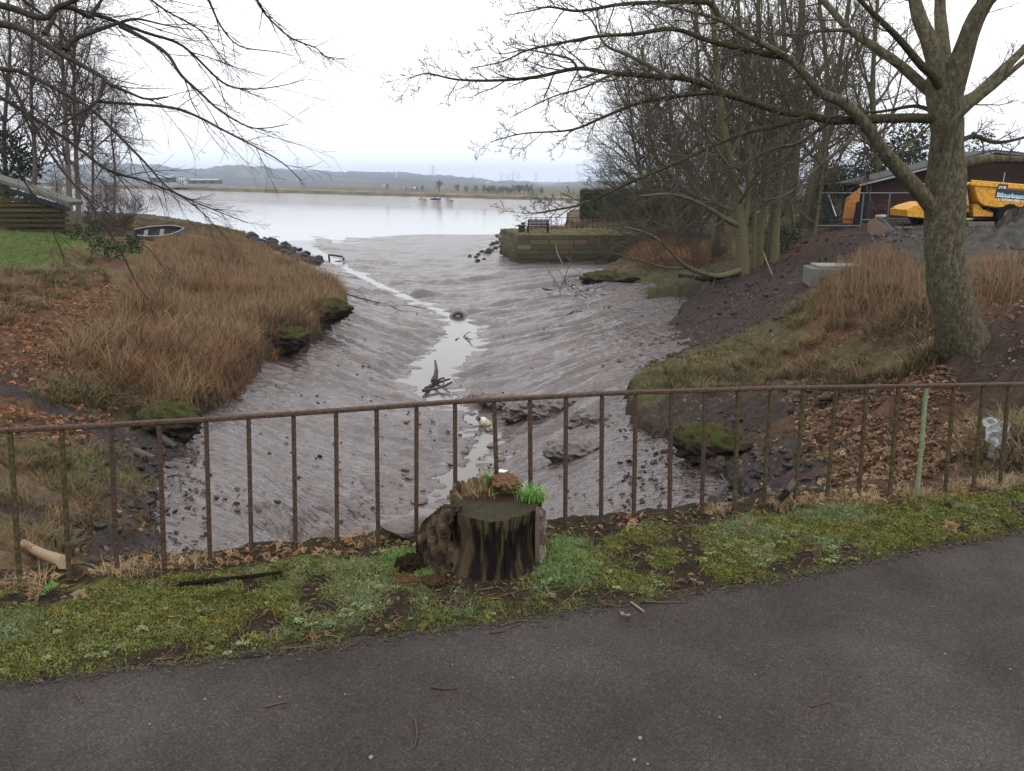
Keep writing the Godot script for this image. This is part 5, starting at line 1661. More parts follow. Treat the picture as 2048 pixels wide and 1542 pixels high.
	for s in [-1.0, 1.0]:
		var gm := MB.new()
		gm.col = Color(.33, .33, .32)
		var gp2 := PackedVector3Array()
		for i in 11:
			var tt := i / 10.0
			var ww := .625 * (pow(sin(PI * (0.12 + 0.88 * tt)), 0.7) if tt < 0.5 else 1.0) * (1.0 if tt < 0.55 else 1.0 - pow((tt - 0.55) / 0.45, 2.2) * 0.97)
			gp2.append(Vector3((tt - .5) * 2.7, .48 * (1 + .25 * pow(tt, 3)) + .01, s * maxf(ww, .02)))
		var rr := PackedFloat32Array()
		for i in 11: rr.append(.03)
		gm.tube(gp2, rr, 6)
		put(gm.mesh(), "gunwale", M.paint_matt, bt)
	for x in [-.75, .1]:
		var tm := MB.new()
		tm.col = Color(.2, .2, .195)
		tm.box(Vector3(x, .34, 0), Vector3(.22, .03, 1.05), Basis(), .005)
		put(tm.mesh(), "thwart", M.paint_matt, bt)
	var oar := thing("oar", "pale weathered pole lying in the grass right of the boat", "oar")
	var om := MB.new()
	om.col = Color(.34, .31, .27)
	om.tube(PackedVector3Array([bp + Vector3(.9, .38, -.1), bp + Vector3(2.6, .18, .3)]), PackedFloat32Array([.03, .025]), 6)
	put(om.mesh(), "shaft", M.wood, oar)
	# mossy open timber shed on the left
	var d2 := 33.0
	var lo := at(60, 440, d2)
	lo.y = H(lo.x, lo.z)
	var ls := thing("timber_shed", "mossy slatted timber shed with a grey sloping roof behind the lawn", "shed", lo)
	var e0 := at(-40, 345, d2) - lo
	var e1 := at(145, 405, d2) - lo
	var rx := (e1 - e0)
	rx.z = 0
	var rb := Basis(rx.normalized(), Vector3(-rx.y, rx.x, 0).normalized(), Vector3.BACK)
	var rm := MB.new()
	rm.col = Color(.1, .102, .088)
	rm.box((e0 + e1) / 2 + Vector3(0, -.04, -.3), Vector3(rx.length(), .16, 1.1), rb, .02)
	put(rm.mesh(), "roof", M.paint_matt, ls)
	var fm := MB.new()
	fm.col = Color(.02, .021, .024)
	fm.box((e0 + e1) / 2 + Vector3(-.04, -.27, .2), Vector3(rx.length(), .16, .04), rb)
	put(fm.mesh(), "fascia", M.paint_matt, ls)
	for i in 9:
		var y := .1 + i * .2
		var xr := minf(e1.x - .2, lerpf(e0.x, e1.x, clampf((e0.y - .45 - y) / (e0.y - e1.y), 0, 1)))
		var bm := MB.new()
		bm.col = jit(Color(.055, .05, .02), .4)
		bm.box(Vector3((e0.x + xr) / 2, y, .05), Vector3(xr - e0.x, .12, .03))
		put(bm.mesh(), "slat", M.wood, ls)
	for i in 3:
		var pm := MB.new()
		pm.col = Color(.03, .026, .02)
		var px2 := lerpf(e0.x + .3, e1.x - .5, i / 2.0)
		var ph := lerpf(e0.y, e1.y, (px2 - e0.x) / (e1.x - e0.x)) - .3
		pm.box(Vector3(px2, ph / 2 - .1, -.03), Vector3(.1, ph + .2, .1))
		put(pm.mesh(), "post", M.wood, ls)
	var ins := MB.new()
	ins.col = Color(.055, .05, .03)
	ins.box(Vector3((e0.x + e1.x) / 2 - .5, .55, -.8), Vector3(e1.x - e0.x - 1.0, 1.3, .05))
	put(ins.mesh(), "back_wall", M.wood, ls)
var stone_mats := {}
func stone_mat(c: Color) -> Material:
	var key := Vector3i(int(c.r * 90), int(c.g * 90), int(c.b * 90))
	if not stone_mats.has(key):
		stone_mats[key] = mat(c, .9, M.stone_tex, 1.6, M.stone_nrm, .8)
	return stone_mats[key]
var rock_cache := {}
func rock_mesh(sd: int, flat := 1.0) -> ArrayMesh:    # angular stone, about one metre in radius
	var key := "%d %f" % [sd, flat]
	if rock_cache.has(key): return rock_cache[key]
	var r2 := RandomNumberGenerator.new()
	r2.seed = sd * 17 + 3
	var planes: Array = []
	for i in 9: planes.append([Vector3(r2.randf_range(-1, 1), r2.randf_range(-1, 1), r2.randf_range(-1, 1)).normalized(), r2.randf_range(.55, .9)])
	var m := MB.new()
	var rows := 9
	var cols := 14
	var P: Array = []
	for i in rows + 1:
		var row: Array = []
		var th := PI * i / rows
		for k in cols:
			var ph := TAU * k / cols
			var d := Vector3(sin(th) * cos(ph), cos(th), -sin(th) * sin(ph))
			var r := 1.0
			for pl in planes:
				var dt: float = d.dot(pl[0])
				if dt > .01: r = minf(r, pl[1] / dt)
			r *= 1.0 + .09 * nz2.get_noise_3d(d.x * 4 + sd, d.y * 4, d.z * 4)
			var q := d * r
			q.y *= flat
			row.append(q)
		P.append(row)
	for i in rows:
		for k in cols:
			var k2 := (k + 1) % cols
			m.quad(P[i][k], P[i][k2], P[i + 1][k2], P[i + 1][k])
	var am := m.mesh(false, true)
	rock_cache[key] = am
	return am
func boulder(px: float, py: float, r: float, label: String, group: String, flat := .7, m: Material = null, called := "boulder", sink := .3) -> Node3D:
	var o := put(rock_mesh(rng.randi() % 7, flat), called, m if m else M.rock)
	var p := on(px, py)
	o.position = p + Vector3(0, r * flat * (.6 - sink), 0)
	o.scale = Vector3(r * rng.randf_range(.8, 1.2), r * rng.randf_range(.8, 1.1), r * rng.randf_range(.8, 1.2)) * .6
	o.rotation = Vector3(rng.randf_range(-.25, .25), rng.randf() * TAU, rng.randf_range(-.25, .25))
	tag(o, label, "stone", group)
	return o

# ---------- things lying in the creek and on the verge ----------
func stick(list: Array, r0: float, r1: float, label: String, cat := "branch", group := "", m: Material = null, forks: Array = [], lift := .02, called := "fallen_branch") -> void:
	var t := thing(called, label, cat, Vector3.ZERO, 0.0, group)
	var p := []
	for q in list:
		var w := on(q[0], q[1])
		p.append(w + Vector3(0, lift + (q[2] if q.size() > 2 else 0.0), 0))
	var b := MB.new()
	b.col = jit(Color(.06, .05, .045), .25)
	var made := limb(b, p, r0, r1, 6, 4, .3)
	put(b.mesh(), "stem", m if m else M.driftwood, t)
	for f in forks:
		var fb := MB.new()
		fb.col = b.col
		var fp := []
		for q in f:
			fp.append(on(q[0], q[1]) + Vector3(0, lift + (q[2] if q.size() > 2 else 0.0), 0))
		limb(fb, fp, r0 * .6, r1 * .6, 5, 3, .3)
		put(fb.mesh(), "fork", m if m else M.driftwood, t)
func make_debris() -> void:
	rng.seed = 92
	# tyre
	var p := on(916, 640)
	var ty := thing("tyre", "muddy car tyre half sunk on edge beside the stream", "tyre", p + Vector3(0, .08, 0))
	ty.rotation = Vector3(.55, .5, .35)
	var m := MB.new()
	m.col = Color(.8, .8, .8)
	var prof: Array = []
	for i in 13:
		var an := TAU * i / 12.0
		prof.append([.26 + .085 * cos(an - PI), .1 * sin(an - PI)])
	m.lathe(Vector3.ZERO, Basis(), prof, 28)
	put(m.mesh(), "casing", M.mud_wet, ty)
	# broken frame
	p = on(672, 526)
	var fr := thing("broken_crate", "broken dark wooden frame standing in the mud near the river", "crate", p, .4)
	for q in [[Vector3(-.45, .25, 0), Vector3(.12, .62, .1), .05], [Vector3(.5, .12, .1), Vector3(.12, .5, .1), -.1], [Vector3(0, .5, 0), Vector3(1.0, .12, .1), -.16], [Vector3(.05, .1, .25), Vector3(1.1, .1, .12), .12]]:
		var b := MB.new()
		b.col = Color(.04, .035, .03)
		b.box(q[0], q[1], Basis(Vector3.BACK, q[2]), .01)
		put(b.mesh(), "plank", M.driftwood, fr)
	# driftwood
	stick([[852, 792], [872, 781], [900, 772]], .05, .02, "dark wet branch lying across the pool's near end", "branch", "", null, [], .17)
	stick([[846, 796], [880, 790], [905, 778]], .035, .02, "second dark wet branch across the pool's near end", "branch", "", null, [], .17)
	stick([[868, 778], [873, 765, .12], [871, 752, .24]], .09, .02, "dark broken root sticking up from the pool's driftwood", "branch", "", null, [], .17)
	stick([[858, 786], [888, 775, .06], [884, 792, .02]], .03, .015, "short forked stick in the pool's driftwood", "branch", "", null, [], .17)
	stick([[912, 690], [925, 686], [945, 690]], .03, .015, "small dark stick stranded in the middle of the pool", "branch", "", null, [[[925, 686], [935, 680, .06], [942, 682, .1]]], .17)
	stick([[690, 588], [735, 601], [780, 610], [830, 614], [872, 624]], .035, .012, "long thin branch stretched along the left mud to the tyre", "branch", "", null, [[[735, 601], [720, 590, .08], [700, 592, .12]], [[780, 610], [800, 622], [815, 624]]])
	stick([[1120, 640], [1150, 622], [1175, 617], [1185, 612, .15]], .03, .012, "curved forked branch lying on the right mud", "branch", "", null, [[[1150, 622], [1200, 627], [1250, 619]], [[1200, 627], [1195, 620, .15]]])
	stick([[1085, 578], [1120, 583], [1160, 586], [1210, 590]], .05, .02, "long dark branch at the base of the brush pile", "branch", "brush pile on the mud", null, [[[1120, 583], [1112, 572, .2], [1095, 560, .5], [1095, 552, .7]], [[1120, 580], [1135, 560, .5], [1140, 550, .75], [1128, 545, .9]]])
	stick([[1140, 575], [1150, 585, .3], [1165, 594]], .04, .02, "bent branch in the middle of the brush pile", "branch", "brush pile on the mud", null, [[[1140, 575], [1110, 556, .6], [1098, 562, .4]]])
	stick([[1165, 580], [1190, 572, .1], [1215, 582]], .035, .02, "arched branch at the right of the brush pile", "branch", "brush pile on the mud")
	stick([[1125, 598], [1170, 578], [1200, 570]], .03, .015, "slanting stick in front of the brush pile", "branch", "brush pile on the mud")
	for i in 26:
		var a := Vector2(rng.randf_range(1115, 1190), rng.randf_range(575, 598))
		stick([[a.x, a.y], [a.x + rng.randf_range(-30, 30), a.y + rng.randf_range(-9, 5), rng.randf_range(0, .25)]], .018, .008, "thin twig tangled in the brush pile", "twig", "brush pile twigs")
	for i in 20:
		var a := Vector2(rng.randf_range(1165, 1205), rng.randf_range(830, 855))
		stick([[a.x, a.y], [a.x + rng.randf_range(-24, 24), a.y + rng.randf_range(-7, 12), rng.randf_range(.01, .06)]], .011, .006, "thin dark twig in the heap behind the railing", "twig", "twig heap on the mud")
	for q in [[1158, 832, 1148, 846, "short dark board end left of the twig heap"], [1162, 850, 1146, 860, "dark plank end below the twig heap"], [1103, 908, 1135, 895, "flat dark plank beside the root clump"], [1100, 590, 1085, 592, "dark plank on the mud left of the brush pile"]]:
		var a := on(q[0], q[1])
		var b := on(q[2], q[3])
		var x := (b - a)
		var pb := MB.new()
		pb.col = Color(.045, .04, .038)
		var xx := x.normalized()
		var zz := xx.cross(Vector3.UP).normalized()
		pb.box((a + b) / 2 + Vector3(0, .05, 0), Vector3(x.length() + .12, .05, .13), Basis(xx, zz.cross(xx), zz), .006)
		tag(put(pb.mesh(), "plank", M.driftwood), q[4], "plank")
	# root clumps and clods
	for q in [[1148, 908, .3, "knotted muddy root clump on the right mud"], [1060, 822, .34, "ragged mud ledge clod left of the twig heap"], [1105, 815, .3, "ragged mud clod at the ledge's right end"], [1020, 812, .3, "ragged mud clod at the ledge's left end"], [1190, 840, .2, "muddy lump beneath the twig heap"], [958, 800, .22, "broken mud clod beside the pool's outlet"], [990, 806, .24, "broken mud clod right of the pool's outlet"], [1082, 830, .22, "crumbled clod under the mud ledge"], [1035, 835, .2, "small crumbled clod under the mud ledge"]]:
		clod(q[0], q[1], q[2], q[3])
	# bottle and litter
	p = on(968, 850)
	var jug := thing("plastic_container", "crumpled cream plastic container with a dark neck in the stream", "container", p + Vector3(0, .05, 0), .7)
	jug.rotation.z = .9
	var jm := MB.new()
	jm.col = Color(.5, .47, .36)
	jm.lathe(Vector3.ZERO, Basis(), [[.0, -.14], [.085, -.14], [.095, -.05], [.09, .06], [.045, .13], [.04, .15], [.0, .15]], 14)
	put(jm.mesh(), "body", M.plastic, jug)
	var jc := MB.new()
	jc.col = Color(.03, .03, .03)
	jc.lathe(Vector3(0, .15, 0), Basis(), [[.045, 0], [.045, .05], [.0, .05]], 12)
	put(jc.mesh(), "cap", M.plastic, jug)
	p = on(1003, 948)
	var sh := MB.new()
	sh.col = Color(.6, .6, .58)
	sh.prism(PackedVector2Array([Vector2(-.09, 0), Vector2(.05, -.03), Vector2(.1, .02), Vector2(-.02, .05)]), Vector3.ZERO, Basis(Vector3.RIGHT, -1.2), .012)
	tag(put(sh.mesh(), "plastic_scrap", M.plastic), "white plastic scrap on the mud behind the stump", "litter").position = p + Vector3(0, .04, 0)
	var bag := MB.new()
	var rr := 9
	var P: Array = []
	for i in rr + 1:
		var row: Array = []
		for k in rr + 1:
			var u := i / float(rr) - .5
			var v := k / float(rr) - .5
			row.append(Vector3(u * .16 + nz2.get_noise_2d(u * 14, v * 14) * .05, .02 + v * .28 + nz2.get_noise_2d(v * 12 + 5, u * 12) * .03, nz2.get_noise_2d(u * 16 + 9, v * 16) * .08))
		P.append(row)
	for i in rr:
		for k in rr: bag.quad(P[i][k], P[i][k + 1], P[i + 1][k + 1], P[i + 1][k])
	var bo := put(bag.mesh(), "plastic_bag", M.film)
	bo.position = on(1988, 925) + Vector3(0, .15, 0)
	bo.rotation = Vector3(-.5, .3, -.35)
	tag(bo, "crumpled clear plastic bag in the dry grass behind the railing", "litter")
	# stones in the stream bed
	var big := [[858, 1040, .28], [838, 1004, .13], [880, 978, .12], [846, 1056, .15], [822, 1060, .13], [868, 1000, .14], [925, 930, .1], [902, 930, .1], [965, 905, .13], [985, 893, .12], [940, 958, .11], [958, 870, .1], [944, 832, .12], [1002, 920, .1], [978, 862, .08], [812, 1045, .12], [876, 1062, .13], [798, 1066, .12], [930, 905, .1], [918, 965, .09], [905, 995, .1]]
	for i in big.size():
		var q: Array = big[i]
		var lb := "muddy stone lying in the shallow stream bed"
		if i == 0: lb = "large flat slab stone in the stream just left of the stump"
		boulder(q[0], q[1], q[2] * 1.5, lb, "stones in the stream bed", .45, M.mud_wet, "stream_stone", .25)
	for i in 34:
		boulder(rng.randf_range(800, 1010), rng.randf_range(835, 1085), rng.randf_range(.05, .12), "muddy stone lying in the shallow stream bed", "stones in the stream bed", .5, M.mud_wet, "stream_stone", .2)
	# rocks on the shore by the reeds
	for i in 60:
		var t := rng.randf()
		var px := lerpf(512, 640, t) + rng.randf_range(-16, 12)
		var py := lerpf(482, 526, t) + rng.randf_range(-9, 12)
		boulder(px, py, rng.randf_range(.3, .85) * (1.3 if i < 8 else 1.0), "dark rock tumbled on the shore below the reed bed", "rocks on the left shore", .6, M.rock_dark, "shore_rock", .2)
	# slates and stones at the near left
	for i in 26:
		slate(rng.randf_range(150, 345), rng.randf_range(880, 1090), rng.randf_range(.025, .06), "flat grey slate fragment on the muddy slope, near left", "slates on the left slope")
	for i in 10: slate(rng.randf_range(240, 330), rng.randf_range(870, 960), rng.randf_range(.03, .07), "flat grey slate fragment on the muddy slope, near left", "slates on the left slope")
	for i in 18: slate(rng.randf_range(1560, 1720), rng.randf_range(765, 830), rng.randf_range(.05, .11), "dark slate jutting from the slope below the tree", "slates below the tree")
	for i in 15: slate(rng.randf_range(1480, 1700), rng.randf_range(900, 965), rng.randf_range(.025, .06), "dark wet stone at the foot of the leaf slope", "stones below the leaf slope")
	stick([[45, 1103], [80, 1122], [132, 1147]], .024, .03, "pale peeled log end lying behind the railing at the left", "log", "", M.pale_wood, [], .05, "log")
	stick([[272, 908], [308, 926]], .045, .05, "short dark log on the mud by the moss", "log", "", null, [], .03, "log")
	stick([[322, 880], [352, 900]], .05, .04, "dark timber offcut below the mossy lump", "log", "", null, [], .03, "log")
	stick([[335, 958], [358, 965, .05], [362, 985, .0]], .012, .008, "thin bent twig sticking out of the near mud", "twig")
	stick([[1360, 555], [1420, 562], [1480, 548]], .10, .08, "fallen log lying under the multi limbed tree", "log", "", M.bark2, [], .08, "log")
	stick([[1525, 530, .4], [1540, 548, .1], [1550, 562]], .03, .015, "pale dead branch leaning on the earth slope", "branch", "", M.pale_wood)
	stick([[1535, 990], [1560, 1002], [1590, 985, .06]], .03, .015, "dark dead branch in the wet hollow behind the railing", "branch")
	stick([[1425, 1010], [1455, 985, .06], [1480, 1000]], .03, .02, "gnarled dark root at the foot of the near mud", "branch", "", null, [[[1455, 985, .06], [1440, 972, .12]]])
	# mossy lumps torn from the banks
	mound(575, 690, .62, .3, "moss topped turf lump fallen below the reed bed")
	mound(342, 862, .42, .24, "moss topped turf lump behind the railing's left end")
	mound(1412, 902, .5, .24, "moss topped turf lump on the right mud")
	mound(648, 632, .75, .34, "dark turf lump at the reed bed's outer corner")
	mound(1215, 566, 1.3, .4, "broad mossy turf ledge below the quay's right end")
var tufts: Array = []
func clod(px: float, py: float, r: float, label: String) -> void:
	var o := put(lump_mesh(int(px), .9), "mud_clod", M.mud_wet)
	o.position = on(px, py) + Vector3(0, r * .15, 0)
	o.scale = Vector3(r * 1.4, r * .6, r)
	tag(o, label, "mud clod")
func lump_mesh(sd: int, rough: float, green := false) -> ArrayMesh:
	var m := MB.new()
	var rows := 22
	var cols := 40
	for i in rows + 1:
		var th := PI * i / rows
		for k in cols + 1:
			var ph := TAU * (k % cols) / cols
			var d := Vector3(sin(th) * cos(ph), cos(th), -sin(th) * sin(ph))
			var r := 1.0 + rough * (.28 * nz2.get_noise_3d(d.x * 3 + sd, d.y * 3, d.z * 3) + .3 * nz.get_noise_3d(d.x * 7, d.y * 7 + sd, d.z * 7))
			if green and d.y < .1: r *= .86
			m.v.append(d * r)
			if green: m.c.append(Color(.055, .057, .022).lerp(Color(.042, .035, .03), clampf((.55 - d.y + .5 * nz2.get_noise_3d(d.x * 4, d.y * 4, d.z * 4 + sd)) * 3.0, 0, 1)))
			else: m.c.append(jit(Color(1, 1, 1), .15))
	for i in rows + 1:
		for k in cols + 1:
			var a := m.v[i * (cols + 1) + (k + 1) % (cols)] - m.v[i * (cols + 1) + (k + cols - 1) % cols]
			var b := m.v[mini(i + 1, rows) * (cols + 1) + k] - m.v[maxi(i - 1, 0) * (cols + 1) + k]
			var n := b.cross(a)
			n = n.normalized() if n.length() > 1e-6 else m.v[i * (cols + 1) + k].normalized()
			if n.dot(m.v[i * (cols + 1) + k]) < 0: n = -n
			m.n.append(n)
	for i in rows:
		for k in cols:
			var a := i * (cols + 1) + k
			m.ix.append_array([a, a + 1, a + cols + 2, a, a + cols + 2, a + cols + 1])
	return m.mesh()
func mound(px: float, py: float, r: float, h: float, label: String) -> void:
	var o := put(lump_mesh(int(px), 1.0, true), "turf_lump", M.soil)
	o.position = on(px, py) + Vector3(0, h * .35, 0)
	o.scale = Vector3(r, h, r * .8)
	o.rotation.y = rng.randf() * 6.0
	tag(o, label, "turf")
	tufts.append([o.position, r, h])
func slate(px: float, py: float, r: float, label: String, group: String) -> void:
	var n := 5 + rng.randi() % 2
	var pl := PackedVector2Array()
	for i in n:
		var an := TAU * (i + rng.randf_range(-.25, .25)) / n
		pl.append(Vector2(cos(an) * r * rng.randf_range(.8, 1.3), sin(an) * r * rng.randf_range(.5, .9)))
	var m := MB.new()
	m.col = jit(Color(.036, .033, .032), .35)
	m.prism(pl, Vector3.ZERO, Basis(), rng.randf_range(.015, .035))
	var o := put(m.mesh(), "slate", M.slate)
	o.position = on(px, py) + Vector3(0, .012, 0)
	o.rotation = Vector3(-PI / 2 + rng.randf_range(-.5, .5), rng.randf() * TAU, rng.randf_range(-.4, .4))
	tag(o, label, "slate", group)
func make_stump() -> void:
	rng.seed = 93
	var foot := gp(970, 1168, .01)
	var c := Vector3(at(990, 1100, -foot.z + .19).x, 0, foot.z - .19)
	c.y = H(c.x, c.z)
	var t := thing("tree_stump", "rotten blackened tree stump with a flat cut face and jagged back", "stump", c)
	var m := MB.new()
	var na := 150
	var rows := 26
	var cut := .252
	var topv := func(an: float) -> float:      # an: 0 right, PI/2 back, PI left, -PI/2 front
		var j := smoothstep(.15, .75, sin(an) * .8 - cos(an) * .62)
		return cut + j * (.022 + .015 * maxf(0, sin(an)) + absf(nz2.get_noise_1d(an * 14.0)) * .04)
	var rad := func(an: float, f: float) -> float:
		var r := .186 + .010 * sin(an * 3.0 + .7) + .005 * sin(an * 7.0)
		r += (.055 * pow(1 - f, 3.0)) * (1.0 + .7 * sin(an * 5.0))
		var am := 1.0 if sin(an) > 0 else 1.0 - .55 * f
		r += am * (.014 * nz2.get_noise_2d(an * 9.0, f * .8) + .022 * nz.get_noise_2d(an * 26.0, f * 1.1) + .007 * nz2.get_noise_2d(an * 50.0, f * 5.0)) - .016 * sin(f * PI)
		if cos(an) < -.35: r += .05 * (-cos(an) - .35) * (1.1 - f)
		return r
	for i in rows + 1:
		var f := i / float(rows)
		for k in na:
			var an := TAU * k / na
			var r: float = rad.call(an, f)
			var y: float = lerpf(-.06, topv.call(an), f)
			m.v.append(Vector3(cos(an) * r, y, -sin(an) * r))
			var s := nz2.get_noise_2d(an * 7.0, f * 1.1)
			var col := Color(.013, .010, .009).lerp(Color(.07, .052, .03), clampf(s * 2.0 - .25 + (.5 if cos(an) > .55 or cos(an) < -.5 else 0.0), 0, 1))
			col = col.lerp(Color(.085, .08, .026), clampf((nz.get_noise_2d(an * 17.0, f * 1.3 + 20) - .22 + .3 * (f - .6)) * 4.0, 0, .85))
			if f > .86 + .1 * nz.get_noise_1d(an * 15.0): col = col.lerp(Color(.1, .08, .045), clampf(.25 + nz2.get_noise_1d(an * 23.0) * 1.2, 0, .7))
			if sin(an) > .1 and f > .6: col = col.lerp(Color(.2, .145, .085), clampf(.5 + nz2.get_noise_2d(an * 30, f) * 1.0, 0, 1))
			m.c.append(col)
	for i in rows + 1:
		for k in na:
			var du := m.v[i * na + (k + 1) % na] - m.v[i * na + (k + na - 1) % na]
			var dv := m.v[mini(i + 1, rows) * na + k] - m.v[maxi(i - 1, 0) * na + k]
			m.n.append(du.cross(dv).normalized())
	for i in rows:
		for k in na:
			var a := i * na + k
			var b := i * na + (k + 1) % na
			m.ix.append_array([a, a + na, b + na, a, b + na, b])
	put(m.mesh(), "trunk", M.stump, t)
	# cut face: nearly flat in front, rotted hollow towards the back
	var f2 := MB.new()
	for i in 25:
		for k in na:
			var an := TAU * k / na
			var f := 1.0 - i / 24.0
			var r: float = rad.call(an, 1.0) * f
			var y := cut - .001 + .012 * nz2.get_noise_2d(cos(an) * f * 6, sin(an) * f * 6) * .4
			var tv: float = topv.call(an)
			y = lerpf(y, tv, smoothstep(.72, 1.0, f))
			var bk := smoothstep(-.02, .1, sin(an) * r + .0)
			y -= bk * .03 * (1 - f)
			f2.v.append(Vector3(cos(an) * r, y, -sin(an) * r))
			var ring := sin(f * 70.0 + nz2.get_noise_2d(cos(an) * f * 5, sin(an) * f * 5) * 5.0)
			var col := Color(.06, .05, .034).lerp(Color(.028, .024, .017), .5 + .4 * ring).lerp(Color(.045, .05, .024), clampf(-.1 + nz.get_noise_2d(cos(an) * f * 9, sin(an) * f * 9) * 2.0, 0, 1))
			col = col.lerp(Color(.06, .03, .02), bk * .8)
			if f > .75 and tv > cut + .03: col = Color(.2, .14, .08).lerp(Color(.07, .05, .03), .5 + .5 * sin(an * 60.0))
			f2.c.append(col)
	for i in 25:
		for k in na:
			var du := f2.v[i * na + (k + 1) % na] - f2.v[i * na + (k + na - 1) % na]
			var dv := f2.v[mini(i + 1, 24) * na + k] - f2.v[maxi(i - 1, 0) * na + k]
			var n := du.cross(dv)
			f2.n.append(n.normalized() if n.length() > 1e-9 else Vector3.UP)
	for i in 24:
		for k in na:
			var a := i * na + k
			var b := i * na + (k + 1) % na
			f2.ix.append_array([a, a + na, b + na, a, b + na, b])
	put(f2.mesh(), "cut_face", M.stump, t)
	# jagged splinters along the back left: flat tongues of torn wood
	for k in 15:
		var an := rng.randf_range(1.1, 3.05)
		var r: float = rad.call(an, 1.0) * rng.randf_range(.78, .97)
		var h := rng.randf_range(.035, .1)
		var w := rng.randf_range(.006, .016)
		var b := MB.new()
		b.col = jit(Color(.13, .095, .058), .5)
		b.prism(PackedVector2Array([Vector2(-w, 0), Vector2(w, 0), Vector2(w * .9, h * .7), Vector2(w * rng.randf_range(.1, .7), h), Vector2(-w * .4, h * rng.randf_range(.7, .95)), Vector2(-w, h * .6)]), Vector3.ZERO, Basis(), rng.randf_range(.006, .012))
		var o := put(b.mesh(), "splinter", M.stump, t)
		o.position = Vector3(cos(an) * r, topv.call(an) - .06, -sin(an) * r)
		o.rotation = Vector3(rng.randf_range(-.3, .3), an + PI / 2, rng.randf_range(-.45, .25))
	# loose slab of bark on the left, pale strip on the right
	var bk := MB.new()
	slab(bk, PackedVector2Array([Vector2(-.13, -.02), Vector2(.07, -.03), Vector2(.1, .07), Vector2(.05, .13), Vector2(.04, .2), Vector2(.085, .27), Vector2(.0, .27), Vector2(-.085, .2), Vector2(-.12, .12)]), .035, Color(.042, .028, .022), Color(.095, .07, .045))
	var bo := put(bk.mesh(), "bark_slab", M.stump, t)
	bo.position = Vector3(-.205, .0, .09)
	bo.rotation = Vector3(-.1, -.35, .06)
	var pl := MB.new()
	slab(pl, PackedVector2Array([Vector2(-.02, -.0), Vector2(.02, .01), Vector2(.03, .12), Vector2(.025, .22), Vector2(-.02, .25), Vector2(-.025, .12)]), .02, Color(.2, .165, .13), Color(.12, .085, .065))
	var po := put(pl.mesh(), "pale_sapwood", M.stump, t)
	po.position = Vector3(.188, .02, .07)
	po.rotation = Vector3(0, 1.0, 0)
	var wb := put(lump_mesh(41, 1.3), "rotten_wood", M.rotten, t)
	wb.position = Vector3(.05, cut + .05, -.12)
	wb.scale = Vector3(.065, .022, .05)
	wb.rotation = Vector3(.3, .3, -.15)
	# broken pieces lying left of the stump
	var g := "rotten pieces beside the stump"
	for q in [[822, 1142, .14, .045, .06, .5, Color(.035, .025, .02), "black crumbled log piece left of the stump"], [800, 1152, .07, .03, .04, .3, Color(.2, .15, .1), "pale split end of the log left of the stump"], [815, 1166, .16, .014, .05, .15, Color(.13, .085, .07), "flat reddish bark strip left of the stump"], [868, 1168, .1, .02, .06, -.2, Color(.085, .055, .05), "brown bark chip at the stump's left foot"]]:
		var o := MB.new()
		var lm := put(lump_mesh(int(q[0]), 1.2), "wood_fragment", M.plain_rough)
		lm.position = on(q[0], q[1]) + Vector3(0, q[3] * .6, 0)
		lm.scale = Vector3(q[2] * .5, q[3], q[4] * .7)
		lm.rotation.y = q[5]
		var mm := mat(Color(q[6].r * 9, q[6].g * 9, q[6].b * 9), .9, M.bark_tex, 6.0, M.stone_nrm, .9)
		lm.material_override = mm
		tag(lm, q[7], "wood", g)
	# grass growing on the stump
	for q in [[.16, .26, -.03, 130, .08, "bright green grass tuft on the stump's right side"], [-.015, .31, -.15, 22, .055, "small grass tuft on the stump's jagged back"], [-.06, .265, -.06, 18, .05, "small yellowish grass tuft on the stump's cut face"]]:
		var gm := MB.new()
		for k in q[3]:
			blade(gm, Vector3(rng.randfn(0, .03), 0, rng.randfn(0, .02)), q[4] * rng.randf_range(.6, 1.3), .0028, rng.randf_range(.2, 1.1), jit(Color(.12, .24, .05) if q[3] != 18 else Color(.17, .19, .06), .35))
		var o := put(gm.mesh(), "grass_tuft", M.grass)
		o.position = c + Vector3(q[0], q[1] - .01, q[2])
		tag(o, q[5], "grass tuft")
func slab(b: MB, poly: PackedVector2Array, th: float, c1: Color, c2: Color) -> void:
	# a rough plate: the outline filled finely, its face uneven
	var box := Rect2(poly[0], Vector2.ZERO)
	for p in poly: box = box.expand(p)
	var n := 26
	for i in n:
		for k in n:
			var q: Array = []
			var ok := true
			for e in [[0, 0], [0, 1], [1, 1], [1, 0]]:
				var p := box.position + box.size * Vector2((i + e[0]) / float(n), (k + e[1]) / float(n))
				if not Geometry2D.is_point_in_polygon(box.position + box.size * Vector2((i + .5) / n, (k + .5) / n), poly): ok = false
				q.append(Vector3(p.x, p.y, th * (.5 + .8 * nz2.get_noise_2d(p.x * 40, p.y * 14)) + .6 * th * (1.0 - pow(absf((p.x - box.get_center().x) / box.size.x) * 2.0, 2.0))))
			if not ok: continue
			var cc := c1.lerp(c2, clampf(.5 + nz.get_noise_2d(q[0].x * 30, q[0].y * 22) * 2.2, 0, 1))
			b.col = cc
			b.quad(q[0], q[1], q[2], q[3])
			var z := Vector3(0, 0, -th)
			b.quad(q[3] * Vector3(1, 1, 0) + z * .3, q[2] * Vector3(1, 1, 0) + z * .3, q[1] * Vector3(1, 1, 0) + z * .3, q[0] * Vector3(1, 1, 0) + z * .3)
	for i in poly.size():
		var p := poly[i]
		var q := poly[(i + 1) % poly.size()]
		b.col = c1 * .8
		b.quad(Vector3(p.x, p.y, th * .8), Vector3(q.x, q.y, th * .8), Vector3(q.x, q.y, -th * .3), Vector3(p.x, p.y, -th * .3))
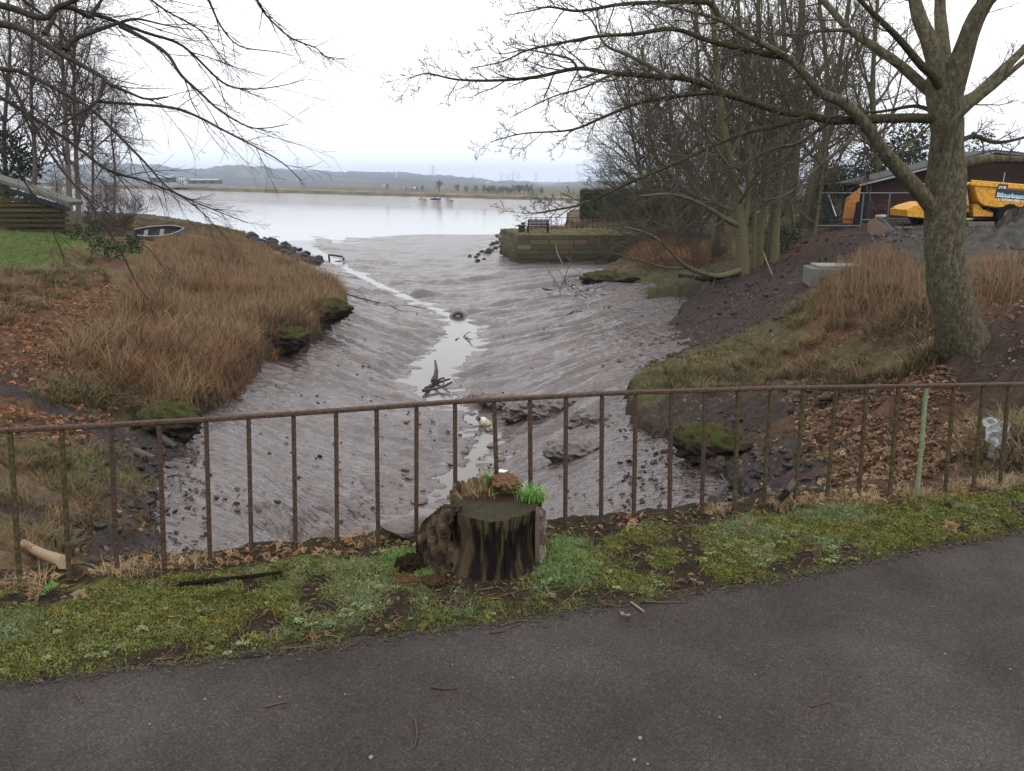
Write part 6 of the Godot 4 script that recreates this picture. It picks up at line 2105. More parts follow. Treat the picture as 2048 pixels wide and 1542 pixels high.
func make_verge_things() -> void:
	rng.seed = 94
	stick([[358, 1174], [400, 1170], [450, 1164], [500, 1158], [562, 1150]], .011, .008, "long knobbly stick lying on the mossy verge", "stick", "", M.bark_grey, [], .012, "stick")
	stick([[1262, 1208], [1288, 1227]], .005, .004, "short pale peeled twig at the verge edge by the stump", "stick", "", M.pale_wood, [], .008, "stick")
	for q in [[[1470, 1140], [1550, 1128]], [[1660, 1115], [1700, 1108]], [[1100, 1222], [1160, 1200]], [[1195, 1205], [1240, 1213]], [[1340, 1190], [1400, 1178]], [[980, 1200], [1080, 1172]], [[920, 1210], [990, 1190]], [[1060, 1180], [1130, 1210]], [[905, 1228], [960, 1180]], [[1290, 1205], [1370, 1206]], [[1520, 1145], [1480, 1180]], [[600, 1285], [680, 1262]], [[560, 1300], [660, 1285]]]:
		var a: Array = q[0]
		var b: Array = q[1]
		stick([[a[0], a[1]], [(a[0] + b[0]) / 2 + rng.randf_range(-6, 6), (a[1] + b[1]) / 2 + rng.randf_range(-5, 5)], [b[0], b[1]]], .0035, .002, "thin brown twig lying along the verge edge", "twig", "twigs along the verge edge", M.straw_wood, [], .006, "twig")
	stick([[1000, 1255], [1020, 1247], [1055, 1243]], .004, .0025, "forked twig on the tarmac below the stump", "twig", "", M.straw_wood, [[[1020, 1258], [1045, 1247]]], .004, "twig")
	stick([[980, 1268], [1010, 1264]], .0035, .002, "short twig on the tarmac left below the forked one", "twig", "", M.straw_wood, [], .004, "twig")
	stick([[862, 1376], [890, 1380], [915, 1378]], .004, .002, "thin dark twig on the tarmac at the middle", "twig", "", M.straw_wood, [], .004, "twig")
	stick([[830, 1440], [834, 1470], [828, 1500]], .0042, .002, "pale straight twig standing lengthwise on the tarmac", "twig", "", M.straw_wood, [], .004, "twig")
	stick([[530, 1415], [575, 1405]], .0035, .002, "thin twig on the tarmac at the left", "twig", "", M.straw_wood, [], .004, "twig")
	stick([[150, 1385], [165, 1408]], .003, .002, "small curved twig on the tarmac at the far left", "twig", "", M.straw_wood, [], .004, "twig")
	stick([[1620, 1415], [1660, 1405]], .0028, .0015, "pale straw on the tarmac at the right", "twig", "", M.straw_wood, [], .003, "twig")
	stick([[1350, 1238], [1375, 1252]], .0028, .0015, "curled twig on the tarmac below the verge", "twig", "", M.straw_wood, [], .003, "twig")
	for q in [[1280, 1478, .012], [1268, 1522, .011], [1440, 1436, .008], [742, 1518, .014], [1025, 1357, .008], [560, 1395, .007], [410, 1400, .008], [1295, 1530, .009], [1890, 1310, .009], [2020, 1340, .008], [1130, 1295, .006], [1510, 1350, .006], [690, 1390, .006], [905, 1330, .006], [300, 1450, .008]]:
		boulder(q[0], q[1], q[2], "small pale stone chip lying on the tarmac" if q[0] != 742 else "white chip lying on the tarmac near the bottom edge", "chips on the tarmac", .7, M.chip, "stone_chip", .1)
	# single large leaves
	for q in [[70, 1195, .038, Color(.14, .085, .05), "large curled brown leaf below the railing's left end"], [100, 1188, .045, Color(.07, .14, .03), "green ivy leaf below the railing's left end"], [160, 1200, .034, Color(.17, .12, .075), "pale brown leaf right of the green ivy leaf"], [1165, 1052, .035, Color(.06, .12, .03), "round green leaf at the foot of the railing right of the stump"], [1395, 1038, .04, Color(.07, .15, .03), "bright green leaf at the railing's foot"], [1930, 1052, .036, Color(.2, .11, .06), "crumpled brown leaf on the bare soil at the right"], [2015, 1050, .05, Color(.3, .33, .14), "pale yellow green leaf by the tarmac at the right"], [1900, 1062, .045, Color(.17, .09, .05), "flat brown leaf on the bare soil at the right"], [450, 1195, .045, Color(.16, .1, .06), "brown curled leaf lying on the moss at the left"], [1250, 1238, .03, Color(.2, .15, .1), "crumpled tan leaf beside the pale twig"]]:
		var o := put(leaf_mesh(3), "fallen_leaf", M.leaf_one)
		o.material_override = mat(q[3], .8)
		o.position = on(q[0], q[1]) + Vector3(0, .012, 0)
		o.scale = Vector3.ONE * q[2]
		o.rotation = Vector3(rng.randf_range(.2, .5), rng.randf() * TAU, rng.randf_range(-.2, .2))
		tag(o, q[4], "leaf")

# ---------- small plants and litter ----------
func blade(m: MB, p: Vector3, h: float, w: float, bend: float, c: Color) -> void:
	var an := rng.randf() * TAU
	var out := Vector3(cos(an), 0, sin(an))
	var side := Vector3(-sin(an), 0, cos(an)).rotated(Vector3.UP, rng.randf_range(-.6, .6))
	var pts: Array[Vector3] = []
	for i in 4:
		var t := i / 3.0
		pts.append(p + Vector3.UP * h * (t - .35 * bend * t * t) + out * h * bend * t * t)
	var ws := [1.0, .85, .55, .08]
	m.col = c
	for i in 3:
		var a: Vector3 = pts[i] - side * w * ws[i]
		var b: Vector3 = pts[i] + side * w * ws[i]
		var d: Vector3 = pts[i + 1] + side * w * ws[i + 1]
		var e: Vector3 = pts[i + 1] - side * w * ws[i + 1]
		m.quad(a, e, d, b)
func leaf_mesh(kind: int) -> ArrayMesh:
	var m := MB.new()
	var out := [Vector2(0, -1), Vector2(.45, -.55), Vector2(.5, .1), Vector2(.25, .6), Vector2(0, 1.1), Vector2(-.28, .55), Vector2(-.55, .05), Vector2(-.4, -.6)]
	if kind == 3: out = [Vector2(0, -1), Vector2(.3, -.7), Vector2(.85, -.5), Vector2(.55, -.1), Vector2(.8, .45), Vector2(.3, .4), Vector2(0, 1.1), Vector2(-.3, .42), Vector2(-.8, .4), Vector2(-.5, -.1), Vector2(-.85, -.45), Vector2(-.3, -.7)]
	var L := func(q: Vector2) -> Vector3:
		var curl: float = [.35, .6, -.4, .45][kind]
		return Vector3(q.x, absf(q.x) * curl + q.y * q.y * curl * .5 + .12 * sin(q.y * 3.0 + kind), q.y)
	for i in out.size():
		var a: Vector2 = out[i]
		var b: Vector2 = out[(i + 1) % out.size()]
		m.tri(L.call(Vector2(0, (a.y + b.y) * .25)), L.call(b), L.call(a))
	return m.mesh(false)
func inside_l(x: float, z: float) -> float:
	var d := -z
	return sd_l.at(x / d, log(d)) * d
func inside_r(x: float, z: float) -> float:
	var d := -z
	return sd_r.at(x / d, log(d)) * d
func region(list: Array) -> PackedVector2Array:     # an area of ground from [px, py, height]
	var p := PackedVector2Array()
	for q in list:
		var w := gp(q[0], q[1], q[2]) if q.size() > 2 else on(q[0], q[1])
		p.append(Vector2(w.x, w.z))
	return p
func fill(poly: PackedVector2Array, per_m2: float, place: Callable, most := 60000) -> void:
	var box := Rect2(poly[0], Vector2.ZERO)
	for p in poly: box = box.expand(p)
	var n := mini(int(box.get_area() * per_m2), most)
	for i in n:
		var q := box.position + Vector2(rng.randf(), rng.randf()) * box.size
		if Geometry2D.is_point_in_polygon(q, poly): place.call(q.x, q.y)
func clump(blades: int, h: float, w: float, spread: float, bend0: float, bend1: float) -> ArrayMesh:
	var m := MB.new()
	for k in blades:
		blade(m, Vector3(rng.randf_range(-spread, spread), -.01, rng.randf_range(-spread, spread)), h * rng.randf_range(.55, 1.2), w * rng.randf_range(.7, 1.3), rng.randf_range(bend0, bend1), Color(1, 1, 1) * rng.randf_range(.65, 1.25))
	return m.mesh()
func scatter_kinds(meshes: Array, called: String, label: String, cat: String, m: Material, xf: Array, cols: Array) -> void:
	# one stuff object: a node with one multimesh for each variant
	var t := thing(called, label, cat)
	t.set_meta("kind", "stuff")
	var n := meshes.size()
	for k in n:
		var xs := []
		var cs := []
		for i in range(k, xf.size(), n):
			xs.append(xf[i]); cs.append(cols[i])
		scatter(meshes[k], "%s_clumps" % called, m, xs, cs, t)
func upright(x: float, y: float, z: float, s: float, sy := 1.0) -> Transform3D:
	return Transform3D(Basis(Vector3.UP, rng.randf() * TAU) * Basis.from_scale(Vector3(s, s * sy, s)), Vector3(x, y, z))
func lying(x: float, y: float, z: float, s: float, tilt := .5) -> Transform3D:
	return Transform3D(Basis.from_euler(Vector3(rng.randf_range(-tilt, tilt), rng.randf() * TAU, rng.randf_range(-tilt, tilt))) * Basis.from_scale(Vector3.ONE * s), Vector3(x, y, z))
var warm := Color(1, 1, 1)
func make_plants() -> void:
	rng.seed = 95
	# reed bed on the left
	var reed: Array = []
	for k in 5: reed.append(clump(26, .5, .0045, .13, .25, 1.25))
	var xf := []
	var cs := []
	var area := region([[455, 780, -1.4], [500, 725, -1.5], [625, 665, -1.75], [695, 605, -2.05], [665, 568, -2.0], [585, 533, -1.85], [530, 505, -1.75], [470, 482, -1.6], [390, 475, -1.4], [330, 500, -1.2], [270, 570, -.95], [250, 640, -.95], [120, 740, -.85], [230, 800, -1.1], [330, 830, -1.3]])
	fill(area, 62.0, func(x, z):
		if inside_l(x, z) < -.02: return
		var k := nz.get_noise_2d(x * .8, z * .8)
		var a := nz2.get_noise_2d(x * .5 + 9, z * .5)
		xf.append(upright(x, H(x, z), z, rng.randf_range(.7, 1.25) * (1.0 + .35 * k), rng.randf_range(.55, 1.2)))
		cs.append(jit(Color(.19, .102, .053).lerp(Color(.2, .145, .08), clampf(.42 + a * 1.6, 0, 1)).lerp(Color(.1, .064, .04), clampf(k * 1.5 + .1, 0, .75)), .3)))
	scatter_kinds(reed, "reed_bed", "bed of dry russet reeds covering the left bank", "reeds", M.straw, xf, cs)
	print("reeds ", xf.size())
	# lodged straw over the reed bed's edge and dry grass elsewhere
	var dry: Array = []
	for k in 4: dry.append(clump(18, .26, .0042, .08, .5, 1.5))
	xf.clear(); cs.clear()
	var dryf := func(x, z):
		if maxf(inside_l(x, z), inside_r(x, z)) < -.03: return
		var a := nz2.get_noise_2d(x * 1.2 + 3, z * 1.2)
		if a < -.22: return
		xf.append(upright(x, H(x, z), z, rng.randf_range(.5, 1.2) * (1.0 + .5 * a) * (.55 if x < 0 and z > -8.5 else 1.0)))
		cs.append(jit(Color(.17, .115, .064).lerp(Color(.105, .085, .042), clampf(.4 + a * 1.5, 0, 1)), .35))
	fill(region([[0, 1150, -.3], [130, 1140, -.6], [200, 1000, -.9], [130, 930, -.85], [0, 880, -.6], [-150, 1000, -.3]]), 190.0, dryf)
	fill(region([[130, 1130, -.65], [310, 1130, -1.0], [300, 880, -1.2], [180, 850, -1.0], [60, 830, -.8], [130, 960, -.85]]), 40.0, dryf)
	fill(region([[330, 840, -1.3], [450, 780, -1.42], [350, 760, -1.25], [120, 760, -.9], [60, 800, -.75], [200, 830, -1.1]]), 80.0, dryf)
	fill(region([[0, 640, -.4], [120, 600, -.6], [230, 560, -.8], [180, 510, -.6], [140, 520, -.5], [0, 545, -.3], [-200, 560, -.3]]), 45.0, dryf)
	fill(region([[0, 470, -.3], [150, 465, -.35], [260, 470, -1.0], [270, 440, -1.2], [0, 440, -.4], [-150, 440, -.4]]), 14.0, dryf)
	fill(region([[260, 480, -1.2], [480, 490, -1.65], [505, 470, -1.65], [430, 455, -1.55], [280, 438, -1.3]]), 14.0, dryf)
	fill(region([[150, 1130, -.65], [310, 1130, -1.0], [300, 880, -1.2], [180, 850, -1.0], [60, 830, -.8], [130, 960, -.85]]), 22.0, dryf)
	# right bank
	fill(region([[1560, 640, -1.0], [1650, 560, -.5], [1750, 520, -.25], [1850, 560, -.15], [1860, 680, -.3], [1760, 700, -.6], [1620, 700, -1.0]]), 75.0, dryf)
	fill(region([[1290, 780, -1.8], [1400, 720, -1.7], [1600, 690, -1.1], [1580, 760, -1.2], [1400, 800, -1.6]]), 34.0, dryf)
	fill(region([[1580, 760, -1.2], [1620, 680, -.95], [1700, 700, -.75], [1880, 720, -.35], [1870, 780, -.55], [1700, 790, -1.0]]), 170.0, dryf)
	fill(region([[1930, 620, -.05], [2100, 640, .0], [2100, 520, .05], [1950, 540, 0]]), 35.0, dryf)
	fill(region([[1930, 975, -.1], [2080, 960, -.05], [2080, 780, -.1], [1960, 820, -.3]]), 120.0, dryf)
	fill(region([[1260, 480, -1.7], [1300, 525, -2.5], [1400, 530, -2.0], [1470, 510, -1.3], [1440, 470, -1.2], [1300, 455, -1.5]]), 26.0, dryf)
	fill(region([[1130, 450, -1.4], [1250, 462, -1.6], [1400, 450, -1.1], [1250, 435, -1.1]]), 9.0, dryf)
	scatter_kinds(dry, "dry_grass", "tangled dry straw coloured grass over both banks", "grass", M.straw, xf, cs)
	print("dry ", xf.size())
	# tall dead stalks on the right bank and reeds by the quay
	var stalk: Array = []
	for k in 3: stalk.append(clump(7, .5, .0032, .1, .05, .45))
	xf.clear(); cs.clear()
	var stf := func(x, z):
		xf.append(upright(x, H(x, z), z, rng.randf_range(.6, 1.3)))
		cs.append(jit(Color(.2, .13, .08), .4))
	fill(region([[1600, 640, -.9], [1660, 560, -.5], [1760, 520, -.25], [1850, 570, -.15], [1870, 660, -.25], [1740, 680, -.6]]), 40.0, stf)
	fill(region([[1940, 640, -.05], [2100, 650, .0], [2100, 540, .05], [1960, 550, 0]]), 25.0, stf)
	fill(region([[0, 470, -.3], [180, 462, -.4], [150, 445, -.4], [0, 442, -.4]]), 14.0, stf)
	fill(area, 16.0, func(x, z):
		if inside_l(x, z) < 0: return
		var b := Basis(Vector3(rng.randf_range(-1, 1), 0, rng.randf_range(-1, 1)).normalized(), rng.randf_range(0, .6))
		var tr := upright(x, H(x, z), z, rng.randf_range(.9, 1.7))
		tr.basis = b * tr.basis
		xf.append(tr); cs.append(jit(Color(.24, .175, .1), .4)))
	scatter_kinds(stalk, "dead_stalks", "thin brown dead stalks standing on the banks", "stalks", M.straw, xf, cs)
	xf.clear(); cs.clear()
	fill(region([[1235, 520, -2.6], [1300, 545, -2.6], [1420, 530, -1.9], [1440, 500, -1.5], [1330, 480, -1.7], [1250, 490, -1.9]]), 34.0, func(x, z):
		if inside_r(x, z) < 0: return
		xf.append(upright(x, H(x, z), z, rng.randf_range(.9, 1.5))); cs.append(jit(Color(.2, .11, .055), .35)))
	fill(region([[1055, 462, -1.6], [1140, 462, -1.6], [1140, 455, -1.6], [1055, 455, -1.6]]), 10.0, func(x, z):
		xf.append(upright(x, -1.6, z, rng.randf_range(.7, 1.1))); cs.append(jit(Color(.2, .11, .055), .35)))
	scatter_kinds(reed, "quay_reeds", "russet reeds growing at the right end of the quay", "reeds", M.straw, xf, cs)
	# green grass on ledges and turf
	var green: Array = []
	for k in 4: green.append(clump(16, .07, .0028, .06, .2, 1.0))
	xf.clear(); cs.clear()
	var grf := func(x, z):
		if maxf(inside_l(x, z), inside_r(x, z)) < -.05: return
		var a := nz2.get_noise_2d(x * 1.6 + 3, z * 1.6)
		if a < -.12: return
		xf.append(upright(x, H(x, z), z, rng.randf_range(.6, 1.5)))
		cs.append(jit(Color(.085, .11, .034).lerp(Color(.17, .14, .06), rng.randf()), .35))
	fill(region([[1270, 790, -1.85], [1290, 740, -1.9], [1480, 690, -1.5], [1600, 700, -1.1], [1560, 760, -1.3], [1400, 790, -1.65]]), 150.0, grf)
	fill(region([[150, 900, -.95], [280, 990, -1.15], [260, 1010, -1.1], [140, 960, -.9]]), 260.0, grf)
	fill(region([[230, 860, -1.15], [370, 850, -1.3], [350, 830, -1.3], [260, 850, -1.15]]), 220.0, grf)
	fill(region([[1190, 560, -2.75], [1390, 600, -2.3], [1400, 570, -2.1], [1240, 545, -2.7]]), 50.0, grf)
	fill(region([[1640, 780, -1.0], [1760, 800, -.9], [1800, 720, -.6], [1660, 720, -.9]]), 130.0, grf)
	for q in tufts:
		for i in int(70 * q[1] * q[1] + 40):
			var an := rng.randf() * TAU
			var f := sqrt(rng.randf()) * .8
			var c: Vector3 = q[0]
			xf.append(upright(c.x + cos(an) * f * q[1] * .9, c.y + q[2] * sqrt(1.0 - f * f) * .85, c.z + sin(an) * f * q[1] * .8, rng.randf_range(.5, 1.3)))
			cs.append(jit(Color(.09, .11, .035).lerp(Color(.13, .1, .05), rng.randf()), .35))
	scatter_kinds(green, "bank_grass", "short green grass on the ledges of both banks", "grass", M.grass, xf, cs)
	xf.clear(); cs.clear()
	fill(region([[-260, 535, -.3], [20, 535, -.3], [120, 500, -.32], [150, 470, -.35], [-100, 462, -.3], [-400, 470, -.3]]), 70.0, func(x, z):
		xf.append(upright(x, H(x, z) - .01, z, rng.randf_range(.9, 1.4))); cs.append(jit(Color(.095, .128, .036), .25)), 90000)
	scatter_kinds(green, "lawn_grass", "bright green mown lawn at the left", "lawn", M.grass, xf, cs)
	# leaf litter
	var lv: Array = [leaf_mesh(0), leaf_mesh(1), leaf_mesh(2), leaf_mesh(3)]
	xf.clear(); cs.clear()
	var leaf := func(x, z):
		if maxf(inside_l(x, z), inside_r(x, z)) < .0: return
		if nz2.get_noise_2d(x * 1.1, z * 1.1) < -.3: return
		xf.append(lying(x, H(x, z) + .018, z, rng.randf_range(.014, .026) + .024 * pow(rng.randf(), 2.0), .7))
		cs.append(jit(Color(.16, .095, .055).lerp(Color(.3, .21, .13), pow(rng.randf(), 1.6)).lerp(Color(.06, .04, .03), pow(rng.randf(), 2.0)) * warm, .3))
	fill(region([[1640, 970, -1.05], [1740, 985, -.9], [1960, 930, -.4], [1960, 800, -.5], [1850, 775, -.6], [1700, 790, -1.0], [1590, 830, -1.25], [1600, 900, -1.15]]), 1500.0, leaf)
	fill(region([[1270, 790, -1.8], [1290, 740, -1.8], [1480, 690, -1.5], [1640, 690, -1.0], [1560, 780, -1.3], [1400, 850, -1.6]]), 90.0, leaf)
	fill(region([[1330, 690, -2.0], [1450, 600, -1.8], [1640, 560, -.6], [1600, 660, -1.0], [1400, 720, -1.7]]), 22.0, leaf)
	fill(region([[1430, 560, -1.8], [1620, 500, -.5], [1640, 460, -.3], [1400, 500, -1.6]]), 22.0, leaf)
	fill(region([[1560, 820, -1.3], [1540, 760, -1.4], [1700, 770, -1.0], [1640, 840, -1.15]]), 200.0, leaf)
	fill(region([[1480, 1010, -1.3], [1620, 1000, -1.1], [1560, 850, -1.3], [1440, 870, -1.5]]), 90.0, leaf)
	fill(region([[1650, 680, -.9], [1900, 720, -.3], [1880, 560, -.1], [1720, 590, -.4]]), 260.0, leaf)
	fill(region([[1560, 800, -1.3], [1640, 700, -.95], [1880, 720, -.35], [1870, 790, -.55]]), 170.0, leaf)
	fill(region([[1950, 700, -.05], [2120, 720, .0], [2100, 600, .02], [1960, 620, -.02]]), 170.0, leaf)
	scatter_kinds(lv, "leaf_litter", "drift of tan fallen leaves on the slope below the tree", "leaves", M.leaf, xf, cs)
	print("leaves ", xf.size())
	xf.clear(); cs.clear()
	warm = Color(1.15, .9, .8)
	fill(region([[-150, 900, -.4], [120, 900, -.85], [250, 800, -1.1], [180, 700, -.9], [260, 600, -.9], [190, 540, -.7], [60, 570, -.45], [-150, 600, -.3]]), 600.0, leaf)
	fill(region([[130, 1130, -.65], [310, 1130, -1.0], [300, 880, -1.2], [180, 850, -1.0], [0, 820, -.7], [130, 960, -.85]]), 60.0, leaf)
	fill(region([[150, 520, -.6], [260, 530, -.9], [240, 480, -1.0], [140, 490, -.45]]), 90.0, leaf)
	scatter_kinds(lv, "leaf_carpet", "russet leaf litter on the slope below the lawn", "leaves", M.leaf, xf, cs)
	print("leaves ", xf.size())
	xf.clear(); cs.clear()
	var clods := func(x, z):
		if inside_r(x, z) < -.3: return
		if nz2.get_noise_2d(x * 1.3, z * 1.3) < -.1: return
		xf.append(lying(x, H(x, z) + .003, z, (.012 + .07 * pow(rng.randf(), 3.0)) * (.5 + .03 * -z), .8))
		cs.append(jit(Color(.05, .04, .036), .4))
	fill(region([[1290, 760, -1.9], [1300, 680, -2.1], [1440, 600, -1.9], [1640, 540, -.6], [1640, 610, -.7], [1560, 670, -1.15], [1400, 720, -1.75]]), 45.0, clods)
	fill(region([[1430, 590, -1.9], [1470, 545, -1.4], [1640, 480, -.4], [1720, 470, -.15], [1700, 530, -.3], [1560, 570, -1.0]]), 22.0, clods)
	fill(region([[1280, 860, -1.8], [1480, 1020, -1.35], [1650, 990, -1.05], [1560, 840, -1.3], [1330, 790, -1.75]]), 60.0, clods)
	fill(region([[130, 1120, -.7], [320, 1120, -1.0], [320, 900, -1.25], [200, 860, -1.05], [60, 840, -.75], [150, 960, -.9]]), 70.0, func(x, z):
		xf.append(lying(x, H(x, z) + .003, z, .008 + .05 * pow(rng.randf(), 3.0), .8)); cs.append(jit(Color(.045, .038, .034), .4)))
	fill(region([[1740, 480, -.1], [1860, 480, 0], [2100, 520, .05], [2100, 450, .08], [1750, 455, -.1]]), 16.0, func(x, z):
		xf.append(lying(x, H(x, z) + .005, z, rng.randf_range(.04, .13), .8)); cs.append(jit(Color(.07, .06, .053), .4)))
	scatter_kinds([rock_mesh(2, .6), rock_mesh(4, .5), rock_mesh(5, .7)], "earth_clods", "loose dark clods of earth strewn over the banks", "soil", M.clod, xf, cs)
	# litter at the railing's foot, and dark flecks on the mud
	xf.clear(); cs.clear()
	for i in 1500:
		var x := rng.randf_range(-3.6, 4.5)
		var z := line_x(verge_back, x) + rng.randf_range(-.12, .07) + rng.randfn(0, .03)
		if nz.get_noise_1d(x * 4.0) < -.12 and rng.randf() < .75: continue
		xf.append(lying(x, H(x, z) + .008, z, rng.randf_range(.008, .026), .7))
		cs.append(jit(Color(.16, .08, .045).lerp(Color(.26, .18, .1), rng.randf()), .35))
	scatter_kinds(lv, "railing_litter", "brown leaf scraps gathered along the railing's foot", "leaves", M.leaf, xf, cs)
	xf.clear(); cs.clear()
	for i in 1100:
		var px := rng.randf_range(380, 1420)
		var py := 520 + 540 * pow(rng.randf(), 1.0)
		var w := on(px, py)
		if maxf(inside_l(w.x, w.z), inside_r(w.x, w.z)) > -.1 or w.z > line_x(verge_back, w.x) - .9: continue
		if nz.get_noise_2d(w.x * .7, w.z * .7) < -.05 and rng.randf() < .8: continue
		xf.append(lying(w.x, w.y + .008, w.z, rng.randf_range(.012, .045), .6))
		cs.append(jit(Color(.055, .046, .042), .4))
	for i in 320:
		var w := on(rng.randf_range(1240, 1540), rng.randf_range(850, 1030))
		if w.z > line_x(verge_back, w.x) - .9: continue
		xf.append(lying(w.x, w.y + .01, w.z, rng.randf_range(.015, .045), .7)); cs.append(jit(Color(.035, .03, .028), .4))
	for i in 130:
		var w := on(rng.randf_range(300, 420), rng.randf_range(870, 1110))
		if w.z > line_x(verge_back, w.x) - .9: continue
		xf.append(lying(w.x, w.y + .01, w.z, rng.randf_range(.015, .045), .7)); cs.append(jit(Color(.035, .03, .028), .4))
	for i in 260:
		var w := on(1270 + rng.randfn(0, 45), rng.randf_range(610, 740))
		xf.append(lying(w.x, w.y + .005, w.z, rng.randf_range(.02, .06), .7)); cs.append(jit(Color(.065, .054, .05), .4))
	scatter_kinds([rock_mesh(2, .5), rock_mesh(3, .35), leaf_mesh(1)], "mud_debris", "dark flecks of debris strewn over the mud", "debris", M.rubble, xf, cs)
	# the verge: grass, moss cushions, rosettes
	var vg: Array = []
	for k in 5: vg.append(clump(12, .032, .0013, .028, .3, 1.3))
	var ms: Array = [moss_mesh(1), moss_mesh(2)]
	var weed: Array = [rosette(), rosette()]
	xf.clear(); cs.clear()
	var mxf := []
	var mcs := []
	var wxf := []
	var wcs := []
	var sxf := []
	var scs := []
	for i in 30000:
		var x := rng.randf_range(-4.2, 5.6)
		var z0 := line_x(road_edge, x)
		var z1 := line_x(verge_back, x) - .06
		var f := rng.randf()
		var z := lerpf(z0 + .01, z1, f)
		var vc := verge_color(Vector3(x, 0, z), f)
		var g := vc.g / maxf(vc.r, .001)
		var y := H(x, z)
		if vc.g < .045:
			if rng.randf() < .2:
				sxf.append(lying(x, y + .004, z, rng.randf_range(.006, .018), .5)); scs.append(jit(Color(.13, .08, .05), .5))
			if rng.randf() < .05:
				xf.append(upright(x, y, z, rng.randf_range(.4, .9))); cs.append(jit(Color(.1, .13, .045), .4))
			continue
		if g < 1.12 and rng.randf() < .75:
			if rng.randf() < .75:
				mxf.append(upright(x, y - .002, z, rng.randf_range(.018, .045), rng.randf_range(.6, 1.1)))
				mcs.append(jit(Color(.145, .138, .032).lerp(Color(.085, .1, .03), rng.randf()), .25))
		else:
			xf.append(upright(x, y, z, rng.randf_range(.5, 1.5)))
			cs.append(jit(Color(.085, .13, .042).lerp(Color(.16, .165, .08), rng.randf() * .9), .35))
		if rng.randf() < .22:
			sxf.append(lying(x, y + .006, z, rng.randf_range(.006, .014), .5)); scs.append(jit(Color(.2, .14, .08), .5))
		if f < .45 and rng.randf() < .05 and nz.get_noise_2d(x * 1.4, z * 2.0 + 70) > -.1:
			wxf.append(upright(x, y + .004, z, rng.randf_range(.5, 1.2))); wcs.append(jit(Color(.15, .2, .1), .3))
	for i in 5000:      # crumbs and needles washed on to the edge of the tarmac
		var x := rng.randf_range(-4.2, 5.6)
		var z := line_x(road_edge, x) + .015 + absf(rng.randfn(0, .03))
		sxf.append(lying(x, .004, z, rng.randf_range(.003, .011), .4)); scs.append(jit(Color(.075, .058, .045), .5))
		if i % 6 == 0: xf.append(upright(x, .002, z - .03, rng.randf_range(.3, .9))); cs.append(jit(Color(.09, .12, .04), .4))
	# lusher grass right and left of the stump
	for i in 420:
		var q := on(1125 + rng.randfn(0, 30), 1118 + rng.randfn(0, 20))
		xf.append(upright(q.x, q.y, q.z, rng.randf_range(.7, 1.9))); cs.append(jit(Color(.11, .175, .05), .35))
	for i in 250:
		var q := on(rng.randf_range(780, 860), rng.randf_range(1105, 1150))
		xf.append(upright(q.x, q.y, q.z, rng.randf_range(.8, 1.8))); cs.append(jit(Color(.1, .18, .045), .3))
	# dry tufts at the railing
	var vd: Array = []
	for k in 3: vd.append(clump(24, .09, .0014, .05, .3, 1.3))
	var dxf := []
	var dcs := []
	for q in [[255, 1148, 40, 26], [395, 1128, 14, 10], [1430, 1022, 20, 8], [1560, 1012, 25, 10], [1700, 1000, 60, 30], [1850, 990, 60, 30], [1960, 975, 60, 36], [2030, 965, 40, 30], [60, 1165, 50, 14], [750, 1088, 30, 6], [340, 1135, 30, 8], [1640, 1003, 40, 14]]:
		for i in q[3]:
			var w := gp(q[0] + rng.randfn(0, q[2] * .5), q[1] + rng.randf_range(-3, 5), .02)
			dxf.append(upright(w.x, w.y - .01, w.z, rng.randf_range(.5, 1.2))); dcs.append(jit(Color(.28, .21, .12), .3))
	scatter_kinds(vg, "verge_grass", "short green grass growing through the verge", "grass", M.grass, xf, cs)
	scatter_kinds(ms, "verge_moss", "yellow green moss cushions on the verge", "moss", M.moss, mxf, mcs)
	scatter_kinds(weed, "verge_weeds", "small pale leaved weeds near the tarmac edge", "weeds", M.grass, wxf, wcs)
	scatter_kinds([twiglet(), lv[1]], "verge_scraps", "brown needles and leaf scraps strewn on the verge", "debris", M.leaf, sxf, scs)
	scatter_kinds(vd, "railing_straw", "dry straw tufts at the foot of the railing", "grass", M.straw, dxf, dcs)
	print("verge ", xf.size(), " ", mxf.size(), " ", wxf.size(), " ", sxf.size())
func moss_mesh(sd: int) -> ArrayMesh:
	var m := MB.new()
	for k in 46:
		var an := rng.randf() * TAU
		var f := sqrt(rng.randf())
		var p := Vector3(cos(an) * f, .35 * (1.0 - f * f), sin(an) * f)
		blade(m, p, rng.randf_range(.15, .32), .075, rng.randf_range(.2, 1.2), Color(1, 1, 1) * rng.randf_range(.7, 1.2))
	return m.mesh()
func rosette() -> ArrayMesh:
	var m := MB.new()
	for k in 7:
		var an := TAU * k / 7.0 + rng.randf_range(-.3, .3)
		var o := Vector3(cos(an), 0, sin(an))
		var s := Vector3(-sin(an), 0, cos(an))
		var l := rng.randf_range(.018, .032)
		m.col = Color(1, 1, 1) * rng.randf_range(.75, 1.15)
		var tip := o * l + Vector3(0, .006, 0)
		var mid := o * l * .6 + Vector3(0, .008, 0)
		m.quad(Vector3.ZERO, mid - s * .006, tip, mid + s * .006)
	return m.mesh()
func twiglet() -> ArrayMesh:
	var m := MB.new()
	m.tube(PackedVector3Array([Vector3(-2.2, 0, 0), Vector3(-.6, .15, .3), Vector3(.8, .1, -.1), Vector3(2.4, .1, .5)]), PackedFloat32Array([.09, .12, .1, .05]), 4, false)
	return m.mesh()

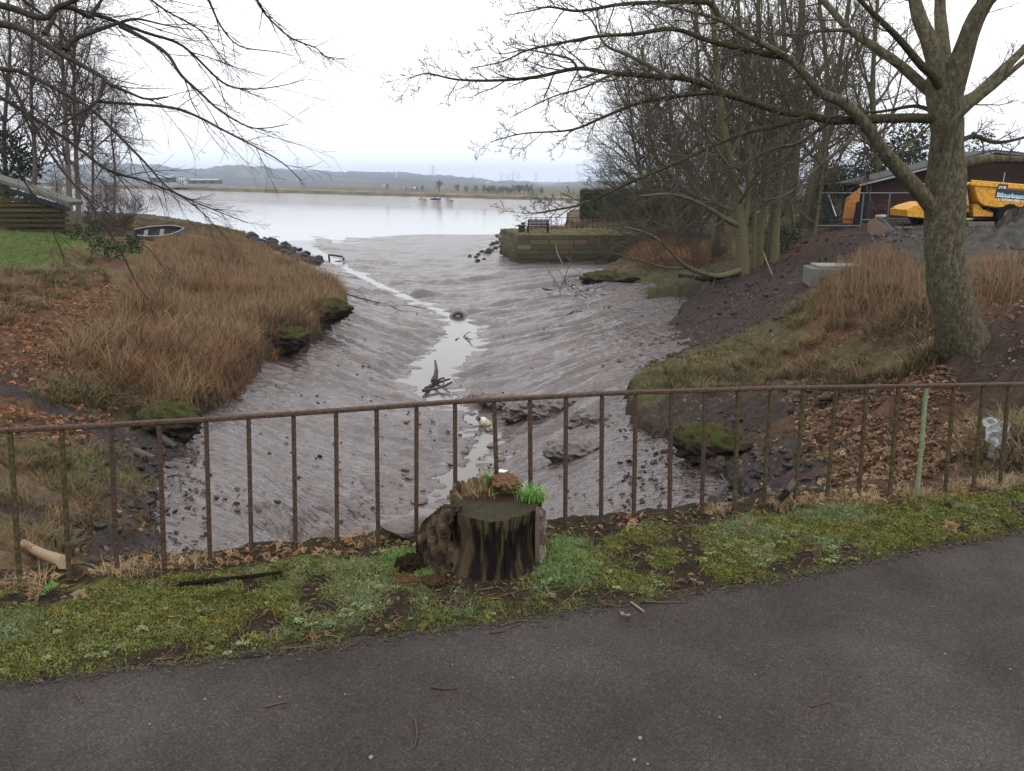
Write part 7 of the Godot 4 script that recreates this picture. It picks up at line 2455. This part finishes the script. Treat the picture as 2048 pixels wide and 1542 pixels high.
# ---------- build ----------
func set_up_camera_and_light() -> void:
	var cam := Camera3D.new()
	cam.position = Vector3(0, EYE, 0)
	cam.rotation_degrees = Vector3(-PITCH, 0, 0)
	cam.fov = rad_to_deg(2.0 * atan(771.0 / F))
	cam.near = 0.05
	cam.far = 12000.0
	add_child(cam)
	cam.current = true
	var env := Environment.new()
	env.background_mode = Environment.BG_SKY
	var sky := Sky.new()
	var pan := PanoramaSkyMaterial.new()
	pan.panorama = overcast()
	sky.sky_material = pan
	env.sky = sky
	env.background_energy_multiplier = 1.0
	env.tonemap_mode = Environment.TONE_MAPPER_LINEAR
	env.tonemap_exposure = 1.3
	env.sdfgi_enabled = true
	env.ssao_enabled = true
	env.ssil_enabled = true
	env.fog_enabled = true
	env.fog_density = 0.0003
	env.fog_light_color = Color(.84, .91, 1.0)
	var we := WorldEnvironment.new()
	we.environment = env
	add_child(we)
	var sun := DirectionalLight3D.new()
	sun.light_energy = 0.2
	sun.light_angular_distance = 50.0
	sun.light_color = Color(1, .97, .93)
	sun.rotation_degrees = Vector3(-52, 35, 0)
	sun.shadow_enabled = true
	add_child(sun)
func overcast() -> ImageTexture:
	var im := Image.create(1024, 512, false, Image.FORMAT_RGBAF)
	var f := FastNoiseLite.new()
	f.seed = 5; f.frequency = 1.0; f.fractal_octaves = 5
	for y in 512:
		var el := (0.5 - (y + 0.5) / 512.0) * PI
		for x in 1024:
			var az := (x + 0.5) / 1024.0 * TAU
			var s := sin(el)
			var dir := Vector3(cos(az) * cos(el), s, sin(az) * cos(el))
			var L := 1.2 * (1.0 + 0.3 * maxf(s, 0.0))
			var k := 1.0 / (maxf(s, 0.0) + 0.12)
			var c := f.get_noise_3d(dir.x * k * 0.7, dir.z * k * 0.7, s * 2.0)
			L *= 1.0 + 0.07 * c
			if s < 0.0: L *= 0.9
			var blue := clampf(0.5 - c * 1.4, 0.0, 1.0) * clampf(1.0 - s * 1.6, 0.2, 1.0)
			im.set_pixel(x, y, Color(L * (1.0 - 0.03 * blue), L * (1.0 - 0.012 * blue), L * (1.0 + 0.012 * blue)))
	return ImageTexture.create_from_image(im)
func make_materials() -> void:
	M.asphalt = mat(Color(1, 1, 1), 0.82, ntex(0.14, Color(.027, .023, .021), Color(.19, .175, .158), 3, 1024, FastNoiseLite.TYPE_VALUE, 3, [[0.35, Color(.05, .044, .041)], [0.6, Color(.062, .055, .052)], [.78, Color(.082, .074, .068)]]), 1.3, nmap(0.16, 2.5, 8, 1024, FastNoiseLite.TYPE_SIMPLEX, 3), 0.28)
	M.asphalt.detail_enabled = true
	M.asphalt.detail_blend_mode = BaseMaterial3D.BLEND_MODE_MUL
	M.asphalt.detail_albedo = ntex(0.006, Color(.48, .45, .42), Color(1, 1, 1), 21, 512, FastNoiseLite.TYPE_SIMPLEX_SMOOTH, 5)
	M.asphalt.detail_uv_layer = BaseMaterial3D.DETAIL_UV_2
	M.asphalt.uv2_triplanar = true
	M.asphalt.uv2_world_triplanar = true
	M.asphalt.uv2_scale = Vector3.ONE * 0.31
	M.mud = mat(Color(1, 1, 1), 0.16, ntex(0.03, grey(.68), grey(1.1), 4), 0.9, nmap(0.008, 30.0, 6, 1024, FastNoiseLite.TYPE_SIMPLEX, 5), 0.85, 0.58)
	M.mud.uv1_scale = Vector3(.2, .9, .9)
	M.soil = mat(Color(1, 1, 1), 0.88, ntex(0.03, grey(.5), grey(1.25), 9, 512, FastNoiseLite.TYPE_SIMPLEX, 6), 1.3, nmap(0.03, 14.0, 7), 1.3)
	M.verge = mat(Color(1, 1, 1), 0.95, ntex(0.06, grey(.45), grey(1.3), 19, 512, FastNoiseLite.TYPE_SIMPLEX, 6), 2.2, nmap(0.08, 9.0, 17), 1.0)
	M.river = mat(Color(.15, .13, .13), 0.09, null, 0.08, nmap(0.02, 1.2, 12, 512), 0.10, 0.5)
	M.stream = mat(Color(.07, .056, .052), 0.1, null, 0.6, nmap(0.015, 3.0, 13, 512), 0.2, 0.37)
	M.field = mat(Color(.16, .14, .08), 0.95)
	M.rust2 = mat(Color(1, 1, 1), 0.85, ntex(0.02, Color(.028, .024, .014), Color(.12, .095, .05), 33, 512, FastNoiseLite.TYPE_SIMPLEX, 6, [[.5, Color(.06, .042, .026)], [.7, Color(.075, .075, .035)]]), 3.0, nmap(0.06, 6.0, 34), 0.6)
	M.lichen = mat(Color(1, 1, 1), 0.95, ntex(0.04, Color(.12, .13, .09), Color(.25, .27, .19), 35, 256), 3.0, nmap(0.06, 6.0, 36), 0.6)
	M.rust = mat(Color(1, 1, 1), 0.75, ntex(0.03, Color(.024, .016, .012), Color(.13, .078, .048), 31, 512, FastNoiseLite.TYPE_SIMPLEX, 6, [[.5, Color(.056, .034, .025)]]), 3.0, nmap(0.06, 6.0, 32), 0.6)
	M.plain = mat(Color(1, 1, 1), 0.95)
	M.plain_rough = mat(Color(1, 1, 1), 0.95)
	M.mud_far = mat(Color(1, 1, 1), 0.4)
	M.white = mat(Color(.78, .78, .76), 0.7)
	M.steel = mat(Color(.32, .34, .36), 0.5)
	M.steel_worn = mat(Color(1, 1, 1), 0.45, ntex(0.02, grey(.55), grey(1.3), 71), 2.0)
	M.bark_tex = ntex(0.02, Color(.022, .018, .012), Color(.17, .145, .1), 41, 512, FastNoiseLite.TYPE_SIMPLEX, 6, [[.4, Color(.045, .038, .024)], [.6, Color(.066, .062, .034)], [.78, Color(.09, .08, .052)]])
	M.bark_limb = mat(Color(.75, .75, .72), 0.9, M.bark_tex, 1.6, nmap(0.04, 7.0, 48), 0.8)
	M.bark = mat(Color(1.2, 1.2, 1.16), 0.9, ntex(0.014, Color(.05, .044, .032), Color(.12, .11, .085), 49, 512, FastNoiseLite.TYPE_SIMPLEX_SMOOTH, 6, [[.4, Color(.05, .043, .029)], [.6, Color(.078, .07, .045)], [.72, Color(.1, .09, .062)]]), 1.1, nmap(0.03, 14.0, 42), 1.2)
	M.bark.uv1_scale = Vector3(2.6, .9, 2.6)
	M.bark2 = mat(Color(1.15, 1.15, 1.0), 0.9, ntex(0.02, Color(.045, .04, .025), Color(.15, .14, .085), 43, 512, FastNoiseLite.TYPE_SIMPLEX, 6), 1.2, nmap(0.04, 6.0, 44), 0.7)
	M.bark_grey = mat(Color(1, 1, 1), 0.9, ntex(0.03, Color(.06, .05, .045), Color(.2, .17, .15), 45, 256, FastNoiseLite.TYPE_SIMPLEX, 6), 2.0)
	M.bark_dark = mat(Color(1, 1, 1), 0.85, ntex(0.03, Color(.015, .013, .013), Color(.07, .065, .045), 46, 256, FastNoiseLite.TYPE_SIMPLEX, 6), 3.0, nmap(0.05, 6.0, 47), 0.7)
	M.twig = mat(Color(.07, .059, .046), 0.85)
	M.twig_dark = mat(Color(.034, .027, .026), 0.8)
	M.twig_red = mat(Color(.075, .05, .04), 0.85)
	M.leafy = mat(Color(1, 1, 1), 0.6)
	M.paint = mat(Color(1, 1, 1), 0.5, ntex(0.012, Color(.36, .34, .32), grey(1.04), 51, 512, FastNoiseLite.TYPE_SIMPLEX, 6, [[.45, Color(.78, .77, .75)]]), 0.9)
	M.paint_matt = mat(Color(1, 1, 1), 0.75, ntex(0.015, grey(.7), grey(1.15), 52), 1.5)
	M.sign = mat(Color(1, 1, 1), 0.5)
	M.glass_dark = mat(Color(1, 1, 1), 0.12)
	M.rubber = mat(Color(1, 1, 1), 0.9)
	M.wood = mat(Color(1, 1, 1), 0.85, ntex(0.02, grey(.6), grey(1.25), 53, 512, FastNoiseLite.TYPE_SIMPLEX, 6), 2.0)
	M.ply = mat(Color(1, 1, 1), 0.8, ntex(0.01, grey(.75), grey(1.1), 54), 2.0)
	M.concrete = mat(Color(1, 1, 1), 0.9, ntex(0.02, grey(.65), grey(1.2), 55, 512, FastNoiseLite.TYPE_SIMPLEX, 6), 1.5, nmap(0.05, 4.0, 56), 0.5)
	M.stone_tex = ntex(0.02, grey(.55), grey(1.4), 57, 512, FastNoiseLite.TYPE_SIMPLEX, 6)
	M.stone_nrm = nmap(0.04, 6.0, 58)
	M.rock = mat(Color(.06, .055, .045), 0.85, M.stone_tex, 2.0, M.stone_nrm, .9)
	M.rock_dark = mat(Color(.022, .02, .02), 0.7, M.stone_tex, 2.0, M.stone_nrm, .9)
	M.rubble = mat(Color(1, 1, 1), 0.6)
	M.clod = mat(Color(1, 1, 1), 0.9)
	M.chip = mat(Color(.17, .165, .16), 0.8)
	M.slate = mat(Color(1, 1, 1), 0.6, M.stone_tex, 5.0, M.stone_nrm, .5)
	M.mud_wet = mat(Color(.62, .56, .55), 0.38, ntex(0.03, Color(.1, .085, .08), Color(.19, .165, .155), 61), 3.0, M.stone_nrm, .8)
	M.driftwood = mat(Color(1, 1, 1), 0.6, M.stone_tex, 6.0, M.stone_nrm, .6)
	M.pale_wood = mat(Color(4.4, 3.9, 3.0), 0.8, M.stone_tex, 6.0)
	M.straw_wood = mat(Color(1.35, 1.05, .85), 0.85)
	M.plastic = mat(Color(1, 1, 1), 0.35)
	M.film = mat(Color(.35, .37, .38, 1), 0.2)
	M.film.transparency = BaseMaterial3D.TRANSPARENCY_ALPHA
	M.film.albedo_color.a = 0.45
	M.stump = mat(Color(1, 1, 1), 0.8, ntex(0.03, grey(.5), grey(1.4), 63, 512, FastNoiseLite.TYPE_SIMPLEX, 6), 5.0, nmap(0.06, 8.0, 64), 1.0)
	M.rotten = mat(Color(.12, .068, .038), 0.9, M.stone_tex, 12.0, M.stone_nrm, 1.0)
	M.straw = mat(Color(1, 1, 1), 0.8)
	M.straw.backlight = Color(.12, .09, .05)
	M.grass = mat(Color(1, 1, 1), 0.65)
	M.grass.backlight = Color(.16, .22, .06)
	M.moss = mat(Color(1, 1, 1), 0.95)
	M.leaf = mat(Color(1, 1, 1), 0.8)
	M.leaf_one = M.leaf
func _ready() -> void:
	rng.seed = 20240
	nz.seed = 11; nz.frequency = 0.5; nz.fractal_octaves = 3
	nz2.seed = 23; nz2.frequency = 0.5; nz2.fractal_octaves = 4; nz2.noise_type = FastNoiseLite.TYPE_SIMPLEX
	ridged.seed = 37; ridged.frequency = 0.5; ridged.fractal_type = FastNoiseLite.FRACTAL_RIDGED; ridged.fractal_octaves = 2
	var t0 := Time.get_ticks_msec()
	set_up_camera_and_light()
	make_materials()
	make_fields()
	make_zones()
	print("fields ", Time.get_ticks_msec() - t0)
	make_ground()
	print("ground ", Time.get_ticks_msec() - t0)
	make_far_side()
	make_quay()
	make_yard()
	print("structures ", Time.get_ticks_msec() - t0)
	make_main_tree()
	make_overhang_tree()
	make_right_trees()
	make_left_trees()
	print("trees ", Time.get_ticks_msec() - t0)
	make_railing()
	make_stump()
	make_debris()
	make_verge_things()
	print("things ", Time.get_ticks_msec() - t0)
	make_plants()
	print("plants ", Time.get_ticks_msec() - t0)
